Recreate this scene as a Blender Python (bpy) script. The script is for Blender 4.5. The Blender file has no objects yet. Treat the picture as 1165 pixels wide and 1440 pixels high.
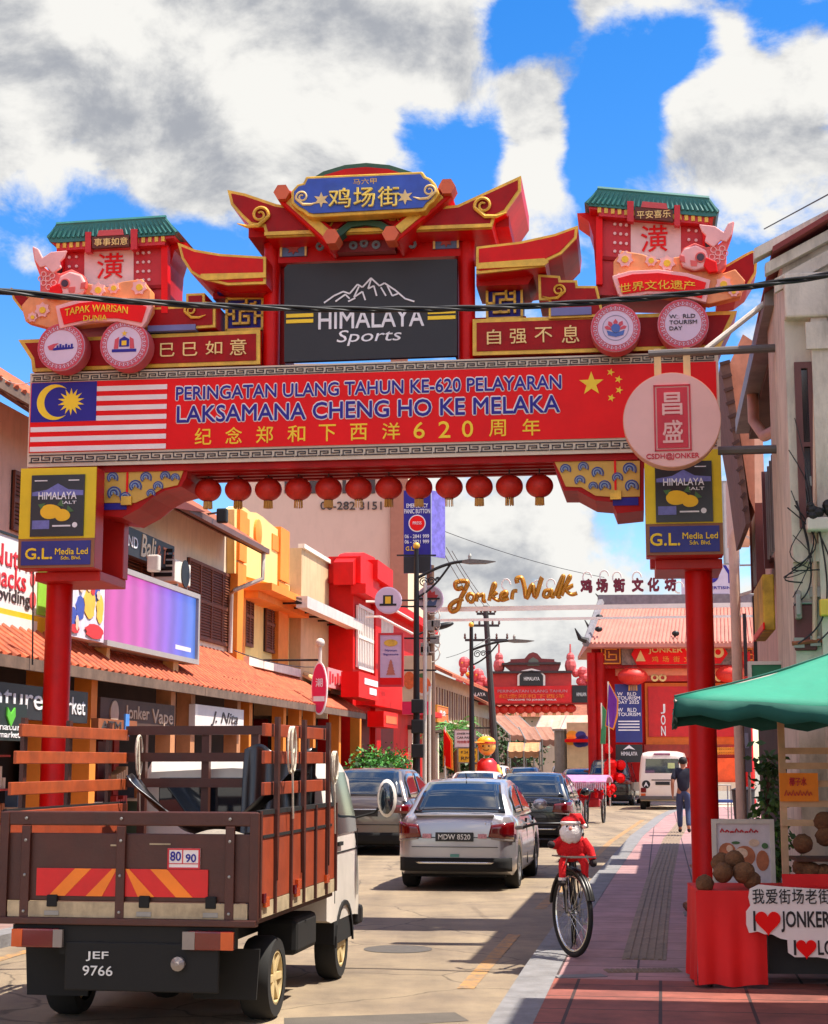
import bpy, bmesh, math, random
from mathutils import Vector as V, Matrix
R = math.radians
rnd = random.Random(7)
sc = bpy.context.scene
COL = sc.collection
# ------------------------------------------------------------------ camera, exposure
F, CX, CY, HOR, EYE = 2300.0, 582.5, 720.0, 1072.0, 1.72
PITCH = math.atan((HOR - CY) / F)
cam = bpy.data.objects.new('camera', bpy.data.cameras.new('camera'))
COL.objects.link(cam); sc.camera = cam
cam.location = (0, 0, EYE); cam.rotation_euler = (math.pi/2 + PITCH, 0, 0)
cam.data.sensor_fit = 'VERTICAL'; cam.data.sensor_height = 24; cam.data.lens = 24*F/1440
cam.data.clip_start = .1; cam.data.clip_end = 6000
sc.view_settings.view_transform = 'Standard'; sc.view_settings.look = 'None'
sc.view_settings.exposure = 1.3; sc.view_settings.gamma = 1
SANG = R(8.5)                                   # heading of the street, clockwise from +Y
SD = V((math.sin(SANG), math.cos(SANG), 0)); SR = V((math.cos(SANG), -math.sin(SANG), 0))
# ------------------------------------------------------------------ sun
SUN_EL, SUN_AZ = R(66), SANG + R(90) - R(6)    # azimuth from +Y towards +X
sd = V((math.sin(SUN_AZ)*math.cos(SUN_EL), math.cos(SUN_AZ)*math.cos(SUN_EL), math.sin(SUN_EL)))
sun = bpy.data.objects.new('sun', bpy.data.lights.new('sun', 'SUN')); COL.objects.link(sun)
sun.data.energy = 3.6; sun.data.angle = R(.5); sun.data.color = (1, .93, .82)
sun.rotation_euler = sd.to_track_quat('Z', 'Y').to_euler(); sun.location = (20, 0, 40)
sc.cycles.max_bounces = 6; sc.cycles.diffuse_bounces = 3; sc.cycles.glossy_bounces = 3
sc.cycles.transmission_bounces = 4; sc.cycles.transparent_max_bounces = 8
sc.cycles.use_denoising = True
sc.cycles.caustics_reflective = False; sc.cycles.caustics_refractive = False

def ray(px, py):
    x, z = (px-CX)/F, (CY-py)/F
    c, s = math.cos(PITCH), math.sin(PITCH)
    return V((x, c - s*z, s + c*z))
CAM = V((0, 0, EYE))
def at(px, py, Y):
    d = ray(px, py); return CAM + d*(Y/d.y)
def gnd(px, py, z=0.0):
    d = ray(px, py); return CAM + d*((z-EYE)/d.z)

# ------------------------------------------------------------------ world: sky and clouds
W = bpy.data.worlds.new('World'); sc.world = W; W.use_nodes = True
nt = W.node_tree; nt.nodes.clear()
def nd(t, tree=None, **kw):
    n = (tree or nt).nodes.new(t)
    for k, v in kw.items(): setattr(n, k, v)
    return n
def lk(a, b, tree=None): (tree or nt).links.new(a, b)
def math_(op, a, b=None, c=None, clamp=False):
    n = nd('ShaderNodeMath', operation=op, use_clamp=clamp)
    for i, v in enumerate((a, b, c)):
        if v is None: continue
        if isinstance(v, (int, float)): n.inputs[i].default_value = v
        else: lk(v, n.inputs[i])
    return n.outputs[0]
sky = nd('ShaderNodeTexSky', sky_type='NISHITA', sun_disc=False, sun_elevation=SUN_EL, sun_rotation=SUN_AZ)
sky.air_density = 1.0; sky.dust_density = .25; sky.ozone_density = 2.5
hsv = nd('ShaderNodeHueSaturation'); hsv.inputs['Saturation'].default_value = 1.42; hsv.inputs['Value'].default_value = .80; hsv.inputs['Hue'].default_value = .508
lk(sky.outputs[0], hsv.inputs['Color'])
tc = nd('ShaderNodeTexCoord'); g = tc.outputs['Generated']
def noise_(vec, scale, detail=8, rough=.55, dist=0.0):
    n = nd('ShaderNodeTexNoise'); n.inputs['Scale'].default_value = scale; n.inputs['Detail'].default_value = detail
    n.inputs['Roughness'].default_value = rough; n.inputs['Distortion'].default_value = dist
    lk(vec, n.inputs['Vector']); return n.outputs['Fac']
mp = nd('ShaderNodeMapping'); mp.inputs['Scale'].default_value = (1, 1, 1.5); mp.inputs['Location'].default_value = (3.1, 1.7, .4); lk(g, mp.inputs['Vector'])
n1 = noise_(mp.outputs[0], 10.5, 12, .58, .3)
n2 = noise_(mp.outputs[0], 4.0, 6, .5)
# banks of cloud and gaps between them: (direction given by a point of the view, radius in px, weight)
acc = None
for (bx, by, br, w) in [(150, 90, 330, .42), (60, 250, 240, .3), (400, 150, 250, .42), (520, 110, 140, .34), (250, 230, 110, .2),
        (680, 100, 110, .42), (775, 130, 75, .42), (1040, 110, 125, .42), (960, 200, 105, .36), (1100, 265, 110, .34), (870, 25, 90, .34), (765, 240, 85, .42), (1150, 150, 100, .22),
        (720, 790, 230, .42), (650, 745, 120, .2), (830, 730, 90, .14), (620, 560, 300, .1), (300, 500, 250, -.4), (640, 690, 60, -.25), (700, 680, 70, -.25), (850, 690, 110, -.3),
        (590, 170, 60, -.4), (600, 265, 90, -.4), (670, 190, 45, -.3), (870, 150, 85, -.6), (900, 70, 70, -.5), (830, 240, 45, -.4), (130, 385, 170, -.6), (300, 340, 70, -.25), (660, 240, 50, -.35), (745, 40, 70, -.5), (965, 70, 50, -.45), (1010, 330, 60, -.3), (1090, 30, 45, -.3), (0, 500, 120, -.2)]:
    d = ray(bx, by).normalized()
    dp = nd('ShaderNodeVectorMath', operation='DOT_PRODUCT'); lk(g, dp.inputs[0]); dp.inputs[1].default_value = d
    mr = nd('ShaderNodeMapRange', interpolation_type='SMOOTHSTEP'); lk(dp.outputs['Value'], mr.inputs['Value'])
    mr.inputs['From Min'].default_value = math.cos(br*1.25/F); mr.inputs['From Max'].default_value = math.cos(br*.15/F)
    mr.inputs['To Min'].default_value = 0; mr.inputs['To Max'].default_value = w
    acc = mr.outputs[0] if acc is None else math_('ADD', acc, mr.outputs[0])
fine = noise_(mp.outputs[0], 30, 8, .65, .4)
dens0 = math_('ADD', math_('ADD', math_('MULTIPLY', n1, 2.1), math_('MULTIPLY', fine, .50)), math_('SUBTRACT', acc, .525))
mrd = nd('ShaderNodeMapRange', interpolation_type='SMOOTHSTEP'); lk(dens0, mrd.inputs['Value'])
mrd.inputs['From Min'].default_value = .72; mrd.inputs['From Max'].default_value = 1.12
dens = mrd.outputs[0]
# billows: the field is compared with itself a little higher up towards the sun, so lit edges stay white and undersides grey
mp2 = nd('ShaderNodeMapping'); mp2.inputs['Scale'].default_value = (1, 1, 1.5); mp2.inputs['Location'].default_value = (3.1+.022, 1.7, .4+.036); lk(g, mp2.inputs['Vector'])
n1b = noise_(mp2.outputs[0], 10.5, 12, .58, .3); fineb = noise_(mp2.outputs[0], 30, 8, .65, .4)
rel = math_('ADD', math_('MULTIPLY', math_('SUBTRACT', n1b, n1), 4.6), math_('MULTIPLY', math_('SUBTRACT', fineb, fine), .55))
sep = nd('ShaderNodeSeparateXYZ'); lk(g, sep.inputs[0])
low = nd('ShaderNodeMapRange', interpolation_type='SMOOTHSTEP'); lk(sep.outputs['Z'], low.inputs['Value']); low.inputs['From Min'].default_value = .02; low.inputs['From Max'].default_value = .13; low.inputs['To Min'].default_value = .42; low.inputs['To Max'].default_value = 0
thick = math_('ADD', math_('ADD', math_('MULTIPLY', n2, 1.7), math_('MULTIPLY', acc, .5)), low.outputs[0])
mrt = nd('ShaderNodeMapRange', interpolation_type='SMOOTHSTEP'); lk(math_('ADD', thick, rel), mrt.inputs['Value'])
mrt.inputs['From Min'].default_value = .78; mrt.inputs['From Max'].default_value = 2.25
cm = nd('ShaderNodeMix', data_type='RGBA'); lk(mrt.outputs[0], cm.inputs[0])
cm.inputs[6].default_value = (3.35, 3.3, 3.16, 1); cm.inputs[7].default_value = (1.45, 1.52, 1.68, 1)
# clouds behind the viewer are brightened and warmed, added fill for fronts in shade
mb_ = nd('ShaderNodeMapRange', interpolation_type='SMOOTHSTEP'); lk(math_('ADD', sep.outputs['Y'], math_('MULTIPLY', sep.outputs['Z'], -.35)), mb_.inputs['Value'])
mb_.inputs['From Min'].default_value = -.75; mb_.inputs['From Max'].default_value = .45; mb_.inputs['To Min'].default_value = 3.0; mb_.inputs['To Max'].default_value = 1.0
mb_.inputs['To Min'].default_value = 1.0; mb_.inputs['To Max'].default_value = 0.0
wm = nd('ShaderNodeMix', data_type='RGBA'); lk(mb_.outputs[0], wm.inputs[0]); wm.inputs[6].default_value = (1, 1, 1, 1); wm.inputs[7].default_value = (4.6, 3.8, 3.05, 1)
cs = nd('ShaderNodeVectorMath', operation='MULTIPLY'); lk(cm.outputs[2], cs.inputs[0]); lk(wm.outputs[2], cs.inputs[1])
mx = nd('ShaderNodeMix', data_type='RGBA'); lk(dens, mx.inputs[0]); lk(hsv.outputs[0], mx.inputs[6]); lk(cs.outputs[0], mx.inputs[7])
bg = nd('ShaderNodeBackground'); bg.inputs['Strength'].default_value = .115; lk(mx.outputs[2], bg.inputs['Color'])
wo = nd('ShaderNodeOutputWorld'); lk(bg.outputs[0], wo.inputs['Surface'])

# ------------------------------------------------------------------ materials
def lin(c):
    return tuple(((v/255)/12.92 if v <= 10 else (((v/255)+.055)/1.055)**2.4) for v in c)
MATS = {}
def M(name, rgb, rough=.6, metal=0.0, var=.18, scale=3.0, bump=0.0, bscale=40, coat=0.0, emit=None, grime=.0, spec=.5):
    """plain painted / plastered / metal surface with uneven colour, some grime and fine relief"""
    if name in MATS: return MATS[name]
    m = bpy.data.materials.new(name); MATS[name] = m; m.use_nodes = True
    t = m.node_tree; b = t.nodes['Principled BSDF']; L = t.links.new
    c = lin(rgb)
    b.inputs['Roughness'].default_value = rough; b.inputs['Metallic'].default_value = metal; b.inputs['Specular IOR Level'].default_value = spec
    if coat: b.inputs['Coat Weight'].default_value = coat; b.inputs['Coat Roughness'].default_value = .06
    tc = t.nodes.new('ShaderNodeTexCoord')
    n = t.nodes.new('ShaderNodeTexNoise'); n.inputs['Scale'].default_value = scale; n.inputs['Detail'].default_value = 6; n.inputs['Roughness'].default_value = .65
    L(tc.outputs['Object'], n.inputs['Vector'])
    r = t.nodes.new('ShaderNodeMapRange'); r.inputs['From Min'].default_value = .3; r.inputs['From Max'].default_value = .7
    r.inputs['To Min'].default_value = 1-var; r.inputs['To Max'].default_value = 1+var*.6; L(n.outputs['Fac'], r.inputs['Value'])
    mul = t.nodes.new('ShaderNodeVectorMath'); mul.operation = 'SCALE'; mul.inputs[0].default_value = c; L(r.outputs[0], mul.inputs['Scale'])
    out = mul.outputs[0]
    if grime:
        mpn = t.nodes.new('ShaderNodeMapping'); mpn.inputs['Scale'].default_value = (1, 1, .25); L(tc.outputs['Object'], mpn.inputs['Vector'])
        g2 = t.nodes.new('ShaderNodeTexNoise'); g2.inputs['Scale'].default_value = 4.5; g2.inputs['Detail'].default_value = 8; g2.inputs['Roughness'].default_value = .7
        L(mpn.outputs[0], g2.inputs['Vector'])
        rr = t.nodes.new('ShaderNodeMapRange'); rr.inputs['From Min'].default_value = .48; rr.inputs['From Max'].default_value = .75; rr.inputs['To Max'].default_value = grime
        L(g2.outputs['Fac'], rr.inputs['Value'])
        mixn = t.nodes.new('ShaderNodeMix'); mixn.data_type = 'RGBA'; L(rr.outputs[0], mixn.inputs[0]); L(out, mixn.inputs[6]); mixn.inputs[7].default_value = (.045, .035, .025, 1)
        out = mixn.outputs[2]
    L(out, b.inputs['Base Color'])
    if bump:
        n2 = t.nodes.new('ShaderNodeTexNoise'); n2.inputs['Scale'].default_value = bscale; n2.inputs['Detail'].default_value = 5; L(tc.outputs['Object'], n2.inputs['Vector'])
        bp = t.nodes.new('ShaderNodeBump'); bp.inputs['Strength'].default_value = bump; bp.inputs['Distance'].default_value = .02; L(n2.outputs['Fac'], bp.inputs['Height']); L(bp.outputs[0], b.inputs['Normal'])
    if emit: b.inputs['Emission Color'].default_value = (*lin(emit[0]), 1); b.inputs['Emission Strength'].default_value = emit[1]
    return m

# ------------------------------------------------------------------ mesh builder
WM = {}
def wmat(o): return WM.get(o.name, Matrix.Identity(4)) if o else Matrix.Identity(4)
class MB:
    def __init__(s, M=None): s.v = []; s.f = []; s.M = M
    def add(s, vs, fs, T=None):
        o = len(s.v)
        s.v += [T @ V(p) for p in vs] if T else [V(p) for p in vs]
        s.f += [tuple(i+o for i in f) for f in fs]; return s
    def bx(s, x0, x1, y0, y1, z0, z1, T=None):
        return s.add([(x0,y0,z0),(x1,y0,z0),(x1,y1,z0),(x0,y1,z0),(x0,y0,z1),(x1,y0,z1),(x1,y1,z1),(x0,y1,z1)],
                     [(0,3,2,1),(4,5,6,7),(0,1,5,4),(1,2,6,5),(2,3,7,6),(3,0,4,7)], T)
    def box(s, c, d, T=None):
        return s.bx(c[0]-d[0]/2, c[0]+d[0]/2, c[1]-d[1]/2, c[1]+d[1]/2, c[2]-d[2]/2, c[2]+d[2]/2, T)
    def bar(s, p, q, w, h=None, up=(0,0,1)):
        p, q = V(p), V(q); d = (q-p); L = d.length
        if L < 1e-6: return s
        d.normalize(); u = V(up)
        if abs(d.dot(u)) > .98: u = V((0,1,0))
        a = d.cross(u).normalized(); b = a.cross(d); h = h or w
        vs = []
        for e in (p, q):
            for i, j in ((-1,-1),(1,-1),(1,1),(-1,1)): vs.append(e + a*(i*w/2) + b*(j*h/2))
        return s.add(vs, [(0,3,2,1),(4,5,6,7),(0,1,5,4),(1,2,6,5),(2,3,7,6),(3,0,4,7)])
    def tube(s, pts, r, n=8, close=False):
        pts = [V(p) for p in pts]; m = len(pts); rs = r if isinstance(r, (list, tuple)) else [r]*m
        rings = []; up = V((0,0,1))
        for i, p in enumerate(pts):
            a = pts[(i-1) % m] if (close or i) else p; b = pts[(i+1) % m] if (close or i < m-1) else p
            d = (b-a).normalized() if (b-a).length > 1e-9 else V((0,0,1))
            if i == 0:
                u = d.cross(V((0,0,1)) if abs(d.z) < .9 else V((1,0,0))).normalized()
            else:
                u = (u - d*u.dot(d)); u = u.normalized() if u.length > 1e-6 else d.orthogonal().normalized()
            w = d.cross(u)
            rings.append([p + (u*math.cos(2*math.pi*k/n) + w*math.sin(2*math.pi*k/n))*rs[i] for k in range(n)])
        return s.loft(rings, cap=not close, close=close)
    def loft(s, rings, cap=True, close=False):
        n = len(rings[0]); o = len(s.v); m = len(rings)
        for r_ in rings: s.v += [V(p) for p in r_]
        for i in range(m if close else m-1):
            a, b = o+i*n, o+((i+1) % m)*n
            for k in range(n): s.f.append((a+k, a+(k+1) % n, b+(k+1) % n, b+k))
        if cap:
            s.f.append(tuple(o+k for k in reversed(range(n)))); s.f.append(tuple(o+(m-1)*n+k for k in range(n)))
        return s
    def lathe(s, prof, c=(0,0,0), axis=(0,0,1), n=20, cap=True):
        ax = V(axis).normalized(); u = ax.orthogonal().normalized(); w = ax.cross(u); c = V(c)
        return s.loft([[c + ax*z + (u*math.cos(2*math.pi*k/n)+w*math.sin(2*math.pi*k/n))*max(r, 1e-4) for k in range(n)] for r, z in prof], cap=cap)
    def ball(s, c, r, n=14, m=9, T=None, fn=None):
        if isinstance(r, (int, float)): r = (r, r, r)
        rings = []
        for i in range(m+1):
            th = math.pi*i/m
            ring = []
            for k in range(n):
                ph = 2*math.pi*k/n
                d = V((math.sin(th)*math.cos(ph), math.sin(th)*math.sin(ph), -math.cos(th)))
                f_ = fn(d) if fn else 1
                p = V((c[0]+d.x*r[0]*f_, c[1]+d.y*r[1]*f_, c[2]+d.z*r[2]*f_)); ring.append(T @ p if T else p)
            rings.append(ring)
        return s.loft(rings)
    def prism(s, poly, y0, y1):
        n = len(poly)
        ar = sum(poly[i][0]*poly[(i+1) % n][1]-poly[(i+1) % n][0]*poly[i][1] for i in range(n))
        if ar < 0: poly = poly[::-1]
        vs = [(x, y0, z) for x, z in poly] + [(x, y1, z) for x, z in poly]
        fs = [tuple(range(n)), tuple(range(2*n-1, n-1, -1))] + [(i, i+n, (i+1) % n+n, (i+1) % n) for i in range(n)]
        return s.add(vs, fs)
    def patch(s, fn, nu, nv):
        o = len(s.v)
        for j in range(nv+1):
            for i in range(nu+1): s.v.append(V(fn(i/nu, j/nv)))
        for j in range(nv):
            for i in range(nu):
                a = o+j*(nu+1)+i; s.f.append((a, a+1, a+nu+2, a+nu+1))
        return s
    def build(s, name, mat, parent=None, smooth=None, bevel=0, seg=2, recalc=True):
        me = bpy.data.meshes.new(name)
        Mx = s.M if s.M is not None else Matrix.Identity(4)
        Mx = wmat(parent).inverted() @ Mx
        org = V((0,0,0))
        vs = [Mx @ p for p in s.v]
        if parent is None:
            lo = V([min(p[i] for p in vs) for i in range(3)]); hi = V([max(p[i] for p in vs) for i in range(3)])
            org = V(((lo.x+hi.x)/2, (lo.y+hi.y)/2, lo.z)); vs = [p-org for p in vs]
        me.from_pydata([tuple(p) for p in vs], [], s.f)
        if recalc:
            bm = bmesh.new(); bm.from_mesh(me); bmesh.ops.recalc_face_normals(bm, faces=bm.faces); bm.to_mesh(me); bm.free()
        me.materials.append(mat)
        if smooth is not None:
            me.polygons.foreach_set('use_smooth', [True]*len(me.polygons)); me.set_sharp_from_angle(angle=R(smooth))
        o = bpy.data.objects.new(name, me); COL.objects.link(o)
        if parent: o.parent = parent; WM[o.name] = wmat(parent)
        else: o.location = org; WM[o.name] = Matrix.Translation(org)
        if bevel:
            b = o.modifiers.new('bevel', 'BEVEL'); b.width = bevel; b.segments = seg; b.limit_method = 'ANGLE'; b.angle_limit = R(40); b.harden_normals = False
        return o
def tag(o, label=None, cat=None, group=None, kind=None):
    for k, v in (('label', label), ('category', cat), ('group', group), ('kind', kind)):
        if v: o[k] = v
    return o
def thing(name, label, cat, loc=(0,0,0), rz=0.0, group=None):
    o = bpy.data.objects.new(name, None); COL.objects.link(o); o.location = loc; o.rotation_euler = (0,0,rz); o.empty_display_size = .1
    WM[o.name] = Matrix.Translation(V(loc)) @ Matrix.Rotation(rz, 4, 'Z')
    return tag(o, label, cat, group)
def copy_tree(o, loc, rz=None, label=None, scale=None):
    def rec(a, parent):
        c = a.copy(); COL.objects.link(c); c.parent = parent
        for ch in list(a.children): rec(ch, c)
        return c
    c = rec(o, None); c.location = loc
    if rz is not None: c.rotation_euler = (0,0,rz)
    if scale: c.scale = (scale,)*3
    if label: c['label'] = label
    return c

class Fr:
    """upright plane: x to the viewer's right along it, y away from the viewer, z up; un() carries a point of the view onto it"""
    def __init__(s, o, ang):       # ang: direction of x, counter-clockwise from +X
        o = V(o); s.ang = ang
        s.M = Matrix.Translation(o) @ Matrix.Rotation(ang, 4, 'Z'); s.I = s.M.inverted()
        s.c = s.I @ CAM
    def un(s, px, py, y=0.0):
        d = s.I.to_3x3() @ ray(px, py); t = (y-s.c.y)/d.y
        return (s.c.x+d.x*t, s.c.z+d.z*t)
    def P(s, px, py, y=0.0):
        x, z = s.un(px, py, y); return V((x, y, z))
    def wP(s, px, py, y=0.0): return s.M @ s.P(px, py, y)
    def mb(s): return MB(s.M)
    def rect(s, xl, xr, yt, yb, y=0.0):   # px: left, right, top and bottom measured at the left edge
        x0, z1 = s.un(xl, yt, y); _, z0 = s.un(xl, yb, y); x1, _ = s.un(xr, (yt+yb)/2, y)
        return x0, x1, z0, z1
    def polys(s, pts, y=0.0): return [s.un(a, b, y) for a, b in pts]
def box_on(fr, name, mat, parent, xl, xr, yt, yb, y0, y1, yref=None, **kw):
    x0, x1, z0, z1 = fr.rect(xl, xr, yt, yb, y0 if yref is None else yref)
    return fr.mb().bx(x0, x1, y0, y1, z0, z1).build(name, mat, parent, **kw)
def poly_on(fr, name, mat, parent, pts, y0, y1, **kw):
    return fr.mb().prism(fr.polys(pts, y0), y0, y1).build(name, mat, parent, **kw)
def inset(poly, d):
    n = len(poly); ar = sum(poly[i][0]*poly[(i+1) % n][1]-poly[(i+1) % n][0]*poly[i][1] for i in range(n))
    if ar < 0: poly = poly[::-1]
    out = []
    for i in range(n):
        p0, p1, p2 = V(poly[i-1]), V(poly[i]), V(poly[(i+1) % n])
        a = (p1-p0).normalized(); b = (p2-p1).normalized()
        na, nb = V((-a.y, a.x)), V((-b.y, b.x)); k = max(.35, 1+na.dot(nb))
        q = p1 + (na+nb)*(d/k); out.append((q.x, q.y))
    return out

# ------------------------------------------------------------------ lettering
_tx = {}
def text_mesh(s, bold=0.0, shear=0.0, space=1.0, res=3):
    key = (s, bold, shear, space, res)
    if key in _tx: return _tx[key]
    cu = bpy.data.curves.new('lettering', 'FONT'); cu.body = s; cu.offset = bold; cu.shear = shear; cu.space_character = space
    cu.resolution_u = res; cu.extrude = .5; cu.align_x = 'CENTER'
    o = bpy.data.objects.new('lettering', cu); me = o.to_mesh()
    vs = [v.co.copy() for v in me.vertices]; fs = [tuple(p.vertices) for p in me.polygons]
    o.to_mesh_clear(); bpy.data.objects.remove(o); bpy.data.curves.remove(cu)
    if vs:
        x0, x1 = min(v.x for v in vs), max(v.x for v in vs); y0, y1 = min(v.y for v in vs), max(v.y for v in vs)
        vs = [((v.x-x0)/max(x1-x0, 1e-6), (v.y-y0)/max(y1-y0, 1e-6), v.z) for v in vs]
    _tx[key] = (vs, fs); return _tx[key]
def add_text(mb, s, x0, x1, z0, z1, y, th=.006, bold=0.0, arc=0.0, rise=0.0, **kw):
    cjk = any(ord(q) > 0x2e80 for q in s)
    fat = ((min(bold, .06)*.35 if bold < .1 else bold*.25) if cjk else bold*.5)*(z1-z0)
    bold = 0
    vs, fs = text_mesh(s, 0, **kw)
    for q in range(8 if fat else 1):
        dx, dz = (fat*.65*math.cos(q*math.pi/4), fat*math.sin(q*math.pi/4)) if fat else (0, 0); o = len(mb.v); yy = y - q*.00025*(th/.004 if th > .02 else 1)
        for a, b, c in vs: mb.v.append(V((x0+fat+(x1-x0-2*fat)*a+dx, yy - th/2 - c*th, z0+fat+(z1-z0-2*fat)*b + arc*(1-(2*a-1)**2) + rise*a + dz)))
        mb.f += [tuple(i+o for i in f) for f in fs]
    return mb
def text_on(fr, s, mat, parent, xl, xr, yt, yb, y, name='lettering', th=.006, **kw):
    x0, x1, z0, z1 = fr.rect(xl, xr, yt, yb, y)
    return add_text(fr.mb(), s, x0, x1, z0, z1, y, th, **kw).build(name, mat, parent, recalc=False)
def disc(mb, cx, cz, r, y0, y1, n=36, sx=1.0):
    return mb.prism([(cx+r*sx*math.cos(2*math.pi*k/n), cz+r*math.sin(2*math.pi*k/n)) for k in range(n)], y0, y1)
def ring(mb, cx, cz, r0, r1, y0, y1, n=36):
    for k in range(n):
        a, b = 2*math.pi*k/n, 2*math.pi*(k+1)/n
        mb.prism([(cx+r0*math.cos(a), cz+r0*math.sin(a)), (cx+r1*math.cos(a), cz+r1*math.sin(a)), (cx+r1*math.cos(b), cz+r1*math.sin(b)), (cx+r0*math.cos(b), cz+r0*math.sin(b))], y0, y1)
    return mb
def star(mb, cx, cz, r, y0, y1, n=5, inner=.4, rot=0.0):
    return mb.prism([(cx+(r if k % 2 == 0 else r*inner)*math.sin(rot+math.pi*k/n), cz+(r if k % 2 == 0 else r*inner)*math.cos(rot+math.pi*k/n)) for k in range(2*n)], y0, y1)
# ------------------------------------------------------------------ ground, road, pavements
def nodes_mat(name, rough=.8):
    m = bpy.data.materials.new(name); MATS[name] = m; m.use_nodes = True
    return m, m.node_tree, m.node_tree.nodes['Principled BSDF']
def surf_mat(name, c0, c1, rough=.85, scale=1.2, cracks=True, speck=.25):
    m, t, b = nodes_mat(name); L = t.links.new; N = t.nodes.new
    b.inputs['Roughness'].default_value = rough
    tc = N('ShaderNodeTexCoord')
    n = N('ShaderNodeTexNoise'); n.inputs['Scale'].default_value = scale; n.inputs['Detail'].default_value = 9; n.inputs['Roughness'].default_value = .7; L(tc.outputs['Object'], n.inputs['Vector'])
    r = N('ShaderNodeMapRange'); r.inputs['From Min'].default_value = .35; r.inputs['From Max'].default_value = .65; L(n.outputs['Fac'], r.inputs['Value'])
    mx = N('ShaderNodeMix'); mx.data_type = 'RGBA'; L(r.outputs[0], mx.inputs[0]); mx.inputs[6].default_value = (*lin(c0), 1); mx.inputs[7].default_value = (*lin(c1), 1)
    f = N('ShaderNodeTexNoise'); f.inputs['Scale'].default_value = 140; f.inputs['Detail'].default_value = 3; L(tc.outputs['Object'], f.inputs['Vector'])
    r2 = N('ShaderNodeMapRange'); r2.inputs['From Min'].default_value = .3; r2.inputs['From Max'].default_value = .7; r2.inputs['To Min'].default_value = 1-speck; r2.inputs['To Max'].default_value = 1+speck; L(f.outputs['Fac'], r2.inputs['Value'])
    sc_ = N('ShaderNodeVectorMath'); sc_.operation = 'SCALE'; L(mx.outputs[2], sc_.inputs[0]); L(r2.outputs[0], sc_.inputs['Scale'])
    out = sc_.outputs[0]
    if cracks:
        w = N('ShaderNodeTexVoronoi'); w.feature = 'DISTANCE_TO_EDGE'; w.inputs['Scale'].default_value = .55
        nz = N('ShaderNodeTexNoise'); nz.inputs['Scale'].default_value = 3; nz.inputs['Detail'].default_value = 6; L(tc.outputs['Object'], nz.inputs['Vector'])
        mv = N('ShaderNodeMix'); mv.data_type = 'VECTOR'; mv.inputs[0].default_value = .16; L(tc.outputs['Object'], mv.inputs[4]); L(nz.outputs['Color'], mv.inputs[5]); L(mv.outputs[1], w.inputs['Vector'])
        r3 = N('ShaderNodeMapRange'); r3.inputs['From Min'].default_value = .001; r3.inputs['From Max'].default_value = .008; r3.inputs['To Min'].default_value = .45; L(w.outputs['Distance'], r3.inputs['Value'])
        s2 = N('ShaderNodeVectorMath'); s2.operation = 'SCALE'; L(out, s2.inputs[0]); L(r3.outputs[0], s2.inputs['Scale']); out = s2.outputs[0]
        # dark tyre-worn and oil-stained bands along the lane
        st = N('ShaderNodeMapping'); st.inputs['Scale'].default_value = (1.1, .06, 1); L(tc.outputs['Object'], st.inputs['Vector'])
        n4 = N('ShaderNodeTexNoise'); n4.inputs['Scale'].default_value = 1.6; n4.inputs['Detail'].default_value = 5; L(st.outputs[0], n4.inputs['Vector'])
        r4 = N('ShaderNodeMapRange'); r4.inputs['From Min'].default_value = .35; r4.inputs['From Max'].default_value = .7; r4.inputs['To Min'].default_value = 1.12; r4.inputs['To Max'].default_value = .72; L(n4.outputs['Fac'], r4.inputs['Value'])
        s3 = N('ShaderNodeVectorMath'); s3.operation = 'SCALE'; L(out, s3.inputs[0]); L(r4.outputs[0], s3.inputs['Scale']); out = s3.outputs[0]
    L(out, b.inputs['Base Color'])
    bp = N('ShaderNodeBump'); bp.inputs['Strength'].default_value = .35; bp.inputs['Distance'].default_value = .006; L(f.outputs['Fac'], bp.inputs['Height']); L(bp.outputs[0], b.inputs['Normal'])
    return m
def brick_mat(name, c0, c1, mortar, bw, bh, ang=0.0, off=0.0, ms=.012, rough=.75, wear=.5, shift=(0,0)):
    m, t, b = nodes_mat(name); L = t.links.new; N = t.nodes.new
    b.inputs['Roughness'].default_value = rough
    tc = N('ShaderNodeTexCoord'); mp = N('ShaderNodeMapping'); mp.inputs['Rotation'].default_value = (0, 0, ang); mp.inputs['Location'].default_value = (*shift, 0); L(tc.outputs['Object'], mp.inputs['Vector'])
    br = N('ShaderNodeTexBrick'); br.inputs['Scale'].default_value = 1; br.inputs['Brick Width'].default_value = bw; br.inputs['Row Height'].default_value = bh; br.inputs['Mortar Size'].default_value = ms; br.offset = off
    br.inputs['Color1'].default_value = (*lin(c0), 1); br.inputs['Color2'].default_value = (*lin(c1), 1); br.inputs['Mortar'].default_value = (*lin(mortar), 1); L(mp.outputs[0], br.inputs['Vector'])
    n = N('ShaderNodeTexNoise'); n.inputs['Scale'].default_value = 2.2; n.inputs['Detail'].default_value = 9; n.inputs['Roughness'].default_value = .7; L(tc.outputs['Object'], n.inputs['Vector'])
    r = N('ShaderNodeMapRange'); r.inputs['From Min'].default_value = .3; r.inputs['From Max'].default_value = .7; r.inputs['To Min'].default_value = 1-wear*.8; r.inputs['To Max'].default_value = 1+wear*.4; L(n.outputs['Fac'], r.inputs['Value'])
    s_ = N('ShaderNodeVectorMath'); s_.operation = 'SCALE'; L(br.outputs['Color'], s_.inputs[0]); L(r.outputs[0], s_.inputs['Scale']); L(s_.outputs[0], b.inputs['Base Color'])
    bp = N('ShaderNodeBump'); bp.inputs['Strength'].default_value = .5; bp.inputs['Distance'].default_value = .01; bp.invert = True; L(br.outputs['Fac'], bp.inputs['Height']); L(bp.outputs[0], b.inputs['Normal'])
    return m
ASPH = surf_mat('worn_asphalt', (118, 103, 86), (150, 132, 106))
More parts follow.
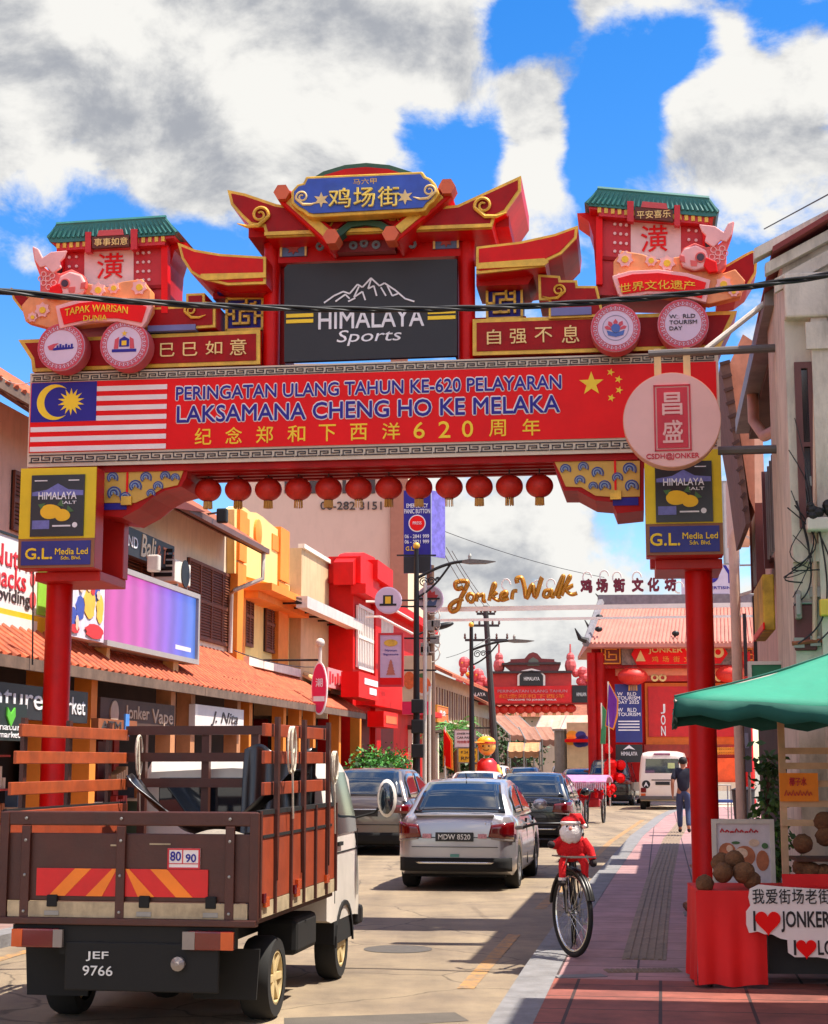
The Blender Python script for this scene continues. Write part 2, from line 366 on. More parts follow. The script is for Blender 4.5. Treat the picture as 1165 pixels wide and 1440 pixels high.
GRND = surf_mat('bare_ground', (120, 112, 100), (140, 130, 115), cracks=False)
PAVE = brick_mat('pavement_tiles', (170, 128, 124), (158, 122, 122), (74, 58, 56), .6, .6, SANG, 0.0, .010)
PAVL = brick_mat('walkway_tiles', (150, 120, 110), (140, 112, 104), (80, 66, 60), .3, .3, SANG, 0.0, .008)
PAVN = brick_mat('red_pavement_tiles', (148, 80, 64), (134, 74, 62), (60, 40, 36), .6, .6, SANG, 0.0, .012, wear=.7, shift=(.2, .1))
KERB = M('kerb_concrete', (126, 124, 124), .85, var=.25, scale=5, bump=.3, grime=.35)

def sheet(name, pts, z, mat, kind='structure'):
    o = MB().add([(x, y, z) for x, y in pts], [tuple(range(len(pts)))]).build(name, mat)
    return tag(o, kind=kind)
sheet('ground', [(-900, -300), (900, -300), (900, 2500), (-900, 2500)], -.03, GRND)
KR = [(-2.2, -8), (-.95, 1), (.87, 13.3), (1.49, 17.3), (2.6, 24), (4.75, 36.6), (7.3, 50), (8.6, 56), (10.5, 60), (16, 63)]   # right kerb line
KL = [(-8, -8), (-6.0, 0), (-3.95, 15.3), (-3.6, 17), (-.1, 40.9), (1.75, 53.5), (3.4, 66), (6.2, 95), (8, 130)]
sheet('road', KL + [(17, 130), (13.2, 95), (14, 72), (34, 72), (34, 63)] + KR[::-1], 0, ASPH)
def strip(line, off0, off1, z0, z1, mat, name, seg=None):
    """solid strip along a kerb line, between two sideways offsets"""
    mb = MB(); n = len(line); ls = []
    for i, p in enumerate(line):
        a = V(line[max(0, i-1)]); b = V(line[min(n-1, i+1)]); d = (b-a).normalized(); nr = V((d.y, -d.x))
        ls.append((V(p)+nr*off0, V(p)+nr*off1))
    rings = [[(a.x, a.y, z0), (b.x, b.y, z0), (b.x, b.y, z1), (a.x, a.y, z1)] for a, b in ls]
    mb.loft(rings)
    return tag(mb.build(name, mat), kind='structure')
def resample(line, step):
    out = [V(line[0])]
    for i in range(len(line)-1):
        a, b = V(line[i]), V(line[i+1]); L = (b-a).length; k = max(1, int(L/step))
        out += [a+(b-a)*(j/k) for j in range(1, k+1)]
    return out
strip(KR[1:], 0, .28, -.02, .125, KERB, 'kerb')
pv = [(V(p)) for p in KR]
sheet('pavement', [(p.x+.277, p.y) for p in pv] + [(34, 63.2), (34, 40), (10, 40), (9, -8)], .12, PAVE)
a_, b_ = gnd(762, 1376, .12), gnd(1165, 1392, .12)
sheet('pavement', [(a_.x+.02, a_.y), (b_.x+2, b_.y-.06), (9, 10), (9, -8), (-1.92, -8), (-.66, 1)], .124, PAVN)
strip(KL, 0, -.25, -.02, .12, KERB, 'kerb')
sheet('walkway', [(p[0]-.24, p[1]) for p in KL] + [(-6, 130), (-9, 95), (-14, 53), (-19, 17), (-26, -8)], .115, PAVL)
# plaza in front of the stage
sheet('plaza', [(10.6, 60.5), (34, 63.4), (34, 71), (9, 71)], .01, surf_mat('plaza_paving', (190, 178, 155), (205, 190, 165), cracks=False))
# worn yellow lines
def worn_paint(name, c):
    m, t, b = nodes_mat(name); L = t.links.new; N = t.nodes.new
    tc = N('ShaderNodeTexCoord'); n = N('ShaderNodeTexNoise'); n.inputs['Scale'].default_value = 7; n.inputs['Detail'].default_value = 8; n.inputs['Roughness'].default_value = .75; L(tc.outputs['Object'], n.inputs['Vector'])
    r = N('ShaderNodeMapRange'); r.inputs['From Min'].default_value = .36; r.inputs['From Max'].default_value = .58; L(n.outputs['Fac'], r.inputs['Value'])
    mx = N('ShaderNodeMix'); mx.data_type = 'RGBA'; L(r.outputs[0], mx.inputs[0]); mx.inputs[6].default_value = (*lin(c), 1); mx.inputs[7].default_value = (*lin((128, 108, 84)), 1); L(mx.outputs[2], b.inputs['Base Color'])
    b.inputs['Roughness'].default_value = .8; return m
YEL = worn_paint('worn_yellow_paint', (190, 136, 66))
def paint_line(line, off, w, name):
    n = len(line); mb = MB(); ls = []
    for i, p in enumerate(line):
        a = V(line[max(0, i-1)]); b = V(line[min(n-1, i+1)]); d = (b-a).normalized(); nr = V((d.y, -d.x)); ls.append((V(p)+nr*(off-w/2), V(p)+nr*(off+w/2)))
    o = len(mb.v)
    for a, b in ls: mb.v += [V((a.x, a.y, .004)), V((b.x, b.y, .004))]
    mb.f += [(2*i, 2*i+1, 2*i+3, 2*i+2) for i in range(n-1)]
    return tag(mb.build(name, YEL), kind='structure')
def cut(line, y0, y1):
    r_ = resample(line, .4); return [p for p in r_ if y0 <= p.y <= y1]
paint_line(cut(KR, 12.6, 17.2), -.42, .13, 'road_marking'); paint_line(cut(KR, 19.5, 50), -.42, .13, 'road_marking')
paint_line(cut(KL, 5, 40), .35, .12, 'road_marking')
# tactile strip of raised bars in the pavement, with its end block and the drain edge
TAC = M('tactile_tile', (138, 118, 98), .8, var=.3, scale=4, grime=.3)
tl = [gnd(x, y, .12) for x, y in ((906, 1350), (915, 1300), (928, 1235), (945, 1180), (968, 1148))]
tl = [p + V((0, 0, 0)) for p in tl]
mb = MB()
for k in range(len(tl)-1):
    a, b = tl[k], tl[k+1]; d = (b-a).normalized(); nr = V((d.y, -d.x, 0))
    mb.bar(a+V((0,0,.001)), b+V((0,0,.001)), .36, .008)
    for j in range(5): mb.bar(a+nr*(-.13+.065*j)+V((0,0,.007)), b+nr*(-.13+.065*j)+V((0,0,.007)), .03, .012)
tag(mb.build('tactile_paving', TAC), kind='structure')
a = gnd(852, 1366, .12); b = gnd(956, 1365, .12); mb = MB(); mb.bar(a+V((0,0,.001)), b+V((0,0,.001)), .2, .01)
for j in range(14):
    for k in range(4):
        p = a+(b-a)*((j+.5)/14) + V((0, -.07+.046*k, .006)); mb.box(p, (.028, .028, .012))
tag(mb.build('tactile_paving', TAC), kind='structure')
mb = MB(); a = gnd(782, 1374, .12); b = gnd(850, 1372, .12); mb.bar(a+V((0,0,.003)), b+V((0,0,.003)), .16, .006)
tag(mb.build('drain_cover', KERB), kind='structure')
# patched utility covers in the road
mb = MB(); p = gnd(560, 1335); disc_ = [(p.x+.32*math.cos(k*math.pi/14), p.y+.32*math.sin(k*math.pi/14), .004) for k in range(28)]
tag(mb.add(disc_, [tuple(range(28))]).build('manhole_cover', M('iron_cover', (84, 78, 70), .7, var=.3, scale=14)), kind='structure')
tag(MB().add([(q.x, q.y, .003) for q in (gnd(400, 1432), gnd(640, 1424), gnd(660, 1436), gnd(400, 1452))], [(0,1,2,3)]).build('road_patch', surf_mat('fresh_asphalt', (80, 74, 66), (98, 90, 80), cracks=False)), kind='structure')
# ------------------------------------------------------------------ the gate
RED = M('gate_red_paint', (206, 12, 8), .42, spec=.22, var=.2, scale=2.5, grime=.22, bump=.05)
RED2 = M('deep_red_paint', (176, 14, 10), .5, spec=.22, var=.24, scale=2.5, grime=.22)
MAROON = M('maroon_panel', (158, 8, 10), .5, spec=.22, var=.26, scale=3, grime=.2)
GOLD = M('gold_paint', (224, 176, 62), .42, .25, var=.3, scale=6, grime=.2)
CREAM = M('cream_vinyl', (214, 198, 172), .6, var=.1, scale=4, grime=.12)
VINYL = M('red_vinyl', (234, 8, 10), .45, spec=.22, var=.12, scale=1.5, bump=.25, bscale=2.2)
VINYL2 = M('flag_red_vinyl', (236, 10, 10), .45, spec=.22, var=.08, scale=1.5)
BLUE = M('royal_blue_vinyl', (50, 44, 140), .5, spec=.22, var=.1)
WHITE = M('white_vinyl', (236, 226, 220), .5, var=.08)
YELL = M('yellow_vinyl', (248, 210, 30), .5, var=.08)
BLACK = M('black_vinyl', (36, 36, 38), .55, var=.2, scale=1.5)
KEY = M('key_pattern_dark', (52, 44, 50), .6)
LILAC = M('lilac_disc', (216, 192, 208), .55, var=.08)
PINKR = M('pink_red_ring', (206, 70, 84), .55)
G = Fr((at(540, 1072, 18.0).x, 18.0, 0), -R(7.6))
gate = thing('street_gate', 'tall red Chinese archway with gold trimmed roofs spanning the road in the foreground', 'archway', G.M @ V((0, .4, 0)), -R(7.6))
def gp(name, mat, pts, y0, y1, parent=None, **kw): return poly_on(G, name, mat, parent or gate, pts, y0, y1, **kw)
def bordered(name, pts, y0, y1, w=.05, parent=None, fill=MAROON, side=RED, edge=GOLD):
    P = G.polys(pts, y0)
    o = G.mb().prism(P, y0+.04, y1).build(name, side, parent or gate)
    G.mb().prism(P, y0, y0+.037).build('gold_border', edge, o)
    G.mb().prism(inset(P, w), y0-.012, y0+.03).build('face_panel', fill, o)
    return o
# pillars
for px in (85, 982.5):
    x = G.un(px, 810, .30)[0]
    z1 = G.un(px, 650, .3)[1]
    G.mb().lathe([(.165, 0), (.165, .10), (.15, .13), (.15, z1)], (x, .30, .1), n=28).build('pillar', RED, gate, smooth=40)
    G.mb().box((x, .30, .06), (.5, .5, .14)).build('pillar_base', M('plinth_stone', (120, 110, 104), .8, var=.3), gate, bevel=.01)
# beam box and its banner
x0, x1, z0, z1 = G.rect(43, 1013, 525, 657)
BX0, BX1, BZ0, BZ1 = x0, x1, z0, z1
beam = G.mb().bx(x0, x1, .012, 1.0, z0, z1).build('beam', RED2, gate)
G.mb().bx(x0, x1, 0, .01, z0, z1).build('banner_backing', CREAM, beam)
mb = G.mb()
for k in range(5): mb.bx(x0+.9, x1-.9, .06+.2*k, .14+.2*k, z0-.07, z0-.002)
mb.build('soffit_rib', RED2, gate)
_, _, vz0, vz1 = G.rect(43, 1013, 539, 637)
ban = G.mb().bx(x0+.02, x1-.03, -.012, -.002, vz0, vz1).build('banner', VINYL, gate)
# greek key bands
def key_band(zc, h):
    mb = G.mb(); p = h*3.0; t = h*.13; n = int((x1-x0-.06)/p); p = (x1-x0-.06)/n
    def seg(xa, za, xb, zb): mb.bx(min(xa, xb)-t/2, max(xa, xb)+t/2, -.010, 0, min(za, zb)-t/2, max(za, zb)+t/2)
    a, b = zc-h/2, zc+h/2
    for k in range(n):
        o = x0+.03+k*p
        seg(o, b, o+p, b); seg(o, a, o+p*.92, a)
        seg(o+p*.08, a, o+p*.08, a+h*.62); seg(o+p*.08, a+h*.62, o+p*.42, a+h*.62); seg(o+p*.42, a+h*.62, o+p*.42, a+h*.33); seg(o+p*.2, a+h*.33, o+p*.42, a+h*.33)
        seg(o+p*.56, b, o+p*.56, a+h*.33); seg(o+p*.56, a+h*.33, o+p*.92, a+h*.33); seg(o+p*.92, a+h*.33, o+p*.92, a+h*.66); seg(o+p*.7, a+h*.66, o+p*.92, a+h*.66)
    return mb
key_band(vz1+.055, .075).build('key_pattern', KEY, beam); key_band(vz0-.075, .085).build('key_pattern', KEY, beam)
# striped flag with crescent and sun
fx0, fx1, fz0, fz1 = G.rect(43, 235, 540, 636); fx0 += .025; ch = (fz1-fz0)
fl = G.mb().bx(fx0, fx1, -.018, -.012, fz0, fz1).build('flag', VINYL2, gate)
mb = G.mb()
for k in range(7): mb.bx(fx0+.004, fx1, -.0215, -.018, fz1-ch*(2*k+2)/14, fz1-ch*(2*k+1)/14)
mb.build('white_stripes', WHITE, fl)
cx1 = fx0+(fx1-fx0)*.485
G.mb().bx(fx0+.002, cx1, -.025, -.0215, fz1-ch*8/14, fz1+.002).build('canton', BLUE, fl)
ccx, ccz, cr = fx0+(cx1-fx0)*.36, fz1-ch*4/14, ch*.26
i_, ir = .055, cr*.84; ta = math.acos((cr*cr-ir*ir+i_*i_)/(2*cr*i_)); tb = math.atan2(cr*math.sin(ta), cr*math.cos(ta)-i_)
P = [(ccx+cr*math.cos(a), ccz+cr*math.sin(a)) for a in [ta+(2*math.pi-2*ta)*k/28 for k in range(29)]]
Q = [(ccx+i_+ir*math.cos(a), ccz+ir*math.sin(a)) for a in [2*math.pi-tb-(2*math.pi-2*tb)*k/28 for k in range(1, 28)]]
G.mb().prism(P+Q, -.029, -.025).build('crescent', YELL, fl)
mb = G.mb(); star(mb, ccx+.20, ccz, ch*.20, -.029, -.025, 14, .52); mb.build('sun_star', YELL, fl)
mb = G.mb(); cfx, cfz = G.un(832, 540)
star(mb, cfx, cfz, .14, -.02, -.012)
for (px, py) in ((859, 524), (870, 534), (871, 549), (860, 560)):
    a, b = G.un(px, py); star(mb, a, b, .045, -.02, -.012, rot=.3)
mb.build('five_stars', YELL, ban)
OUT = WHITE
for s, (a, b, c, d), bo in (('PERINGATAN ULANG TAHUN KE-620 PELAYARAN', (248, 790, 544, 563), .03), ('LAKSAMANA CHENG HO KE MELAKA', (249, 788, 571, 595), .035)):
    text_on(G, s, OUT, ban, a-1.6, b+1.6, c-1.6, d+1.6, -.012, bold=.19, th=.004)
    text_on(G, s, BLUE, ban, a, b, c, d, -.019, bold=.05, th=.004)
mb = G.mb()
for ch_, (a, b) in zip('纪念郑和下西洋620周年', ((275, 298), (318, 341), (361, 385), (405, 430), (449, 473), (493, 517), (538, 563), (582, 598), (617, 634), (650, 666), (688, 712), (735, 760))):
    dy = (a-275)*-.028
    xa, xb, za, zb = G.rect(a, b, 602.5+dy, 626+dy); add_text(mb, ch_, xa, xb, za, zb, -.012, .006, bold=.022)
mb.build('lettering', YELL, ban, recalc=False)
# spandrels with blue waves below the beam
SPY = M('spandrel_yellow', (214, 168, 70), .55, var=.12); WAV = M('wave_blue', (60, 84, 150), .55, var=.25, scale=9); WAVL = M('wave_pale', (150, 170, 196), .55)
def spandrel(pts, ynp, bpx, waves):
    o = gp('spandrel', RED2, pts, .10, .95)
    P = G.polys(pts, .10); yp = gp('painted_panel', SPY, ynp, .08, .12, o)
    mb = G.mb(); mw = G.mb(); r2 = random.Random(3)
    for (wx, wy, r_) in waves:
        cx, cz = G.un(wx, wy, .07); s_ = r_/128
        for q, (rr, mm) in enumerate(((1, mb), (.72, mw), (.5, mb), (.25, mw))):
            pts_ = [(cx+s_*rr*math.cos(a)*(1-.25*k/14), .07-.004*q, cz+s_*rr*math.sin(a)*(1-.25*k/14)) for k, a in enumerate([R(-30+ 260*k/14) for k in range(15)])]
            mm.tube(pts_, s_*.10, 6)
    mb.build('wave_pattern', WAV, o); mw.build('wave_highlight', WAVL, o)
    a, b, c, d = bpx; box_on(G, 'blue_band', BLUE, o, a, b, c, d, .085, .11)
spandrel([(139, 655), (266, 655), (262, 672), (255, 684), (232, 690), (214, 700), (196, 715), (172, 728), (142, 724)], [(146, 662), (258, 662), (250, 682), (228, 687), (206, 700), (190, 707), (147, 707)], (147, 178, 708, 717),
         [(158, 672, 9), (160, 694, 11), (190, 684, 10), (205, 672, 9), (232, 670, 8), (222, 684, 8), (176, 700, 9), (246, 672, 7), (212, 694, 7)])
spandrel([(776, 645), (906, 645), (906, 718), (868, 722), (862, 706), (838, 704), (812, 690), (793, 690), (786, 672)], [(780, 649), (900, 648), (900, 698), (866, 699), (838, 697), (818, 685), (796, 684), (790, 670)], (862, 898, 700, 711),
         [(795, 660, 8), (820, 657, 8), (840, 665, 9), (850, 684, 9), (885, 660, 10), (888, 684, 10), (868, 672, 8), (815, 676, 8), (834, 684, 7)])
for px, py in ((178, 704), (866, 696)):
    x, z = G.un(px, py, .06); G.mb().box((x, .07, z), (.12, .05, .1)).build('gold_clasp', GOLD, gate); G.mb().bx(x-.012, x+.012, .068, .09, z, z+.42).build('red_strap', VINYL2, gate)
# second tier: maroon name panels
pl = bordered('name_panel', [(26, 478), (366, 464), (366, 512), (46, 523), (44, 506)], .05, .9, .045)
pr = bordered('name_panel', [(665, 449), (1037, 437), (1022, 468), (1013, 490), (665, 500)], .05, .9, .045)
def spaced(s, boxes, mat, parent, y, bold=.012, th=.012):
    mb = G.mb()
    for ch_, (a, b, c, d) in zip(s, boxes):
        xa, xb, za, zb = G.rect(a, b, c, d, y); add_text(mb, ch_, xa, xb, za, zb, y, th, bold=bold)
    mb.build('lettering', mat, parent, recalc=False)
CREG = M('pale_gold_letters', (238, 206, 130), .5)
spaced('巳巳如意', [(226, 246, 483, 502), (258, 278, 482, 501), (290, 313, 480, 499), (324, 347, 477, 500)], CREG, pl, .034)
spaced('自强不息', [(685, 705, 464, 485), (717, 741, 463, 484), (752, 777, 461, 482), (790, 815, 458, 483)], CREG, pr, .034)
# fret windows
def fret(fx, pq):
    xa, xb, za, zb = G.rect(*fx, .25)
    o = G.mb().bx(xa, xb, .3, .75, za, zb).build('fret_window', BLUE, gate)
    mb = G.mb(); t = .028
    def bar(u0, v0, u1, v1): mb.bx(xa+(xb-xa)*min(u0, u1)-t/2, xa+(xb-xa)*max(u0, u1)+t/2, .25, .302, za+(zb-za)*min(v0, v1)-t/2, za+(zb-za)*max(v0, v1)+t/2)
    for u0, v0, u1, v1 in ((0,0,1,0),(0,1,1,1),(0,0,0,1),(1,0,1,1),(.2,.8,.55,.8),(.2,.8,.2,.35),(.38,.6,.38,.2),(.38,.6,.8,.6),(.8,.85,.8,.2),(.55,1,.55,.6),(.2,.2,.62,.2),(.62,.42,.62,.2),(0,.5,.2,.5),(.8,.42,1,.42),(.62,.42,.5,.42),(.68,.8,.8,.8)): bar(u0, v0, u1, v1)
    mb.build('fret_bars', GOLD, o)
    xa, xb, za, zb = G.rect(*pq, .2); P = [(xa, za), (xb, za), (xb, zb), (xa, zb)]
    q = G.mb().prism(P, .2, .7).build('blue_plaque', BLUE, gate)
    mb = G.mb(); zc = (za+zb)/2
    ring(mb, xa+.1, zc, .028, .042, .185, .2, 12); ring(mb, xb-.1, zc, .028, .042, .185, .2, 12); mb.bx(xa+.15, xb-.15, .185, .2, zc+.025, zc+.038); mb.bx(xa+.15, xb-.15, .185, .2, zc-.038, zc-.025)
    for k in range(5): mb.box(((xa+xb)/2-.13+.065*k, .19, zc), (.03, .02, .03))
    mb.build('plaque_ornament', CREG, q)
fret((319, 369, 420, 464), (306, 373, 400, 413)); fret((685, 734, 405, 448), (672, 745, 387, 401))
box_on(G, 'bracket_block', RED2, gate, 300, 374, 412, 420, .3, .8); box_on(G, 'bracket_block', RED2, gate, 671, 745, 399, 406, .3, .8)
box_on(G, 'bracket_block', RED2, gate, 316, 374, 462, 470, .28, .8); box_on(G, 'bracket_block', RED2, gate, 668, 740, 447, 452, .28, .8)
# middle roofs
def roof_piece(pts, band, y0=-.25, y1=1.05):
    o = bordered('upturned_roof', pts, y0, y1, .03, fill=RED)
    gp('gold_band', GOLD, band, y0-.03, y0-.008, o); return o
roof_piece([(250, 341), (275, 351), (310, 357), (374, 361), (374, 399), (320, 401), (303, 397), (283, 392), (268, 383), (256, 364)], [(283, 385), (374, 383), (374, 390), (290, 394), (280, 390)])
roof_piece([(670, 347), (730, 340), (780, 329), (813, 317), (811, 335), (790, 357), (771, 366), (767, 374), (720, 380), (670, 385)], [(670, 370), (766, 363), (772, 368), (766, 373), (670, 378)])
def mid_under(pts): gp('roof_underside', RED2, pts, .05, .8)
mid_under([(285, 394), (374, 392), (374, 412), (318, 412), (300, 404)]); mid_under([(670, 380), (764, 374), (752, 386), (742, 400), (670, 402)])
# stepped scroll blocks beside the displays
def scroll(mb, px, py, r, flip, y):
    cx, cz = G.un(px, py, y); s_ = r/128; f = -1 if flip else 1
    pts = [(cx+f*s_*(1-.75*k/30)*math.cos(R(200-k*17)), y, cz+s_*(1-.75*k/30)*math.sin(R(200-k*17))) for k in range(31)]
    mb.tube(pts, [s_*.20*(1-.4*k/30) for k in range(31)], 6)
    mb.tube([(cx-f*s_*.9, y, cz-s_*.3), (cx+f*s_*.2, y, cz-s_*1.25), (cx+f*s_*1.5, y, cz-s_*1.3), (cx+f*s_*2.6, y, cz-s_*.9)], [s_*.22, s_*.26, s_*.2, s_*.05], 6)
sl = bordered('stepped_block', [(205, 433), (262, 430), (262, 413), (288, 412), (288, 424), (303, 426), (303, 460), (205, 466)], .0, .7, .03)
sr = bordered('stepped_block', [(757, 386), (788, 388), (789, 394), (812, 394), (813, 402), (840, 402), (850, 445), (772, 448), (772, 422), (758, 422)], .0, .7, .03)
mb = G.mb(); scroll(mb, 268, 436, 9, False, -.04); mb.build('gold_scroll', GOLD, sl)
mb = G.mb(); scroll(mb, 786, 408, 9, True, -.04); mb.build('gold_scroll', GOLD, sr)
for r_ in ((208, 275, 458, 466), (775, 832, 433, 444)):
    box_on(G, 'blue_plaque', M('faded_blue', (112, 112, 160), .6), gate, *r_, -.03, .1)
# top roof
top = bordered('upturned_roof', [(320, 267), (345, 272), (389, 287), (470, 300), (560, 297), (644, 288), (696, 264), (733, 247), (733, 268), (712, 298), (696, 306), (692, 321), (375, 334), (371, 319), (352, 316), (338, 303), (325, 288)], -.30, 1.1, .035)
for a in ((366, 302, 13, True), (680, 289, 13, False)): mb = G.mb(); scroll(mb, *a, -.34); mb.build('gold_scroll', GOLD, top)
gp('gold_band', GOLD, [(372, 326), (692, 314), (692, 319), (372, 331)], -.335, -.315, top)
for q in ((350, 376, 316, 334), (688, 716, 300, 320)): box_on(G, 'roof_underside', RED2, gate, *q, -.1, 1.0)
# body between the columns
box_on(G, 'lintel', RED, gate, 392, 648, 331, 370, .12, .85)
for px, yt in ((384, 332), (656, 320)):
    xx, zz = G.un(px, yt, .2); zb = BZ1+.001
    G.mb().lathe([(.098, 0), (.098, zz-zb)], (xx, .2, zb), n=20).build('column', RED, gate, smooth=40)
box_on(G, 'column_backing', RED2, gate, 394, 402, 370, 512, .3, .8); box_on(G, 'column_backing', RED2, gate, 640, 648, 366, 502, .3, .8)
PLQ = M('pale_blue_plaque', (96, 122, 170), .55, var=.25, scale=14)
for r_ in ((394, 432, 337, 361), (609, 646, 327, 350)):
    o = box_on(G, 'flower_plaque', PLQ, gate, *r_, .09, .13)
    xa, xb, za, zb = G.rect(*r_, .08); mb = G.mb(); star(mb, (xa+xb)/2, (za+zb)/2, .085, .075, .09, 8, .6); mb.build('flower', M('flower_red', (178, 80, 80), .6), o)
    mb = G.mb()
    for xx in (xa+.015, xb-.015): mb.bx(xx-.012, xx+.012, .07, .092, za, zb)
    mb.build('plaque_edge', CREG, o)
# green backed arch, red gable and bracket bars
GRN = M('arch_green', (40, 84, 62), .55, var=.2)
arc = [(404, 282), (430, 256), (455, 241), (485, 232), (515, 229), (548, 232), (580, 242), (603, 255), (624, 278)]
o = gp('arched_gable', GRN, arc + [(600, 300), (430, 306)], -.36, .5)
P = G.polys(arc + [(600, 300), (430, 306)], -.36); G.mb().prism(inset(P, .055), -.38, -.3).build('face_panel', RED2, o)
gf = gp('gable_field', RED2, [(416, 290), (612, 282), (562, 322), (535, 308), (514, 305), (490, 309), (470, 325)], -.34, .4)
mb = G.mb()
for (px, py) in ((446, 306), (462, 312), (478, 304), (515, 301), (552, 304), (566, 308), (584, 298)):
    a, b = G.un(px, py, -.35); ring(mb, a, b, .045, .06, -.355, -.34, 6)
mb.build('lattice_ornament', GOLD, gf)
gp('arch_band', GRN, [(470, 327), (490, 312), (514, 308), (536, 311), (560, 325), (553, 333), (533, 319), (514, 316), (494, 319), (478, 333)], -.37, -.2)
gp('arch_recess', M('arch_dark_red', (120, 20, 24), .6), [(474, 330), (494, 318), (514, 315), (534, 318), (556, 328), (556, 352), (474, 355)], -.05, .3)  # plain dark red panel below the arch
mb = G.mb()
for (px, py) in ((497, 345), (512, 342), (529, 344), (580, 343), (450, 346)):
    a, b = G.un(px, py, -.07); ring(mb, a, b, .02, .05, -.07, -.04, 12)
mb.build('cloud_ornament', M('faded_teal', (104, 116, 124), .6, var=.3), gate)
def gable_bar(p, q):
    a, b = G.P(*p, -.45), G.P(*q, -.45)
    mb = G.mb()
    d = (b-a).normalized(); n = V((-d.z, 0, d.x)); h = .09
    poly = [(a+n*h), (b+n*h), (b-n*h), (a-n*h)]
    o = mb.prism([(v.x, v.z) for v in poly], -.45, .3).build('gable_bar', RED, gate, bevel=.02)
    G.mb().prism([((a+n*.05-d*-.1).x, (a+n*.05-d*-.1).z), ((b+n*.05-d*.1).x, (b+n*.05-d*.1).z), ((b-n*.05-d*.1).x, (b-n*.05-d*.1).z), ((a-n*.05-d*-.1).x, (a-n*.05-d*-.1).z)], -.475, -.44).build('gold_inlay', GOLD, o)
    for v in (a, b): G.mb().prism([(v.x+.095*math.cos(R(60*k)), v.z+.095*math.sin(R(60*k))) for k in range(6)], -.55, -.3).build('bar_end', M('orange_cap', (206, 92, 48), .5), o)
gable_bar((399, 274), (468, 336)); gable_bar((630, 266), (551, 332))
# blue name plaque
pq = [(430, 247), (594, 240), (599, 247), (606, 250), (613, 258), (618, 271), (610, 283), (603, 288), (598, 296), (590, 297), (440, 305), (432, 303), (426, 298), (418, 294), (409, 286), (409, 268), (418, 258), (426, 256)]
P = G.polys(pq, -.62)
nm = G.mb().prism(P, -.60, -.4).build('name_plaque', GOLD, gate, bevel=.015)
G.mb().prism(inset(P, .04), -.625, -.58).build('blue_field', M('plaque_blue', (40, 74, 168), .4, var=.25, scale=5), nm)
spaced('鸡场街', [(463, 494, 266.5, 294), (498, 528, 265, 293), (532, 562, 264, 292)], M('yellow_letters', (244, 216, 96), .5), nm, -.62, .02, .03)
text_on(G, '马六甲', GOLD, nm, 497, 530, 252, 260, -.62, bold=.01)
mb = G.mb()
for px, py, f in ((425, 277, False), (604, 268, True)):
    scroll(mb, px, py, 9, f, -.63)
for px, py in ((452, 281), (570, 277)): a, b = G.un(px, py, -.63); star(mb, a, b, .09, -.635, -.62, 6, .45)
mb.build('gold_scroll', M('pale_gold_scroll', (226, 196, 130), .5), nm)
# black advertising panel between the columns
adp = [(400, 377), (405, 372), (643, 364), (643, 500), (400, 509)]
ad = gp('advert_panel', BLACK, adp, .04, .12)
WL = M('white_print', (235, 235, 235), .6)
text_on(G, 'HIMALAYA', WL, ad, 448, 597, 437.5, 463.5, .04, bold=.035)
text_on(G, 'Sports', WL, ad, 474, 565, 465, 487, .04, bold=.004, shear=.2)
mb = G.mb()
def pl2(pts, w, y): 
    q = [G.P(a, b, y) for a, b in pts]
    for i in range(len(q)-1):
        mb.bar(q[i], q[i+1], w, .006, up=(0,1,0))
for pts in ([(456, 426), (470, 416), (483, 410), (492, 413), (503, 400), (510, 404), (522, 391), (534, 402), (541, 398), (556, 408), (570, 420), (583, 424)], [(472, 424), (486, 414), (492, 420)], [(505, 403), (498, 418), (510, 410), (514, 422)], [(522, 393), (518, 406), (526, 402), (530, 416)], [(536, 404), (543, 416)], [(545, 402), (552, 416), (560, 413)], [(490, 424), (500, 419)]): pl2(pts, .018, .03)
mb.build('mountain_logo', WL, ad)
mb = G.mb()
for r_ in ((403, 441, 442, 447), (403, 441, 450, 455), (602, 641, 437, 442), (602, 641, 445, 450)): a, b, c, d = G.rect(*r_, .04); mb.bx(a, b, .03, .04, c, d)
mb.build('yellow_bars', YELL, ad)

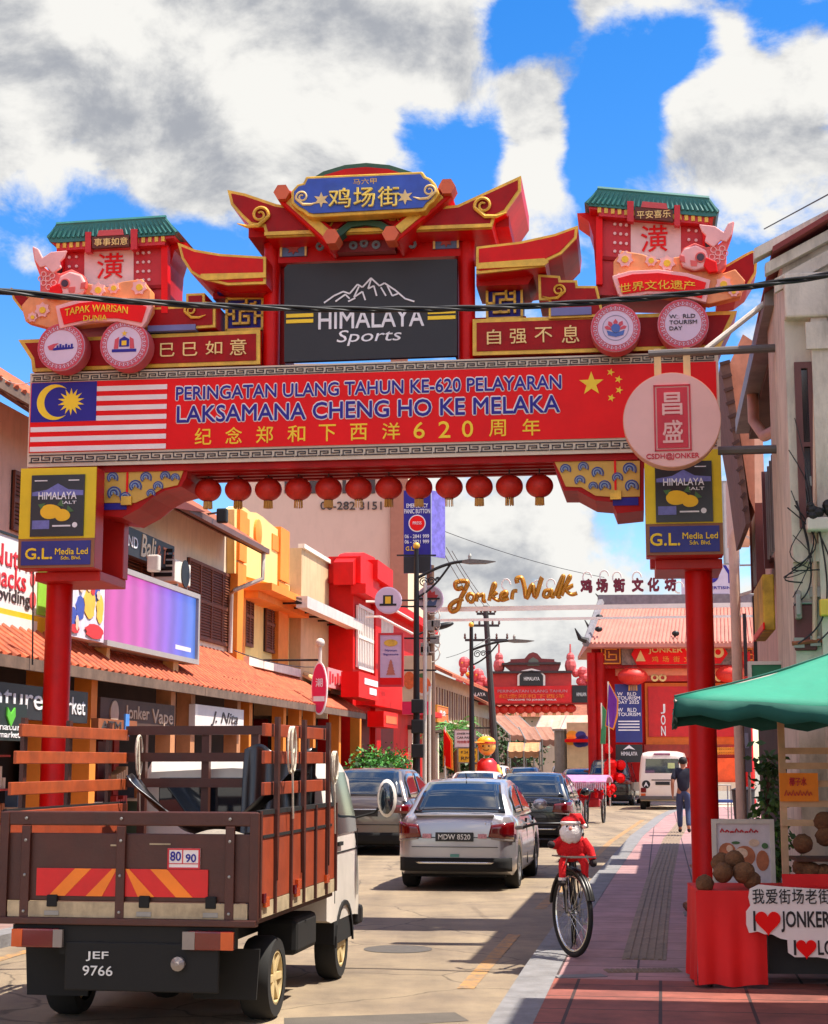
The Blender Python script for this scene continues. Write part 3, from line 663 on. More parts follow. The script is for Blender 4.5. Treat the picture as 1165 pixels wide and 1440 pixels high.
# ------------------------------------------------------------------ light boxes below the beam ends
PACK = M('black_packet', (44, 46, 50), .35, var=.2); LEM = M('lemon_print', (240, 190, 30), .5, var=.15); LEAF = M('leaf_print', (70, 110, 60), .5); PURP = M('purple_print', (112, 116, 180), .5, var=.3, scale=12)
RBOX = M('box_red_paint', (196, 24, 14), .45, var=.15)
def light_box(lab, l, r, t, b, pk, gl, fy, dy, split):
    xa, xb, za, zb = G.rect(l, r, t, b, fy)
    th = thing('advertising_box', lab, 'advertising box', G.M @ V(((xa+xb)/2, fy+.1, za)), -R(7.6), 'advertising boxes under the beam ends')
    G.mb().bx(xa, xb, fy+.02, fy+.30, za-.01, zb).build('case', RBOX, th, bevel=.01)
    _, zs = G.un(l, split, fy)
    G.mb().bx(xa, xb, fy, fy+.018, zs, zb).build('yellow_face', M('sign_yellow', (226, 196, 20), .5, var=.1), th)
    gf = G.mb().bx(xa, xb, fy, fy+.018, za, zs-.002).build('lower_frame', M('bronze_frame', (150, 96, 60), .5), th)
    P = [(xa+.04, za+.03), (xb-.04, za+.03), (xb-.04, zs-.03), (xa+.04, zs-.03)]
    bl = G.mb().prism(inset(P, 0), fy-.012, fy+.01).build('name_panel', M('panel_blue', (44, 48, 130), .5), th)
    text_on(G, 'G.L.', YELL, bl, *gl[0], fy-.012, bold=.06); text_on(G, 'Media Led', YELL, bl, *gl[1], fy-.012, bold=.03); text_on(G, 'Sdn. Bhd.', YELL, bl, *gl[2], fy-.012, bold=.02)
    p = G.mb().bx(*G.rect(*pk, fy)[:2], fy-.02, fy, *G.rect(*pk, fy)[2:]).build('packet_picture', PACK, th)
    xa2, xb2, za2, zb2 = G.rect(*pk, fy); w, h = xb2-xa2, zb2-za2
    def T(s, u0, u1, v0, v1, m=WL, **k): add_text(G.mb(), s, xa2+w*u0, xa2+w*u1, za2+h*v0, za2+h*v1, fy-.02, .004, **k).build('lettering', m, p, recalc=False)
    T('HIMALAYA', .14, .86, .60, .72, bold=.03); T('SALT', .56, .86, .52, .57, bold=.03)
    mb = G.mb(); cx, cz = xa2+w*.36, za2+h*.40
    mb.prism([(cx+w*.20*math.cos(k*.3)*(1+.12*math.cos(k*.3)), cz+h*.12*math.sin(k*.3)) for k in range(21)], fy-.024, fy-.019)
    mb.prism([(xa2+w*.60+w*.14*math.cos(k*.3)*(1+.12*math.cos(k*.3+1)), za2+h*.34+h*.10*math.sin(k*.3)) for k in range(21)], fy-.028, fy-.019); mb.build('lemon_picture', LEM, p)
    mb = G.mb(); mb.prism([(xa2+w*.5, za2+h*.50), (xa2+w*.58, za2+h*.60), (xa2+w*.62, za2+h*.48)], fy-.027, fy-.019); mb.prism([(xa2+w*.68, za2+h*.38), (xa2+w*.82, za2+h*.40), (xa2+w*.7, za2+h*.5)], fy-.027, fy-.019); mb.prism([(xa2+w*.14, za2+h*.52), (xa2+w*.28, za2+h*.54), (xa2+w*.2, za2+h*.44)], fy-.027, fy-.019); mb.build('leaf_picture', LEAF, p)
    mb = G.mb(); mb.bx(xa2+w*.04, xa2+w*.36, fy-.024, fy-.019, za2+h*.12, za2+h*.26)
    mb.prism([(xa2+w*.02, za2+h*.72), (xa2+w*.3, za2+h*.76), (xa2+w*.5, za2+h*.86), (xa2+w*.7, za2+h*.76), (xa2+w*.98, za2+h*.74), (xa2+w*.98, za2+h*.66), (xa2+w*.02, za2+h*.66)], fy-.0205, fy-.0195); mb.build('mountain_picture', PURP, p)
    mb = G.mb(); mb.bx(xa2+w*.42, xa2+w*.76, fy-.024, fy-.019, za2+h*.155, za2+h*.18); mb.bx(xa2+w*.06, xa2+w*.3, fy-.024, fy-.019, za2+h*.90, za2+h*.915); mb.bx(xa2+w*.7, xa2+w*.9, fy-.024, fy-.019, za2+h*.90, za2+h*.915); disc(mb, xa2+w*.84, za2+h*.18, w*.05, fy-.024, fy-.019, 12); mb.build('small_print', WL, p)
    mb = G.mb(); mb.bx(xa+.1, xb+dy, fy+.29, fy+1.25, za-.12, za-.012); mb.bx(xa+.05, xb, fy+1.06, fy+1.25, za-.012, zb)
    mb.build('bracket_frame', RBOX, th, bevel=.01)
light_box('yellow and blue advertising box with a black lemon sweets packet, on the left pillar', 30, 134, 659, 799, (46, 119, 669, 755), ((36, 74, 771, 787), (78, 124, 771, 780), (86, 114, 782, 787)), -.35, -.02, 758)
light_box('yellow and blue advertising box half hidden behind the pink round sign, on the right pillar', 906, 1016, 634, 781, (921, 1002, 650, 735), ((914, 957, 750, 768), (960, 1010, 749, 758), (970, 1000, 760, 766)), -.30, -.0, 737)

# ------------------------------------------------------------------ lanterns in a row under the beam
LAN = M('lantern_silk', (206, 40, 24), .55, var=.25, scale=20); LANG = M('lantern_gold', (206, 150, 60), .5)
def lantern(rx, rz):
    t = thing('paper_lantern', 'red paper lantern', 'lantern')
    mb = MB(); n, m = 32, 12; rings = []
    for i in range(m+1):
        th = R(14+152*i/m); rings.append([(rx*math.sin(th)*math.cos(2*math.pi*k/n)*(1-.05*(k % 2)), rx*math.sin(th)*math.sin(2*math.pi*k/n)*(1-.05*(k % 2)), -rz*math.cos(th)) for k in range(n)])
    mb.loft(rings).build('silk_body', LAN, t, smooth=50)
    mb = MB(); mb.lathe([(rx*.32, -rz*1.02), (rx*.32, -rz*.93)], n=16); mb.lathe([(rx*.32, rz*.93), (rx*.32, rz*1.04)], n=16); mb.build('rim', M('lantern_rim', (110, 24, 16), .5), t)
    mb = MB()
    for k in range(10):
        a = 2*math.pi*k/10; mb.bar((rx*.26*math.cos(a), rx*.26*math.sin(a), -rz), (rx*.28*math.cos(a), rx*.28*math.sin(a), -rz*1.62), .022, .01)
    mb.build('tassel', LANG, t); MB().tube([(0,0,rz*1.02), (0,0,rz*1.45)], .008, 6).build('hanger', BLACK, t)
    return t
l0 = None; names = ['leftmost', 'second from the left', 'third from the left', 'fourth from the left', 'fifth from the left', 'sixth from the left', 'sixth from the right', 'fifth from the right', 'fourth from the right', 'third from the right', 'second from the right', 'rightmost']
for i in range(12):
    px = 293+(759-293)*i/11; py = 689.5-6*i/11
    p = G.wP(px, py, .5)
    if l0 is None: l0 = lantern(.158, .135); o = l0; o.location = p
    else: o = copy_tree(l0, p, rz=rnd.uniform(0, 3))
    o['label'] = f'red paper lantern under the near gate beam, {names[i]}'; o['group'] = 'lanterns under the near gate beam'

# ------------------------------------------------------------------ festive goldfish displays on the beam
TEAL = M('teal_roof_paint', (38, 112, 104), .5, var=.2); PINKW = M('pale_pink_panel', (232, 196, 190), .6); CORAL = M('goldfish_coral', (226, 92, 84), .5, var=.25, scale=5); PALEP = M('goldfish_pink', (238, 176, 170), .5, var=.15); ORNG = M('flower_orange', (236, 150, 92), .5, var=.2, scale=6); DRED = M('display_red', (196, 26, 34), .5, var=.12); BRN = M('brown_plaque', (92, 40, 24), .6)
def display(lab, f, dx, dy, top_s, rib):
    """f maps the photographed left display; right one is mirrored about its axis"""
    def q(pts): return [f(a, b) for a, b in pts]
    Y = .02
    b = q([(150, 465)])[0]; bx_, _ = G.un(*b, Y)
    t = thing('festive_display', lab, 'festive display', G.M @ V((bx_, .35, BZ1+.45)), -R(7.6), 'goldfish house displays on the gate')
    P = lambda n_, m_, pts, y0, y1, par=None, **k: poly_on(G, n_, m_, par or t, q(pts), y0, y1, **k)
    P('house_wall', DRED, [(82, 345), (234, 330), (234, 455), (82, 455)], .05, .75)
    rf = P('tiled_roof', TEAL, [(66, 332), (80, 317), (233, 307), (252, 326), (246, 330), (82, 341), (70, 340)], -.12, .9)
    mb = G.mb()
    for k in range(27):
        a, b_ = f(68+180*k/26, 334-8*k/26+1); c, d = f(81+151*k/26, 317-10*k/26); mb.tube([G.P(a, b_, -.13), G.P(c, d, -.10)], .02, 6)
    a, b_ = f(80, 316); c, d = f(234, 306); mb.tube([G.P(a, b_, -.1), G.P(c, d, -.1)], .03, 6)
    mb.build('roof_tiles', TEAL, rf)
    P('eave_board', DRED, [(70, 340), (248, 328), (244, 334), (232, 336), (232, 344), (82, 352), (80, 344)], -.09, .85)
    P('white_panel', PINKW, [(119, 352), (188, 348), (188, 402), (119, 404)], .035, .06)
    pl_ = P('name_plaque', BRN, [(130, 333), (182, 330), (182, 346), (130, 349)], -.14, -.08)
    P('plaque_post', DRED, [(120, 326), (128, 326), (128, 354), (120, 355)], -.15, -.05); P('plaque_post', DRED, [(184, 322), (193, 322), (193, 350), (184, 351)], -.15, -.05)
    P('roof_crest', M('crest_pink', (196, 70, 70), .5), [(139, 324), (172, 322), (174, 330), (137, 332)], -.15, -.05)
    xa, xb = sorted((G.un(*f(133, 340), -.14)[0], G.un(*f(180, 340), -.14)[0])); zc = G.un(*f(156, 340), -.14)[1]
    add_text(G.mb(), top_s, xa, xb, zc-.045, zc+.045, -.142, .008, bold=.015).build('lettering', CREG, pl_, recalc=False)
    xa, xb = sorted((G.un(*f(137, 375), .03)[0], G.un(*f(174, 375), .03)[0])); zc = G.un(*f(156, 374), .03)[1]
    add_text(G.mb(), '潢', xa, xb, zc-.155, zc+.155, .03, .008, bold=.02).build('lettering', VINYL, t, recalc=False)
    mb = G.mb()
    for u in (98, 108, 194, 202, 210):
        for v in (362, 375, 388, 400): a, b_ = f(u, v-(u-98)*.06); disc(mb, *G.un(a, b_, .04), .018, .03, .05, 8)
    mb.build('door_studs', PINKW, t)
    P('side_wing', RED, [(206, 336), (262, 341), (246, 352), (240, 372), (236, 430), (206, 440)], .15, .72)
    # goldfish
    fs = P('goldfish_body', CORAL, [(45, 346), (52, 352), (58, 372), (68, 380), (84, 384), (100, 378), (116, 386), (121, 398), (118, 412), (104, 418), (82, 416), (66, 420), (56, 410), (56, 388), (48, 366)], -.28, -.12, bevel=.02)
    P('tail_fin', PALEP, [(46, 346), (54, 350), (60, 362), (72, 354), (94, 352), (90, 362), (84, 368), (86, 376), (74, 384), (64, 374), (56, 376), (49, 366)], -.31, -.27, fs, bevel=.01)
    P('head', PALEP, [(80, 402), (84, 388), (98, 381), (114, 386), (121, 398), (116, 412), (100, 417), (86, 413)], -.32, -.26, fs, bevel=.02)
    mb = G.mb(); disc(mb, *G.un(*f(92, 399), -.32), .04, -.345, -.31, 16); mb.build('eye', M('eye_dark', (70, 30, 40), .3), fs)
    mb = G.mb(); ring(mb, *G.un(*f(92, 399), -.32), .042, .058, -.335, -.31, 16); mb.build('eye_ring', CORAL, fs)
    mb = G.mb()
    for (u, v) in ((62, 386), (68, 392), (62, 398), (74, 388), (69, 404), (76, 398), (75, 410), (58, 392)): ring(mb, *G.un(*f(u, v), -.28), .026, .036, -.292, -.27, 10)
    mb.build('scales', PALEP, fs)
    P('side_fin', VINYL, [(70, 404), (84, 398), (88, 410), (80, 420), (68, 418)], -.34, -.27, fs, bevel=.01); P('mouth', CORAL, [(114, 398), (121, 396), (120, 404), (113, 406)], -.335, -.26, fs)
    P('cheek', CORAL, [(96, 404), (106, 403), (105, 411), (97, 411)], -.33, -.26, fs)
    mb = G.mb()
    for k in range(17):
        a, b_ = f(84+9.2*k, 346-.62*k+1.5); x_, z_ = G.un(a, b_, -.05); mb.bx(x_-.02, x_+.02, -.105, -.04, z_-.03, z_+.03)
    mb.build('eave_blocks', GOLD, t)
    for u in (84, 231): P('corner_post', VINYL, [(u-4, 346), (u+5, 345), (u+5, 440), (u-4, 440)], -.02, .1)
    P('cross_rail', MAROON, [(88, 405), (118, 404), (118, 409), (88, 410)], .02, .06); P('cross_rail', MAROON, [(190, 402), (228, 400), (228, 405), (190, 407)], .02, .06)
    P('back_fin', BLACK, [(66, 374), (78, 368), (86, 374), (84, 386), (72, 388)], -.12, -.05)
    # flowers and scroll ribbon
    P('flower_base', ORNG, [(36, 452), (30, 430), (44, 414), (60, 420), (84, 410), (120, 398), (150, 404), (172, 396), (200, 392), (212, 408), (212, 436), (200, 456), (160, 452), (110, 458), (80, 464)], -.22, -.05, bevel=.01)
    mb = G.mb()
    for (u, v, r_) in ((138, 408, 12), (160, 405, 9), (196, 404, 12), (60, 436, 12), (46, 446, 8), (204, 432, 9)): a, b_ = f(u, v); star(mb, *G.un(a, b_, -.24), r_/128, -.25, -.2, 7, .75)
    mb.build('blossoms', PALEP, t)
    mb = G.mb()
    for (u, v, r_) in ((138, 408, 5), (160, 405, 4), (196, 404, 5), (60, 436, 5), (46, 446, 3)): a, b_ = f(u, v); disc(mb, *G.un(a, b_, -.26), r_/128, -.265, -.24, 10)
    mb.build('blossom_hearts', LEM, t)
    rb = P('ribbon', PALEP, [(78, 430), (110, 421), (150, 417), (190, 420), (214, 428), (206, 452), (200, 460), (165, 452), (130, 452), (96, 459), (84, 462)], -.30, -.22, bevel=.008)
    P('ribbon_face', VINYL, [(84, 434), (112, 426), (150, 422), (186, 425), (206, 431), (199, 453), (165, 447), (130, 447), (98, 454), (90, 456)], -.32, -.29, rb)
    for s, (l, r, tt, bb), ar in rib: 
        x0_, x1_, z0_, z1_ = G.rect(l, r, tt, bb, -.32)
        add_text(G.mb(), s, x0_, x1_, z0_, z1_, -.322, .008, bold=.02, arc=ar).build('lettering', LEM, rb, recalc=False)
    return t
display('goldfish and teal roofed gate house board at the left end of the archway', lambda a, b: (a, b), 0, 0, '事事如意', [('TAPAK WARISAN', (92, 180, 435, 445), .04), ('DUNIA', (118, 151, 444, 452), 0)])
# mirrored copy of the drawing for the right end (its letters stay readable)
def fr_(a, b): return (920 + (156-a)*1.02, b + (-38.5) + (156-a)*-.03 - (a-156)*.055)
display('goldfish and teal roofed gate house board at the right end of the archway', fr_, 0, 0, '平安喜乐', [('世界文化遗产', (871, 978, 400, 413), .03)])
# curled roof ends behind the displays
bordered('curled_roof_end', [(1066, 355), (1058, 352), (1046, 358), (1022, 372), (1010, 376), (1010, 420), (1036, 416), (1052, 404), (1064, 384)], .3, .9, .03)
bordered('curled_roof_end', [(15, 404), (28, 410), (44, 416), (60, 420), (60, 452), (44, 448), (30, 436), (18, 420)], .3, .9, .03)
# round badges
def badge(lab, px, py, r, kind):
    x, z = G.un(px, py, -.28); rr = r*.98*abs(G.un(px+r, py, -.28)[0]-x)/r
    t = thing('round_badge', lab, 'badge', G.M @ V((x, -.3, z-rr)), -R(7.6), 'round badges on the archway')
    disc(G.mb(), x, z, rr, -.26, -.05, 40).build('drum', M('badge_side', (206, 86, 92), .5), t, smooth=40)
    disc(G.mb(), x, z, rr*.99, -.28, -.25, 40).build('face', LILAC, t)
    mb = G.mb(); ring(mb, x, z, rr*.9, rr*.98, -.286, -.27)
    for k in range(30):
        a = 2*math.pi*k/30; ring(mb, x+rr*.83*math.cos(a), z+rr*.83*math.sin(a), .01, .02, -.286, -.27, 6)
    ring(mb, x, z, rr*.72, rr*.745, -.286, -.27); mb.build('patterned_ring', PINKR, t)
    if kind == 'day':
        mb = G.mb(); 
        for i, (s, w) in enumerate((('W   RLD', 1.02), ('TOURISM', 1.08), ('DAY', .5))):
            add_text(mb, s, x-rr*.54, x-rr*.54+rr*w, z+rr*(.22-.24*i), z+rr*(.38-.24*i), -.281, .006, bold=.03)
        mb.build('lettering', KEY, t, recalc=False)
        mb = G.mb(); ring(mb, x-rr*.22, z+rr*.3, rr*.05, rr*.08, -.287, -.27, 14); mb.build('letter_ring', LILAC, t)
    elif kind == 'crest':
        mb = G.mb(); mb.prism([(x-rr*.2, z-rr*.1), (x+rr*.2, z-rr*.1), (x+rr*.2, z+rr*.2), (x, z+rr*.32), (x-rr*.2, z+rr*.2)], -.286, -.27); mb.bx(x-rr*.5, x+rr*.5, -.285, -.27, z-rr*.32, z-rr*.2); mb.build('crest', BLUE, t)
        mb = G.mb(); mb.prism([(x-rr*.42, z-rr*.18), (x-rr*.24, z-rr*.18), (x-rr*.22, z+rr*.3), (x-rr*.38, z+rr*.2)], -.286, -.27); mb.prism([(x+rr*.42, z-rr*.18), (x+rr*.24, z-rr*.18), (x+rr*.22, z+rr*.3), (x+rr*.38, z+rr*.2)], -.286, -.27); mb.build('supporters', PINKR, t)
        mb = G.mb(); star(mb, x, z+rr*.44, rr*.13, -.286, -.27); mb.bx(x-rr*.1, x+rr*.1, -.29, -.27, z-rr*.05, z+rr*.14); mb.build('crest_gold', LEM, t)
    elif kind == 'lotus':
        mb = G.mb()
        for k in range(5):
            a = R(90+(k-2)*38); mb.prism([(x, z-rr*.1), (x+rr*.38*math.cos(a-.25), z-rr*.05+rr*.3*math.sin(a-.25)), (x+rr*.46*math.cos(a), z-rr*.05+rr*.42*math.sin(a)), (x+rr*.38*math.cos(a+.25), z-rr*.05+rr*.3*math.sin(a+.25))], -.285-.001*k, -.27)
        mb.build('petals', PINKR, t)
        mb = G.mb(); disc(mb, x, z-rr*.02, rr*.18, -.292, -.27, 20); mb.prism([(x-rr*.36, z-rr*.1), (x-rr*.3, z-rr*.3), (x, z-rr*.38), (x+rr*.3, z-rr*.3), (x+rr*.36, z-rr*.1), (x, z-rr*.22)], -.287, -.27); mb.build('hands', M('emblem_blue', (70, 100, 170), .5), t)
        mb = G.mb(); ring(mb, x, z, rr*.5, rr*.53, -.284, -.27); mb.build('inner_ring', M('thin_grey', (150, 140, 160), .6), t)
    else:
        mb = G.mb(); mb.prism([(x-rr*.56, z+rr*.04), (x-rr*.3, z+rr*.14), (x-rr*.1, z+rr*.16), (x-rr*.22, z+.02), (x-rr*.36, z-rr*.12), (x-rr*.5, z-rr*.1)], -.286, -.27); mb.build('red_swirl', PINKR, t)
        mb = G.mb(); mb.prism([(x-rr*.5, z-rr*.1), (x-rr*.2, z-rr*.02), (x+rr*.56, z-rr*.02), (x+rr*.5, z-rr*.09), (x-rr*.3, z-rr*.14)], -.284, -.27)
        for k in range(6): mb.bx(x-rr*.18+k*rr*.12, x-rr*.1+k*rr*.12, -.286, -.27, z-rr*.06, z+rr*(.12 if k % 2 else .07))
        mb.build('blue_script', BLUE, t)
badge('pale round badge with a red swirl and blue script, leftmost on the archway', 86, 488, 34, 'swirl')
badge('pale round badge with a blue and gold crest beside red supporters, above the striped flag', 175, 484, 35, 'crest')
badge('pale round badge with a red and blue flower emblem, right of the gold Chinese lettering', 866, 461, 36, 'lotus')
badge('pale round badge reading world tourism day, on the right end of the archway', 961, 455, 37, 'day')
# ------------------------------------------------------------------ left row of shophouses
EV = Fr((-5.43, 21.4, 0), math.pi/2 - SANG)      # plane of the eave line; x runs up the street, y into the row
def sx(px, y=1.7, py=1000): return EV.un(px, py, y)[0]
def sz(px, py, y=1.7): return EV.un(px, py, y)[1]
TERRA = M('terracotta_tile', (190, 92, 54), .8, var=.5, scale=5, grime=.6, bump=.2)
TERRD = M('weathered_tile', (150, 84, 58), .85, var=.4, scale=3, grime=.4, bump=.2)
PLW = M('cream_plaster', (236, 218, 190), .8, var=.12, scale=1.2, grime=.22, bump=.15)
PLP = M('pinkish_plaster', (226, 176, 148), .8, var=.15, scale=1.2, grime=.2, bump=.15)
PLO = M('orange_plaster', (240, 140, 44), .7, var=.15, scale=1.5, grime=.1)
PLY = M('pale_yellow_plaster', (246, 208, 130), .75, var=.12, scale=1.2, grime=.12)
PLR = M('bright_red_plaster', (214, 14, 10), .6, var=.2, scale=1.2, grime=.2, spec=.25)
BEI = M('beige_plaster', (206, 176, 134), .85, var=.16, scale=.8, grime=.25)
SHUT = M('brown_shutter', (120, 62, 34), .65, var=.25, scale=4, grime=.2)
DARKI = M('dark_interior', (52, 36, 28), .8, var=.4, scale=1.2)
WOODD = M('dark_wood', (78, 46, 30), .7, var=.3, scale=4)
PIPE = M('white_pipe', (214, 204, 190), .6, var=.15, grime=.25)
STEEL = M('grey_steel', (150, 146, 140), .45, .6, var=.2)
IRON = M('black_iron', (30, 28, 28), .5, .3, var=.2)
GLASSD = M('dark_glass', (34, 38, 44), .08, var=.2, scale=.8, spec=.8)

def bld(name, lab, px, grp=None):
    return thing(name, lab, 'building', EV.M @ V((sx(px), 1.7, 0)), math.pi/2-SANG, grp)
def ebox(name, mat, par, x0, x1, y0, y1, z0, z1, **kw): return EV.mb().bx(x0, x1, y0, y1, z0, z1).build(name, mat, par, **kw)
def lean_to(par, x0, x1, ye, ze, yw, zw, mat, name='lean_to_roof', pitch=.32, over=.0):
    """sloping tiled roof strip with rows of barrel tiles"""
    mb = EV.mb(); d = V((0, yw-ye, zw-ze)); L = d.length; n_ = V((0, -(zw-ze), (yw-ye))).normalized()
    mb.add([(x0, ye, ze), (x1, ye, ze), (x1, yw, zw), (x0, yw, zw), (x0, ye, ze-.07), (x1, ye, ze-.07), (x1, yw, zw-.07), (x0, yw, zw-.07)], [(0,1,2,3), (7,6,5,4), (0,4,5,1), (1,5,6,2), (2,6,7,3), (3,7,4,0)])
    k = int((x1-x0)/pitch); rows = max(3, int(L/.42))
    for i in range(k):
        x = x0+(i+.5)*(x1-x0)/k
        for j in range(rows):
            a = V((x+rnd.uniform(-.008, .008), ye, ze)) + d*(j/rows-.01) + n_*.012; b = V((x, ye, ze)) + d*((j+1)/rows+.02) + n_*.03
            w = pitch*.30
            vs = []
            for p, q in ((a, 1.0), (b, .85)):
                for c in range(5):
                    th = math.pi*c/4; vs.append(p + V((math.cos(th)*w*q, 0, 0)) + n_*(math.sin(th)*w*.75*q))
            mb.add(vs, [(c, c+1, c+6, c+5) for c in range(4)] + [(0, 4, 3, 2, 1), (5, 6, 7, 8, 9)])
    o = mb.build(name, mat, par)
    EV.mb().bx(x0, x1, ye-.06, ye+.0, ze-.14, ze+.02).build('eave_board', M('grey_eave_board', (120, 96, 80), .8, var=.4, scale=3, grime=.4), o)
    return o
def shutter(par, l, r, yt, yb, y=1.7, n=None, mat=SHUT, leaves=2):
    x0, x1 = sx(l, y, (yt+yb)/2), sx(r, y, (yt+yb)/2); z1, z0 = sz(l, yt, y), sz(l, yb, y)
    o = EV.mb().bx(x0, x1, y-.03, y+.02, z0, z1).build('window', M('shutter_gap', (38, 20, 12), .8), par)
    mb = EV.mb(); t = .07; mb.bx(x0, x1, y-.07, y-.031, z1-t, z1); mb.bx(x0, x1, y-.07, y-.031, z0, z0+t)
    for i in range(leaves+1):
        xx = x0+(x1-x0)*i/leaves; mb.bx(max(x0, xx-t/2), min(x1, xx+t/2), y-.069, y-.031, z0+t, z1-t)
    zm = z0+(z1-z0)*.5; mb.bx(x0+t/2, x1-t/2, y-.068, y-.031, zm-t/2, zm+t/2); mb.build('frame', mat, o)
    mb = EV.mb(); z = z0+t
    while z < z1-t-.02:
        mb.add([(x0+.03, y-.06, z), (x1-.03, y-.06, z), (x1-.03, y-.03, z+.05), (x0+.03, y-.03, z+.05), (x0+.03, y-.05, z-.008), (x1-.03, y-.05, z-.008), (x1-.03, y-.026, z+.042), (x0+.03, y-.026, z+.042)], [(0,1,2,3), (4,7,6,5), (0,4,5,1), (2,6,7,3)]); z += .065
    mb.build('slats', mat, o); return o
WEAVE, WEAVZ = 3.1, 4.24
# ---- house A, nearest
xa0, xa1 = -14.0, sx(163)
hA = bld('shophouse', 'nearest shophouse on the left with an orange tiled roof and pinkish upper wall', 100, 'shophouses on the left side')
za = sz(0, 600)
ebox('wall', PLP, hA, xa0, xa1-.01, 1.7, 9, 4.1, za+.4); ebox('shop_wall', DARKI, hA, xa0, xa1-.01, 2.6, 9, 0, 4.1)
lean_to(hA, xa0, xa1-.02, 0, WEAVE, 1.7, WEAVZ, TERRA)
lean_to(hA, xa0, xa1+.3, .7, za+.15, 6.5, za+3.8, TERRA, 'main_roof', .3)
shutter(hA, 15, 60, 660, 745)
for px in (-60, 62, 128): x = sx(px, .25); ebox('column', PLO, hA, x-.14, x+.14, .2, .48, .115, 3.05)
mb = EV.mb()
for i in range(60): mb.bar((xa0+.4*i, .02, WEAVE-.08), (xa0+.4*i, 2.6, WEAVE+.95), .06, .09) if xa0+.4*i < xa1 else None
mb.build('rafters', WOODD, hA)
# ---- house B with the screen
xb1 = sx(327)
hB = bld('shophouse', 'cream shophouse with wide brown shutters behind the glowing purple screen', 250, 'shophouses on the left side')
zg = sz(300, 736, .75)
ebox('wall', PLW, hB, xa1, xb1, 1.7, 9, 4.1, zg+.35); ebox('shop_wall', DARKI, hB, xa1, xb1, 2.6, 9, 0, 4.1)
lean_to(hB, xa1, xb1, 0, WEAVE, 1.7, WEAVZ, TERRA)
xg0, xg1 = sx(233, .75, 711), sx(372, .75, 775)
lean_to(hB, xa1-.3, xg1-.1, .8, zg+.05, 6, zg+3.4, TERRD, 'main_roof', .3)
EV.mb().add([(xa1-.25, .82, zg-.03), (xg1-.15, .82, zg-.03), (xg1-.15, 1.72, zg+.36), (xa1-.25, 1.72, zg+.36)], [(0,1,2,3)]).build('soffit', M('wood_soffit', (130, 84, 62), .8, var=.2), hB)
gut = EV.mb(); gut.bx(xa1-.3, xg1, .62, .80, zg-.09, zg+.03); gut.build('gutter', M('brown_gutter', (108, 72, 60), .5, var=.2), hB)
xp = sx(327, 1.5); EV.mb().tube([(xg1-.2, .72, zg-.08), (xg1-.25, .72, zg-.7), (xg1-.6, 1.3, zg-1.0), (xp, 1.58, zg-1.0), (xp, 1.58, 4.3)], .055, 8).build('downpipe', PIPE, hB, smooth=60)
shutter(hB, 262, 325, 783, 895, leaves=4); shutter(hB, 166, 246, 775, 860, leaves=3)
for px in (240, 268, 333): x = sx(px, .25); ebox('column', M('column_orange', (206, 140, 92), .7, var=.2, grime=.15), hB, x-.14, x+.14, .2, .48, .115, 3.05)
x0_, x1_ = xa1, xb1
mb = EV.mb()
for i in range(40):
    x = x0_+.4*i
    if x < x1_: mb.bar((x, .02, WEAVE-.08), (x, 2.6, WEAVE+.95), .06, .09)
mb.build('rafters', WOODD, hB)
poly_on(EV, 'timber_board', M('rust_wood', (112, 44, 34), .7, var=.2), hB, [(186, 722), (205, 700), (236, 697), (262, 706), (290, 720), (268, 718), (246, 714), (232, 726), (214, 734)], .55, .62)
# ---- house C, yellow with orange pilasters
xc0, xc1 = xb1+.01, sx(402)
hC = bld('shophouse', 'narrow yellow shophouse with orange pilasters and an ornate curved parapet', 365, 'shophouses on the left side')
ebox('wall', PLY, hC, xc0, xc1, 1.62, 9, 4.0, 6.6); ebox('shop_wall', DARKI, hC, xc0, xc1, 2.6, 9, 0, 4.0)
zl = sz(334, 800, 1.2); zp = sz(334, 711, 1.55)
poly_on(EV, 'parapet', PLY, hC, [(330, 806), (330, 716), (336, 712), (345, 714), (352, 720), (361, 721), (370, 727), (379, 735), (390, 744), (401, 750), (401, 826)], 1.5, 1.75)
for l, r in ((329, 341), (388, 402)):
    x0, x1 = sx(l, 1.5), sx(r, 1.5); ebox('pilaster', PLO, hC, x0, x1, 1.45, 1.64, 4.0, 6.5); ebox('parapet_post', PLO, hC, x0, x1-.1, 1.42, 1.8, 6.55, sz((l+r)/2, 722 if l < 340 else 748, 1.5)+.1)
o = ebox('canopy_ledge', PLO, hC, xc0-.05, xc1+.3, .75, 1.64, sz(340, 806, .75)-.08, sz(340, 806, .75)+.1); ebox('ledge_moulding', PLO, o, xc0, xc1+.15, 1.1, 1.63, sz(340, 806, .75)-.25, sz(340, 806, .75)-.082)
for l, r, t, b in ((343, 354, 822, 908), (372, 388, 836, 916)): shutter(hC, l, r, t, b, 1.6)
x, z = EV.un(364, 749, 1.45); mb = EV.mb(); mb.lathe([(.34, 0), (.34, .06), (.1, .1)], (x, 1.5, z), (0, -1, 0), 24); mb.build('medallion', PLO, hC)
mb = EV.mb()
for l, r, t, b in ((336, 347, 722, 745), (380, 391, 748, 770)):
    x0, x1 = sx(l, 1.48), sx(r, 1.48); z1, z0 = sz(l, t, 1.48), sz(l, b, 1.48); mb.bx(x0, x1, 1.47, 1.5, z0, z1)
mb.build('plaster_panel', PLO, hC)
mb = EV.mb(); zz = 4.05; mb.bx(xc0, xc1+.1, 1.3, 1.62, zz, zz+.22); mb.build('string_course', M('white_moulding', (240, 230, 214), .7, grime=.15), hC)
lean_to(hC, xc0, xc1+.1, 0, WEAVE, 1.7, WEAVZ-.1, TERRA)
for px in (350, 398): x = sx(px, .25); ebox('column', PLO, hC, x-.14, x+.14, .2, .48, .115, 3.05)
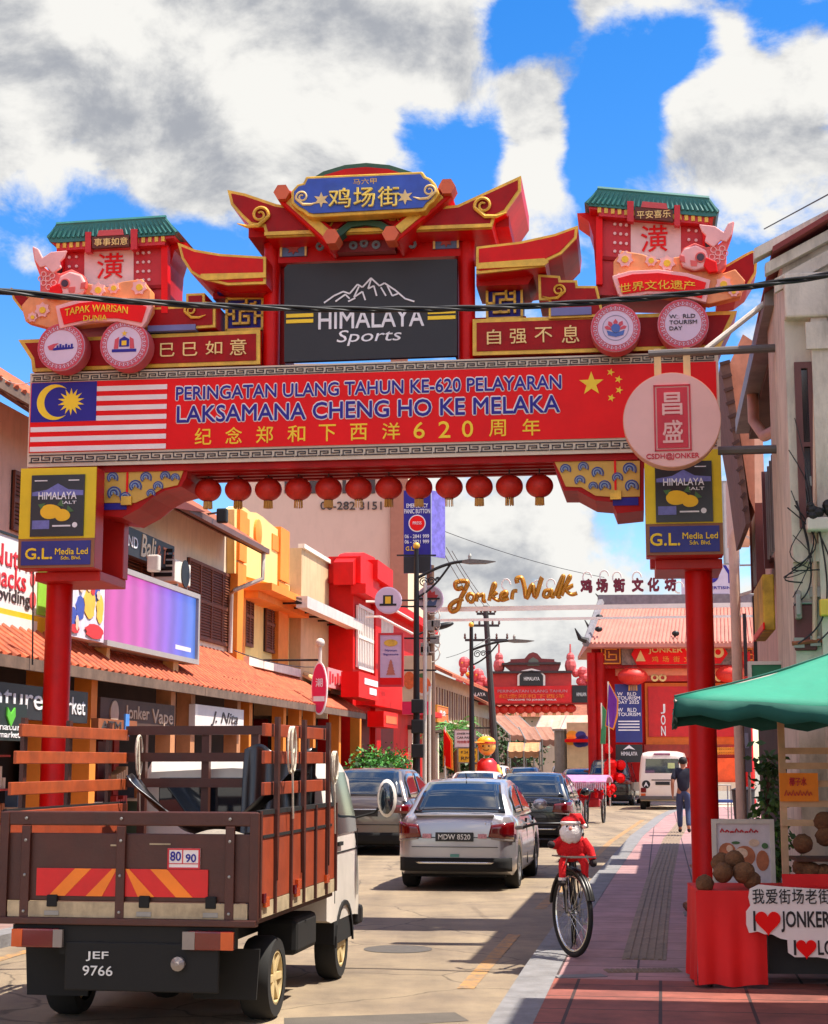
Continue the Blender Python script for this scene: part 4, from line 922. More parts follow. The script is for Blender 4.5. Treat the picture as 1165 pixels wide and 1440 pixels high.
# ---- house D, beige wall set back, with a white gutter canopy
xd1 = sx(470)
hD = bld('shophouse', 'beige windowless building set back beside the red one, behind a white canopy', 430, 'shophouses on the left side')
zD = sz(402, 757, 1.3)
ebox('wall', BEI, hD, xc1+.02, sx(497, .55, 860)-.01, 1.3, 10, 3.0, zD)
ebox('wall_coping', M('white_moulding', (240, 230, 214)), hD, xc1+.02, sx(497, .55, 860)-.01, 1.22, 1.4, zD, zD+.12)
x0, x1 = sx(414, .8, 850), sx(513, .4, 880); z_ = sz(430, 845, .6)
ebox('canopy', M('canopy_metal', (226, 216, 206), .5, .2, var=.15, grime=.2), hD, x0, x1, .45, .75, z_-.22, z_+.08); 
EV.mb().add([(x0, .6, z_+.02), (x1, .6, z_+.02), (x1, 1.3, z_+.25), (x0, 1.3, z_+.25), (x0, .6, z_-.04), (x1, .6, z_-.04), (x1, 1.3, z_+.19), (x0, 1.3, z_+.19)], [(0,1,2,3), (7,6,5,4), (0,4,5,1), (1,5,6,2), (3,7,4,0)]).build('canopy_roof', STEEL, hD)
mb = EV.mb()
for i in range(7):
    x = x0+(x1-x0)*i/6; mb.bar((x, .6, z_-.1), (x, 1.3, z_-.1), .05, .05); mb.bar((x, .6, z_-.1), (x, 1.3, z_+.15), .04, .04)
mb.build('canopy_truss', IRON, hD)
lean_to(hD, xc1+.12, sx(512, 0, 1007), 0, WEAVE, 1.25, 3.85, TERRA)
lean_to(hD, xc1+.3, sx(497, .55, 860)-.1, .5, 3.75, 1.3, 4.15, M('pale_tile', (228, 186, 130), .8, var=.25, grime=.2), 'upper_lean_to', .3)
for px in (420, 440, 476, 505): x = sx(px, .25); ebox('column', PLO, hD, x-.14, x+.14, .2, .48, .115, 3.05)
ebox('shop_wall', DARKI, hD, xc1+.02, sx(497, .55, 860)-.02, 1.6, 2.2, 0, 2.99)
# ---- house E, bright red
xe0, xe1 = xd1+.02, sx(560)
hE = bld('shophouse', 'bright red shophouse with white barred windows and a stepped parapet', 510, 'shophouses on the left side')
ye = .55
xe0 = sx(497, ye, 860)
ze = sz(500, 822, ye)
ebox('wall', PLR, hE, xe0, xe1, ye, 8, 0, ze)
pt = [(497, 822), (497, 790), (505, 779), (512, 777), (527, 784), (532, 795), (537, 800), (546, 810), (548, 832)]
poly_on(EV, 'parapet', PLR, hE, pt, ye-.1, ye+.5)
x_, zt = sx(499, ye, 782), sz(499, 784, ye); ebox('parapet_block', PLR, hE, xe0-.15, xe0+3.2, ye-.25, 1.29, ze+.0, zt); ebox('parapet_cap', PLR, hE, xe0+2.0, xe0+5, ye-.4, 3, zt-.45, zt+.15)
ebox('cornice', PLR, hE, xe0-.4, xe1, ye-.45, ye, ze-.35, ze-.05)
BARW = M('white_bars', (236, 226, 214), .5, var=.1)
for l, r, t, b in ((500, 521, 851, 938), (532, 549, 868, 948)):
    x0, x1 = sx(l, ye, 900), sx(r, ye, 900); z1, z0 = sz(l, t, ye), sz(l, b, ye)
    o = ebox('window', M('window_pale', (180, 176, 168), .3, var=.3, scale=1), hE, x0, x1, ye-.03, ye+.02, z0, z1)
    mb = EV.mb(); n = 9
    for i in range(n+1): xx = x0+(x1-x0)*i/n; mb.bx(xx-.06, xx+.06, ye-.10, ye-.03, z0, z1)
    for zz in (z0, (z0+z1)/2, z1): mb.bx(x0, x1, ye-.12, ye-.101, zz-.05, zz+.05)
    mb.build('window_bars', BARW, o)
mb = EV.mb(); zr = sz(497, 848, ye-.9)
for k in (0, .45): mb.tube([(xe0-.6, ye-.5, zr+k), (xe0-.6, ye-.9, zr+k), (xe0+6, ye-.9, zr+k)], .04, 6)
mb.build('pipe_rail', BARW, hE)
ebox('pilaster', PLR, hE, sx(522, ye, 900), sx(530, ye, 900), ye-.15, ye-.001, 0, ze-.36)
ebox('awning_board', PLR, hE, xe0+.5, xe1, ye-.6, ye-.002, sz(500, 982, ye)-.2, sz(500, 982, ye))
for l, r in ((500, 518), (527, 552)): ebox('doorway', M('red_door', (120, 12, 10), .6, var=.3), hE, sx(l, ye, 1040), sx(r, ye, 1040), ye-.04, ye+.0, .1, 3.2)
# ---- tall pale building behind
TB = Fr((0, 78, 0), 0.0)
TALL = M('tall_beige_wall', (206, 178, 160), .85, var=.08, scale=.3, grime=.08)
xl, xr = TB.un(330, 700)[0], TB.un(549, 700)[0]
hT = thing('tall_building', 'tall pale pinkish building with large lettering and a phone number, behind the shophouses', 'building', (xr-4, 79, 0))
TB.mb().bx(xl, xr, 0, 8, 0, 21).build('wall', TALL, hT); TB.mb().bx(xr+.01, xr+.85, -.3, 8.2, 0, 21.4).build('corner_pier', M('pier_brown', (160, 108, 88), .8, var=.12), hT)
LETB = M('dark_letters', (64, 52, 50), .6)
text_on(TB, '06-282 3151', LETB, hT, 451, 537, 705.5, 717, 0, bold=.02, th=.06)
mb = TB.mb(); [mb.bx(*TB.rect(px, px+w_, 660, 694, 0)[:2], -.06, 0, *TB.rect(px, px+w_, 660, 694, 0)[2:]) for px, w_ in ((401, 5), (419, 5), (436, 14), (465, 5), (482, 5), (498, 6), (516, 12), (536, 5))]; mb.build('large_lettering', LETB, hT)
xq = TB.un(566, 700)[0]
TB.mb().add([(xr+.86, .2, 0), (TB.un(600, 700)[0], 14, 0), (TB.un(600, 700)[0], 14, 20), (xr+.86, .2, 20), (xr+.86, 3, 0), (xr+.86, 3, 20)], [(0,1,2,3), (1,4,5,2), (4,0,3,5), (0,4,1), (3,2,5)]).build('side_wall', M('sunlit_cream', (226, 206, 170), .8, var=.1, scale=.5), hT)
# ---- buildings beyond the red house
def box_house(lab, l, r, top, yy, wallm, roofm, rows, roof=True, cat='building', depth=9, gf=DARKI):
    x0, x1 = sx(l, yy, 980), sx(r, yy, 980); zt = sz(l, top, yy)
    t = thing('shophouse', lab, cat, EV.M @ V(((x0+x1)/2, yy+1, 0)), math.pi/2-SANG, 'shophouses on the left side')
    ebox('wall', wallm, t, x0, x1, yy, yy+depth, 2.9, zt); ebox('shop_wall', gf, t, x0, x1, yy+.8, yy+depth, 0, 2.9)
    if roof:
        EV.mb().add([(x0-.3, yy-.8, zt-.1), (x1+.3, yy-.8, zt-.1), (x1+.3, yy+4.5, zt+2.4), (x0-.3, yy+4.5, zt+2.4), (x0-.3, yy+9.5, zt), (x1+.3, yy+9.5, zt), (x0-.3, yy-.8, zt-.25), (x1+.3, yy-.8, zt-.25), (x1+.3, yy+4.5, zt+2.2), (x0-.3, yy+4.5, zt+2.2)], [(0,1,2,3), (3,2,5,4), (0,6,7,1), (0,3,9,6), (1,7,8,2), (6,9,8,7), (3, 4, 9), (2, 8, 5)]).build('roof', roofm, t)
    n = max(2, int((x1-x0)/1.6))
    for (a, b) in rows:
        for i in range(n):
            xx = x0+(x1-x0)*(i+.25)/n; o = ebox('window', SHUT, t, xx, xx+(x1-x0)*.5/n, yy-.05, yy, a, b)
            mb = EV.mb(); w = (x1-x0)*.5/n
            for k in range(2): mb.bx(xx+w*k, xx+w*k+.06, yy-.09, yy-.051, a, b)
            mb.bx(xx-.06, xx+w+.06, yy-.12, yy-.001, a-.1, a-.001); mb.build('frame', PLW, o)
    for k in range(max(2, n//2+1)):
        xx = x0+.3+(x1-x0-.6)*k/max(1, n//2); ebox('column', PLW, t, xx-.18, xx+.18, yy-.5, yy-.14, .11, 2.89)
    ebox('shade_board', WOODD, t, x0, x1, yy-.6, yy-.002, 2.91, 3.05)
    return t
box_house('cream building standing just beyond the bright red shophouse', 560, 601, 905, .9, M('cream_far', (226, 204, 166), .8, grime=.15), TERRA, [(3.8, 5.2)], roof=False)
box_house('low shophouse with an orange roof and narrow brown windows beyond the lamp post', 612, 664, 945, 1.2, M('pink_far', (226, 188, 160), .8, grime=.15), TERRA, [(3.6, 5.0)])
box_house('furthest low shophouse at the far end of the left row', 666, 690, 985, 2.2, M('grey_far', (200, 186, 170), .8, grime=.2), TERRD, [(3.4, 4.4)])

# ---- signs and fittings on the left row
SIGNP = 'signs on the left shophouses'
def sign_on(fr, name, lab, r, y, mat, cat='sign', th=.12, rz=None, frame=None, group=SIGNP):
    x0, x1, z0, z1 = fr.rect(*r, y)
    t = thing(name, lab, cat, fr.M @ V(((x0+x1)/2, y+th/2, z0)), fr.ang, group)
    fr.mb().bx(x0, x1, y, y+th, z0, z1).build('board', mat, t)
    if frame:
        mb = fr.mb(); w = .035
        for a in ((x0-w, x1+w, z0-w, z0), (x0-w, x1+w, z1, z1+w), (x0-w, x0, z0, z1), (x1, x1+w, z0, z1)): mb.bx(a[0], a[1], y-.02, y+th, a[2], a[3])
        mb.build('frame', frame, t)
    return t, (x0, x1, z0, z1)
def label_in(fr, t, box, s, u0, u1, v0, v1, y, mat, **kw):
    x0, x1, z0, z1 = box; w, h = x1-x0, z1-z0
    return add_text(fr.mb(), s, x0+w*u0, x0+w*u1, z0+h*v0, z0+h*v1, y, .012, **kw).build('lettering', mat, t, recalc=False)
t, bx_ = sign_on(EV, 'snack_sign', 'big white shop sign in red hand lettering with a yellow lower band, far left', (-40, 67, 735, 880), .75, WHITE, frame=IRON)
RL = M('red_letters', (206, 40, 50), .6)
label_in(EV, t, bx_, 'Nutrit', .25, .80, .68, .9, .75, RL, bold=.03); label_in(EV, t, bx_, 'Snacks', .2, .70, .46, .68, .75, RL, bold=.03); label_in(EV, t, bx_, 'Providing', .2, .76, .28, .46, .75, LETB, bold=.02)
x0, x1, z0, z1 = bx_; w, h = x1-x0, z1-z0
mb = EV.mb(); mb.bx(x0, x1, .735, .75, z0, z0+h*.24); mb.build('yellow_band', M('band_yellow', (240, 190, 30), .5), t)
mb = EV.mb(); mb.bx(x0, x0+w*.86, .728, .735, z0+h*.02, z0+h*.18); mb.build('white_band', WHITE, t)
mb = EV.mb(); mb.bx(x0+w*.86, x1, .730, .749, z0+h*.26, z1-h*.1); mb.build('green_strip', M('lime_green', (150, 210, 70), .5), t)
mb = EV.mb(); disc(mb, x0+w*.8, z0+h*.4, h*.09, .738, .75); disc(mb, x0+w*.79, z0+h*.62, h*.07, .738, .75); mb.build('red_spots', M('soft_red', (220, 90, 90), .6), t)
DKG = M('dark_green_board', (20, 36, 30), .5, var=.2)
t, bx_ = sign_on(EV, 'market_sign', 'long black shop sign lettered nature market behind the left gate pillar', (-46, 124, 953, 1006), .12, BLACK)
label_in(EV, t, bx_, 'nature', .1, .58, .3, .8, .12, WL, bold=.02); label_in(EV, t, bx_, 'market', .68, .97, .25, .8, .12, WL, bold=.02)
x0, x1, z0, z1 = bx_; mb = EV.mb(); cx = x0+(x1-x0)*.615; cz = (z0+z1)/2; mb.prism([(cx, cz-.25), (cx+.18, cz-.05), (cx+.12, cz+.2), (cx, cz+.32), (cx-.12, cz+.2), (cx-.18, cz-.05)], .10, .12); mb.build('leaf', M('leaf_green', (90, 190, 50), .5), t)
t, bx_ = sign_on(EV, 'market_sign', 'small dark green sign with a green heart shaped leaf, lowest at the far left', (-30, 38, 985, 1040), -.15, DKG)
label_in(EV, t, bx_, 'nature', .42, .95, .28, .42, -.15, WL); label_in(EV, t, bx_, 'market', .42, .85, .08, .24, -.15, WL)
x0, x1, z0, z1 = bx_; mb = EV.mb(); cx = x0+(x1-x0)*.64; cz = z0+(z1-z0)*.66; s_ = .14; mb.prism([(cx, cz-s_), (cx+s_, cz), (cx+s_*.9, cz+s_*.8), (cx, cz+s_*.2), (cx-s_*.9, cz+s_*.8), (cx-s_, cz)], -.17, -.15); mb.build('leaf', M('leaf_green', (90, 190, 50), .5), t)
t, bx_ = sign_on(EV, 'vape_sign', 'dark fascia sign with pale lettering Jonker Vape above the shop door', (142, 246, 980, 1022), .2, M('fascia_brown', (84, 58, 46), .7, var=.3))
label_in(EV, t, bx_, 'Jonker', .30, .62, .2, .82, .2, M('pale_letters', (206, 176, 150), .6), bold=.03); label_in(EV, t, bx_, 'Vape', .66, .97, .1, .78, .2, MATS['pale_letters'], bold=.03)
x0, x1, z0, z1 = bx_; mb = EV.mb(); disc(mb, x0+(x1-x0)*.16, (z0+z1)/2, .2, .18, .2); mb.build('emblem', MATS['pale_letters'], t)
t, bx_ = sign_on(EV, 'cash_machine_sign', 'small brown sign reading ATM with a blue mark', (139, 193, 1010, 1029), .0, M('sign_brown', (150, 84, 44), .6, var=.2))
label_in(EV, t, bx_, 'ATM', .06, .56, .15, .85, .0, LETB, bold=.04); x0, x1, z0, z1 = bx_; EV.mb().bx(x0+(x1-x0)*.64, x0+(x1-x0)*.74, -.03, 0, z0-.05, z1+.1).build('blue_mark', M('blue_mark', (70, 140, 220), .5), t)
t, bx_ = sign_on(EV, 'hanging_sign', 'white hanging sign with black script above the shop entrance', (275, 343, 990, 1026), .1, WHITE)
label_in(EV, t, bx_, 'J. Nita', .3, .86, .2, .8, .1, LETB, bold=.02, shear=.3)
t, bx_ = sign_on(EV, 'restaurant_sign', 'black sign with white and orange lettering high on the cream shophouse', (172, 246, 736, 776), 1.2, BLACK)
label_in(EV, t, bx_, 'AND', .02, .28, .3, .7, 1.2, WL, bold=.02); label_in(EV, t, bx_, 'Bali', .34, .62, .1, .95, 1.2, M('cream_letters', (230, 206, 170), .6), bold=.03, shear=.2); label_in(EV, t, bx_, '& Thai', .64, .98, .15, .8, 1.2, M('orange_letters', (206, 120, 80), .6), bold=.02, shear=.2)
# glowing screen and the cartoon poster beside it
def grad_mat():
    m, t, b = nodes_mat('lit_screen'); L = t.links.new; N = t.nodes.new
    tc = N('ShaderNodeTexCoord'); s_ = N('ShaderNodeSeparateXYZ'); L(tc.outputs['Generated'], s_.inputs[0])
    cr = N('ShaderNodeValToRGB'); L(s_.outputs['X'], cr.inputs[0]); e = cr.color_ramp.elements
    e[0].position = 0; e[0].color = (*lin((236, 70, 176)), 1); e[1].position = 1; e[1].color = (*lin((84, 140, 246)), 1)
    for p, c in ((.35, (232, 84, 196)), (.6, (170, 96, 232)), (.8, (110, 110, 244))):
        n = e.new(p); n.color = (*lin(c), 1)
    w = N('ShaderNodeTexWave'); w.inputs['Scale'].default_value = 2.2; w.inputs['Distortion'].default_value = 1.5; L(tc.outputs['Generated'], w.inputs['Vector'])
    r = N('ShaderNodeMapRange'); r.inputs['To Min'].default_value = .82; r.inputs['To Max'].default_value = 1.08; L(w.outputs['Fac'], r.inputs['Value'])
    v = N('ShaderNodeVectorMath'); v.operation = 'SCALE'; L(cr.outputs[0], v.inputs[0]); L(r.outputs[0], v.inputs['Scale'])
    L(v.outputs[0], b.inputs['Emission Color']); b.inputs['Emission Strength'].default_value = .36; b.inputs['Base Color'].default_value = (.03, .03, .04, 1); b.inputs['Roughness'].default_value = .35
    return m
x0, x1 = sx(97, .2, 860), sx(275, .2, 880); z1, z0 = sz(275, 842, .2), sz(275, 928, .2)
xm = sx(148, .2, 860)
t = thing('video_screen', 'large lit outdoor screen glowing pink to blue above the tiled lean-to roof', 'screen', EV.M @ V(((x0+x1)/2, .4, z0)), EV.ang)
EV.mb().bx(xm, x1, .2, .23, z0, z1).build('display', grad_mat(), t)
mb = EV.mb()
for a in ((xm-.02, x1+.1, z1, z1+.09), (xm-.02, x1+.1, z0-.09, z0), (x1, x1+.1, z0, z1)): mb.bx(a[0], a[1], .14, .45, a[2], a[3])
mb.bx(xm, x1, .235, .5, z0, z1); mb.build('casing', M('screen_case', (170, 160, 156), .5, var=.1), t)
EV.mb().bx(x1-1.3, x1-.3, .19, .2, z0+.12, z0+.2).build('caption_bar', M('caption_white', (230, 220, 240), .5), t)
mb = EV.mb()
for xx in (xm+.5, xm+4.2, x1-.8): mb.bx(xx-.08, xx+.08, .3, .5, WEAVE+.15, z0-.09); mb.bar((xx, .4, z0-.1), (xx, 1.3, WEAVE+.9), .06)
mb.build('support', M('pale_support', (232, 186, 110), .6), t)
t2 = thing('cartoon_poster', 'colourful poster of dancing figures in blue and yellow beside the lit screen', 'poster', EV.M @ V(((x0+xm)/2, .4, z0)), EV.ang)
EV.mb().bx(x0, xm-.03, .2, .4, z0-.05, z1).build('board', M('poster_white', (226, 216, 226), .5, var=.2, scale=9), t2)
w, h = xm-x0-.03, z1-z0
def blob(mat, name, items, y):
    mb = EV.mb()
    for (u, v, a, b_) in items: mb.prism([(x0+w*(u+a*math.cos(k*.42)*(1+.15*math.sin(3*k))), z0+h*(v+b_*math.sin(k*.42))) for k in range(15)], y, y+.006)
    mb.build(name, mat, t2)
blob(M('poster_blue', (60, 80, 170), .5), 'blue_shapes', [(.12, .2, .1, .14), (.3, .35, .12, .16), (.75, .7, .1, .2), (.5, .86, .12, .1)], .192)
blob(M('poster_yellow', (240, 190, 60), .5), 'yellow_shapes', [(.55, .45, .16, .22), (.85, .4, .1, .2), (.4, .72, .1, .1)], .186)
blob(M('poster_red', (210, 40, 40), .5), 'red_shapes', [(.7, .08, .26, .1), (.38, .84, .1, .08), (.62, .62, .06, .06), (.15, .06, .12, .06)], .180)
blob(M('poster_skin', (240, 200, 170), .5), 'figure_shapes', [(.5, .66, .06, .07), (.78, .58, .05, .06), (.3, .6, .05, .05), (.2, .14, .04, .1)], .176)
# air conditioner on the cream shophouse
x0, x1 = sx(240, 1.1, 800), sx(258, 1.1, 805); z1, z0 = sz(238, 785, 1.1), sz(238, 817, 1.1)
t = thing('air_conditioner', 'white air conditioner unit on brackets between the brown shutters', 'air conditioner', EV.M @ V(((x0+x1)/2, 1.4, z0)), EV.ang)
EV.mb().bx(x0, x0+1.1, 1.0, 1.5, z0, z1).build('case', M('ac_white', (232, 222, 206), .5, var=.1, grime=.15), t, bevel=.02)
mb = EV.mb(); mb.lathe([(.28, 0), (.28, .02)], (x0+.68, 1.0, (z0+z1)/2), (0, -1, 0), 20); mb.build('fan_grille', IRON, t)
mb = EV.mb()
for k in range(5): mb.bx(x0-.012, x0, 1.06, 1.44, z0+.1+.12*k, z0+.18+.12*k)
mb.build('side_vents', IRON, t); mb = EV.mb(); mb.bar((x0+.2, 1.0, z0-.05), (x0+.2, 1.7, z0-.05), .05); mb.bar((x0+.9, 1.0, z0-.05), (x0+.9, 1.7, z0-.05), .05); mb.bar((x0+.2, 1.05, z0-.05), (x0+.2, 1.68, z0-.4), .04); mb.build('bracket', STEEL, t)
# street lights on the wall
for lab, px, py, q in (('small black floodlight on an arm above the cream shophouse gutter', 313, 720, (277, 725)), ('white lamp head on a bracket between sign and shutters', 217, 786, (217, 800))):
    p = EV.P(px, py, .3); q_ = EV.P(*q, 1.4)
    t = thing('wall_lamp', lab, 'wall lamp', EV.M @ p, EV.ang)
    EV.mb().bar(p, q_, .035).build('arm', IRON, t); EV.mb().box((p.x, p.y, p.z-.08), (.16, .22, .3)).build('lamp_head', IRON if px > 300 else PIPE, t, bevel=.03)
# goods in the arcade
r4 = random.Random(12)
GC = [(196, 60, 50), (226, 190, 150), (190, 120, 70), (240, 226, 206), (90, 120, 150), (230, 150, 60), (120, 40, 40), (70, 90, 70)]
for i in range(16):
    px = 8+ i*29; x = sx(px, 1.1); hgt = r4.uniform(.9, 1.9); w_ = r4.uniform(.5, .9)
    kind = i % 3
    c = M('goods_%d' % (i % 8), GC[i % 8], .6, var=.3, scale=4)
    lab = ['tall %s display shelf', '%s counter with goods', '%s panelled door leaf'][kind]
    cn = ['red', 'cream', 'brown', 'white', 'blue', 'orange', 'maroon', 'green'][i % 8]
    place = ['under the nature market sign', 'behind the left gate pillar', 'under the ATM sign', 'under the Jonker Vape sign', 'under the white script sign', 'behind the lorry cab', 'below the yellow shophouse', 'below the pink oval sign'][min(7, i*8//16)]
    t = thing(['display_shelf', 'shop_counter', 'shop_door'][kind], (lab % cn)+' '+place+', '+('first' if i % 2 == 0 else 'second')+' there', ['shelf', 'counter', 'door'][kind], EV.M @ V((x, 1.4, .115)), EV.ang, 'shop fittings in the left arcade')
    if kind == 0:
        mb = EV.mb(); mb.bx(x-w_/2, x+w_/2, 1.55, 1.6, .115, hgt+.6)
        for k in range(4): mb.bx(x-w_/2, x+w_/2, 1.15, 1.549, .3+k*.5, .33+k*.5)
        mb.build('shelves', c, t)
        for k in range(3):
            mb = EV.mb()
            for q in range(5): mb.bx(x-w_/2+.04+q*w_/5.3, x-w_/2+.04+q*w_/5.3+w_/7, 1.2, 1.4, .331+k*.5, .331+k*.5+r4.uniform(.15, .35))
            mb.build('goods', M('goods_%d' % ((i+k+1) % 8), GC[(i+k+1) % 8], .6, var=.3, scale=4), t)
    elif kind == 1:
        EV.mb().bx(x-w_/2, x+w_/2, 1.0, 1.5, .115, 1.0).build('counter_body', c, t); EV.mb().bx(x-w_/2-.05, x+w_/2+.05, .95, 1.55, 1.001, 1.05).build('counter_top', PLW, t)
        mb = EV.mb()
        for q in range(4): mb.box((x-w_/3+q*w_/4.5, 1.2, 1.05+.12), (w_/7, .2, .24))
        mb.build('goods', M('goods_%d' % ((i+3) % 8), GC[(i+3) % 8]), t)
    else:
        EV.mb().bx(x-.5, x+.5, 2.3, 2.4, .115, 2.5).build('door_leaf', M('goods_6', GC[6]), t)
        mb = EV.mb()
        for a in (-.38, .08):
            for b_ in (.3, 1.4): mb.bx(x+a, x+a+.3, 2.27, 2.3, b_, b_+.9)
        mb.build('door_panels', c, t)
# pink oval projecting sign, pink fascia, red sign boxes
def pole_sign(lab, px, py, rx, ry, X, mat, cat='sign', th=.18, rim=None, name='projecting_sign'):
    fr = Fr((at(px, py, X).x, X, 0), -SANG*.6)
    x, z = fr.un(px, py); sc_ = X/F
    t = thing(name, lab, cat, fr.M @ V((x, 0, z-ry*sc_)), fr.ang, 'projecting signs over the left pavement')
    fr.mb().prism([(x+rx*sc_*math.cos(2*math.pi*k/36), z+ry*sc_*math.sin(2*math.pi*k/36)) for k in range(36)], 0, th).build('sign_body', mat, t, smooth=40)
    fr.mb().prism([(x+(rx*.9)*sc_*math.cos(2*math.pi*k/36), z+(ry*.93)*sc_*math.sin(2*math.pi*k/36)) for k in range(36)], -.012, .0).build('sign_face', rim or mat, t)
    return t, fr, x, z, sc_
CER = M('cerise_sign', (232, 24, 84), .45, var=.08)
t, fr, x, z, s_ = pole_sign('tall oval cerise sign with white edge hanging over the pavement', 449, 968, 11, 37, 41, WHITE, rim=CER)
add_text(fr.mb(), '潮', x-5*s_, x+5*s_, z+2*s_, z+14*s_, -.012, bold=.03).build('lettering', WL, t, recalc=False)
fr.mb().bx(x-8*s_, x+8*s_, -.02, -.012, z-18*s_, z-11*s_).build('white_bar', WL, t)
fr.mb().tube([(x, .1, z+36*s_), (x, .1, z+62*s_)], .05, 8).build('pole', PIPE, t); fr.mb().ball((x, .1, z+64*s_), .12, 10, 8).build('finial', PIPE, t, smooth=60)
fr.mb().tube([(x, .1, z+40*s_), (x-1.5, .1, z+40*s_)], .03, 6).build('arm', IRON, t)
t, bx_ = sign_on(EV, 'fascia_sign', 'pale pink fascia sign in front of the beige building', (461, 499, 938, 966), .3, M('pale_pink_sign', (226, 150, 150), .6))
x0, x1, z0, z1 = bx_; mb = EV.mb(); [mb.bx(x0+(x1-x0)*(.06+.09*k), x0+(x1-x0)*(.11+.09*k), .285, .3, z0+(z1-z0)*(.2+.1*(k % 2)), z0+(z1-z0)*(.82-.1*(k % 3))) for k in range(10)]; mb.build('red_lettering', RL, t)
t, bx_ = sign_on(EV, 'fascia_sign', 'glossy red sign box with white panel on the red shophouse', (505, 533, 944, 980), -.35, VINYL2, th=.5)
x0, x1, z0, z1 = bx_; mb = EV.mb(); mb.bx(x0+(x1-x0)*.25, x0+(x1-x0)*.92, -.37, -.35, z0+(z1-z0)*.56, z0+(z1-z0)*.8); mb.bx(x0+(x1-x0)*.5, x0+(x1-x0)*.85, -.37, -.35, z0+(z1-z0)*.2, z0+(z1-z0)*.46); mb.build('white_panels', WL, t)
t, bx_ = sign_on(EV, 'fascia_sign', 'lower red sign box over the doorway of the red shophouse', (540, 560, 1000, 1022), -.3, VINYL2, th=.5)
x0, x1, z0, z1 = bx_; EV.mb().bx(x0+.3, x1-.3, -.32, -.3, z0+.12, z1-.12).build('faded_panel', M('faded_orange', (236, 110, 60), .6), t)
def pole_board(lab, l, r, tt, b, Y, mat, name='hanging_banner', cat='banner', th=.1, ang=None):
    fr = Fr((at((l+r)/2, 1072, Y).x, Y, 0), -SANG*.6 if ang is None else ang)
    x0, x1, z0, z1 = fr.rect(l, r, tt, b)
    t = thing(name, lab, cat, fr.M @ V(((x0+x1)/2, 0, z0)), fr.ang, 'projecting signs over the left pavement')
    fr.mb().bx(x0, x1, 0, th, z0, z1).build('board', mat, t)
    return t, fr, (x0, x1, z0, z1)
def bits(fr, t, box, name, mat, items, y=-.012):
    x0, x1, z0, z1 = box; w, h = x1-x0, z1-z0; mb = fr.mb()
    for (u0, u1, v0, v1) in items: mb.bx(x0+w*u0, x0+w*u1, y, 0, z0+h*v0, z0+h*v1)
    return mb.build(name, mat, t)
def oval(fr, t, box, name, mat, items, y=-.014):
    x0, x1, z0, z1 = box; w, h = x1-x0, z1-z0; mb = fr.mb()
    for (u, v, a, b) in items: mb.prism([(x0+w*(u+a*math.cos(k*math.pi/12)), z0+h*v+h*b*math.sin(k*math.pi/12)) for k in range(24)], y, 0)
    return mb.build(name, mat, t)
t, fr, b_ = pole_board('narrow pale lilac banner with a gold dish and a small pagoda picture, red foot', 535, 565, 893, 963, 40.4, M('lilac_banner', (206, 176, 200), .6, var=.06))
oval(fr, t, b_, 'gold_dish', GOLD, [(.5, .84, .32, .07)]); bits(fr, t, b_, 'red_foot', VINYL, [(0, 1, 0, .14)]); x0, x1, z0, z1 = b_
mb = fr.mb(); w, h = x1-x0, z1-z0
for k in range(5): mb.prism([(x0+w*(.5-.22+.035*k), z0+h*(.2+.06*k)), (x0+w*(.5+.22-.035*k), z0+h*(.2+.06*k)), (x0+w*(.5+.14-.03*k), z0+h*(.26+.06*k)), (x0+w*(.5-.14+.03*k), z0+h*(.26+.06*k))], -.014, 0)
mb.build('pagoda_picture', M('pagoda_brown', (190, 110, 90), .6), t)
add_text(fr.mb(), 'Nyonya', x0+w*.22, x0+w*.78, z0+h*.66, z0+h*.71, -.001, bold=.02).build('lettering', BLUE, t, recalc=False); add_text(fr.mb(), 'Signature', x0+w*.15, x0+w*.85, z0+h*.58, z0+h*.63, -.001, bold=.02).build('lettering', BLUE, t, recalc=False)
mb = fr.mb()
for a in ((x0-.05, x0, z0-.05, z1+.05), (x1, x1+.05, z0-.05, z1+.05), (x0, x1, z1, z1+.05), (x0, x1, z0-.05, z0)): mb.bx(a[0], a[1], -.02, .11, a[2], a[3])
mb.build('frame', RL, t)
t, fr, b_ = pole_board('tall food banner with bowls of noodles and a pink foot, behind the lamp post', 566, 607, 922, 1005, 43, M('beige_banner', (212, 190, 156), .6, var=.12, scale=3))
oval(fr, t, b_, 'bowl_picture', M('noodle_orange', (222, 106, 50), .6, var=.35, scale=9), [(.24, .58, .2, .15), (.72, .5, .26, .14)]); oval(fr, t, b_, 'bowl_rim', M('bowl_white', (236, 226, 210), .5), [(.72, .47, .30, .155)], -.008); oval(fr, t, b_, 'garnish', LEAF, [(.7, .66, .14, .04)], -.018); bits(fr, t, b_, 'pink_foot', CER, [(0, 1, 0, .22)])
x0, x1, z0, z1 = b_; mb = fr.mb()
for k, ch_ in enumerate('娘惹美食'): add_text(mb, ch_, x0+(x1-x0)*.72, x0+(x1-x0)*.82, z0+(z1-z0)*(.92-.05*k), z0+(z1-z0)*(.96-.05*k), -.001, bold=.02)
mb.build('lettering', LETB, t, recalc=False)
t, fr, b_ = pole_board('blue and black emergency panic button banner high on the near lamp post', 568, 606, 690, 806, 41.5, BLUE)
x0, x1, z0, z1 = b_; w, h = x1-x0, z1-z0
for s, u0, u1, v0, v1, m_ in (('EMERGENCY', .1, .9, .79, .84, WL), ('PANIC BUTTON', .02, .98, .72, .775, WL), ('06 - 2841 999', .04, .94, .42, .465, WL), ('06 - 2821 999', .04, .94, .355, .40, WL), ('G.L.', .08, .4, .27, .32, YELL)): label_in(fr, t, b_, s, u0, u1, v0, v1, -.002, m_, bold=.03)
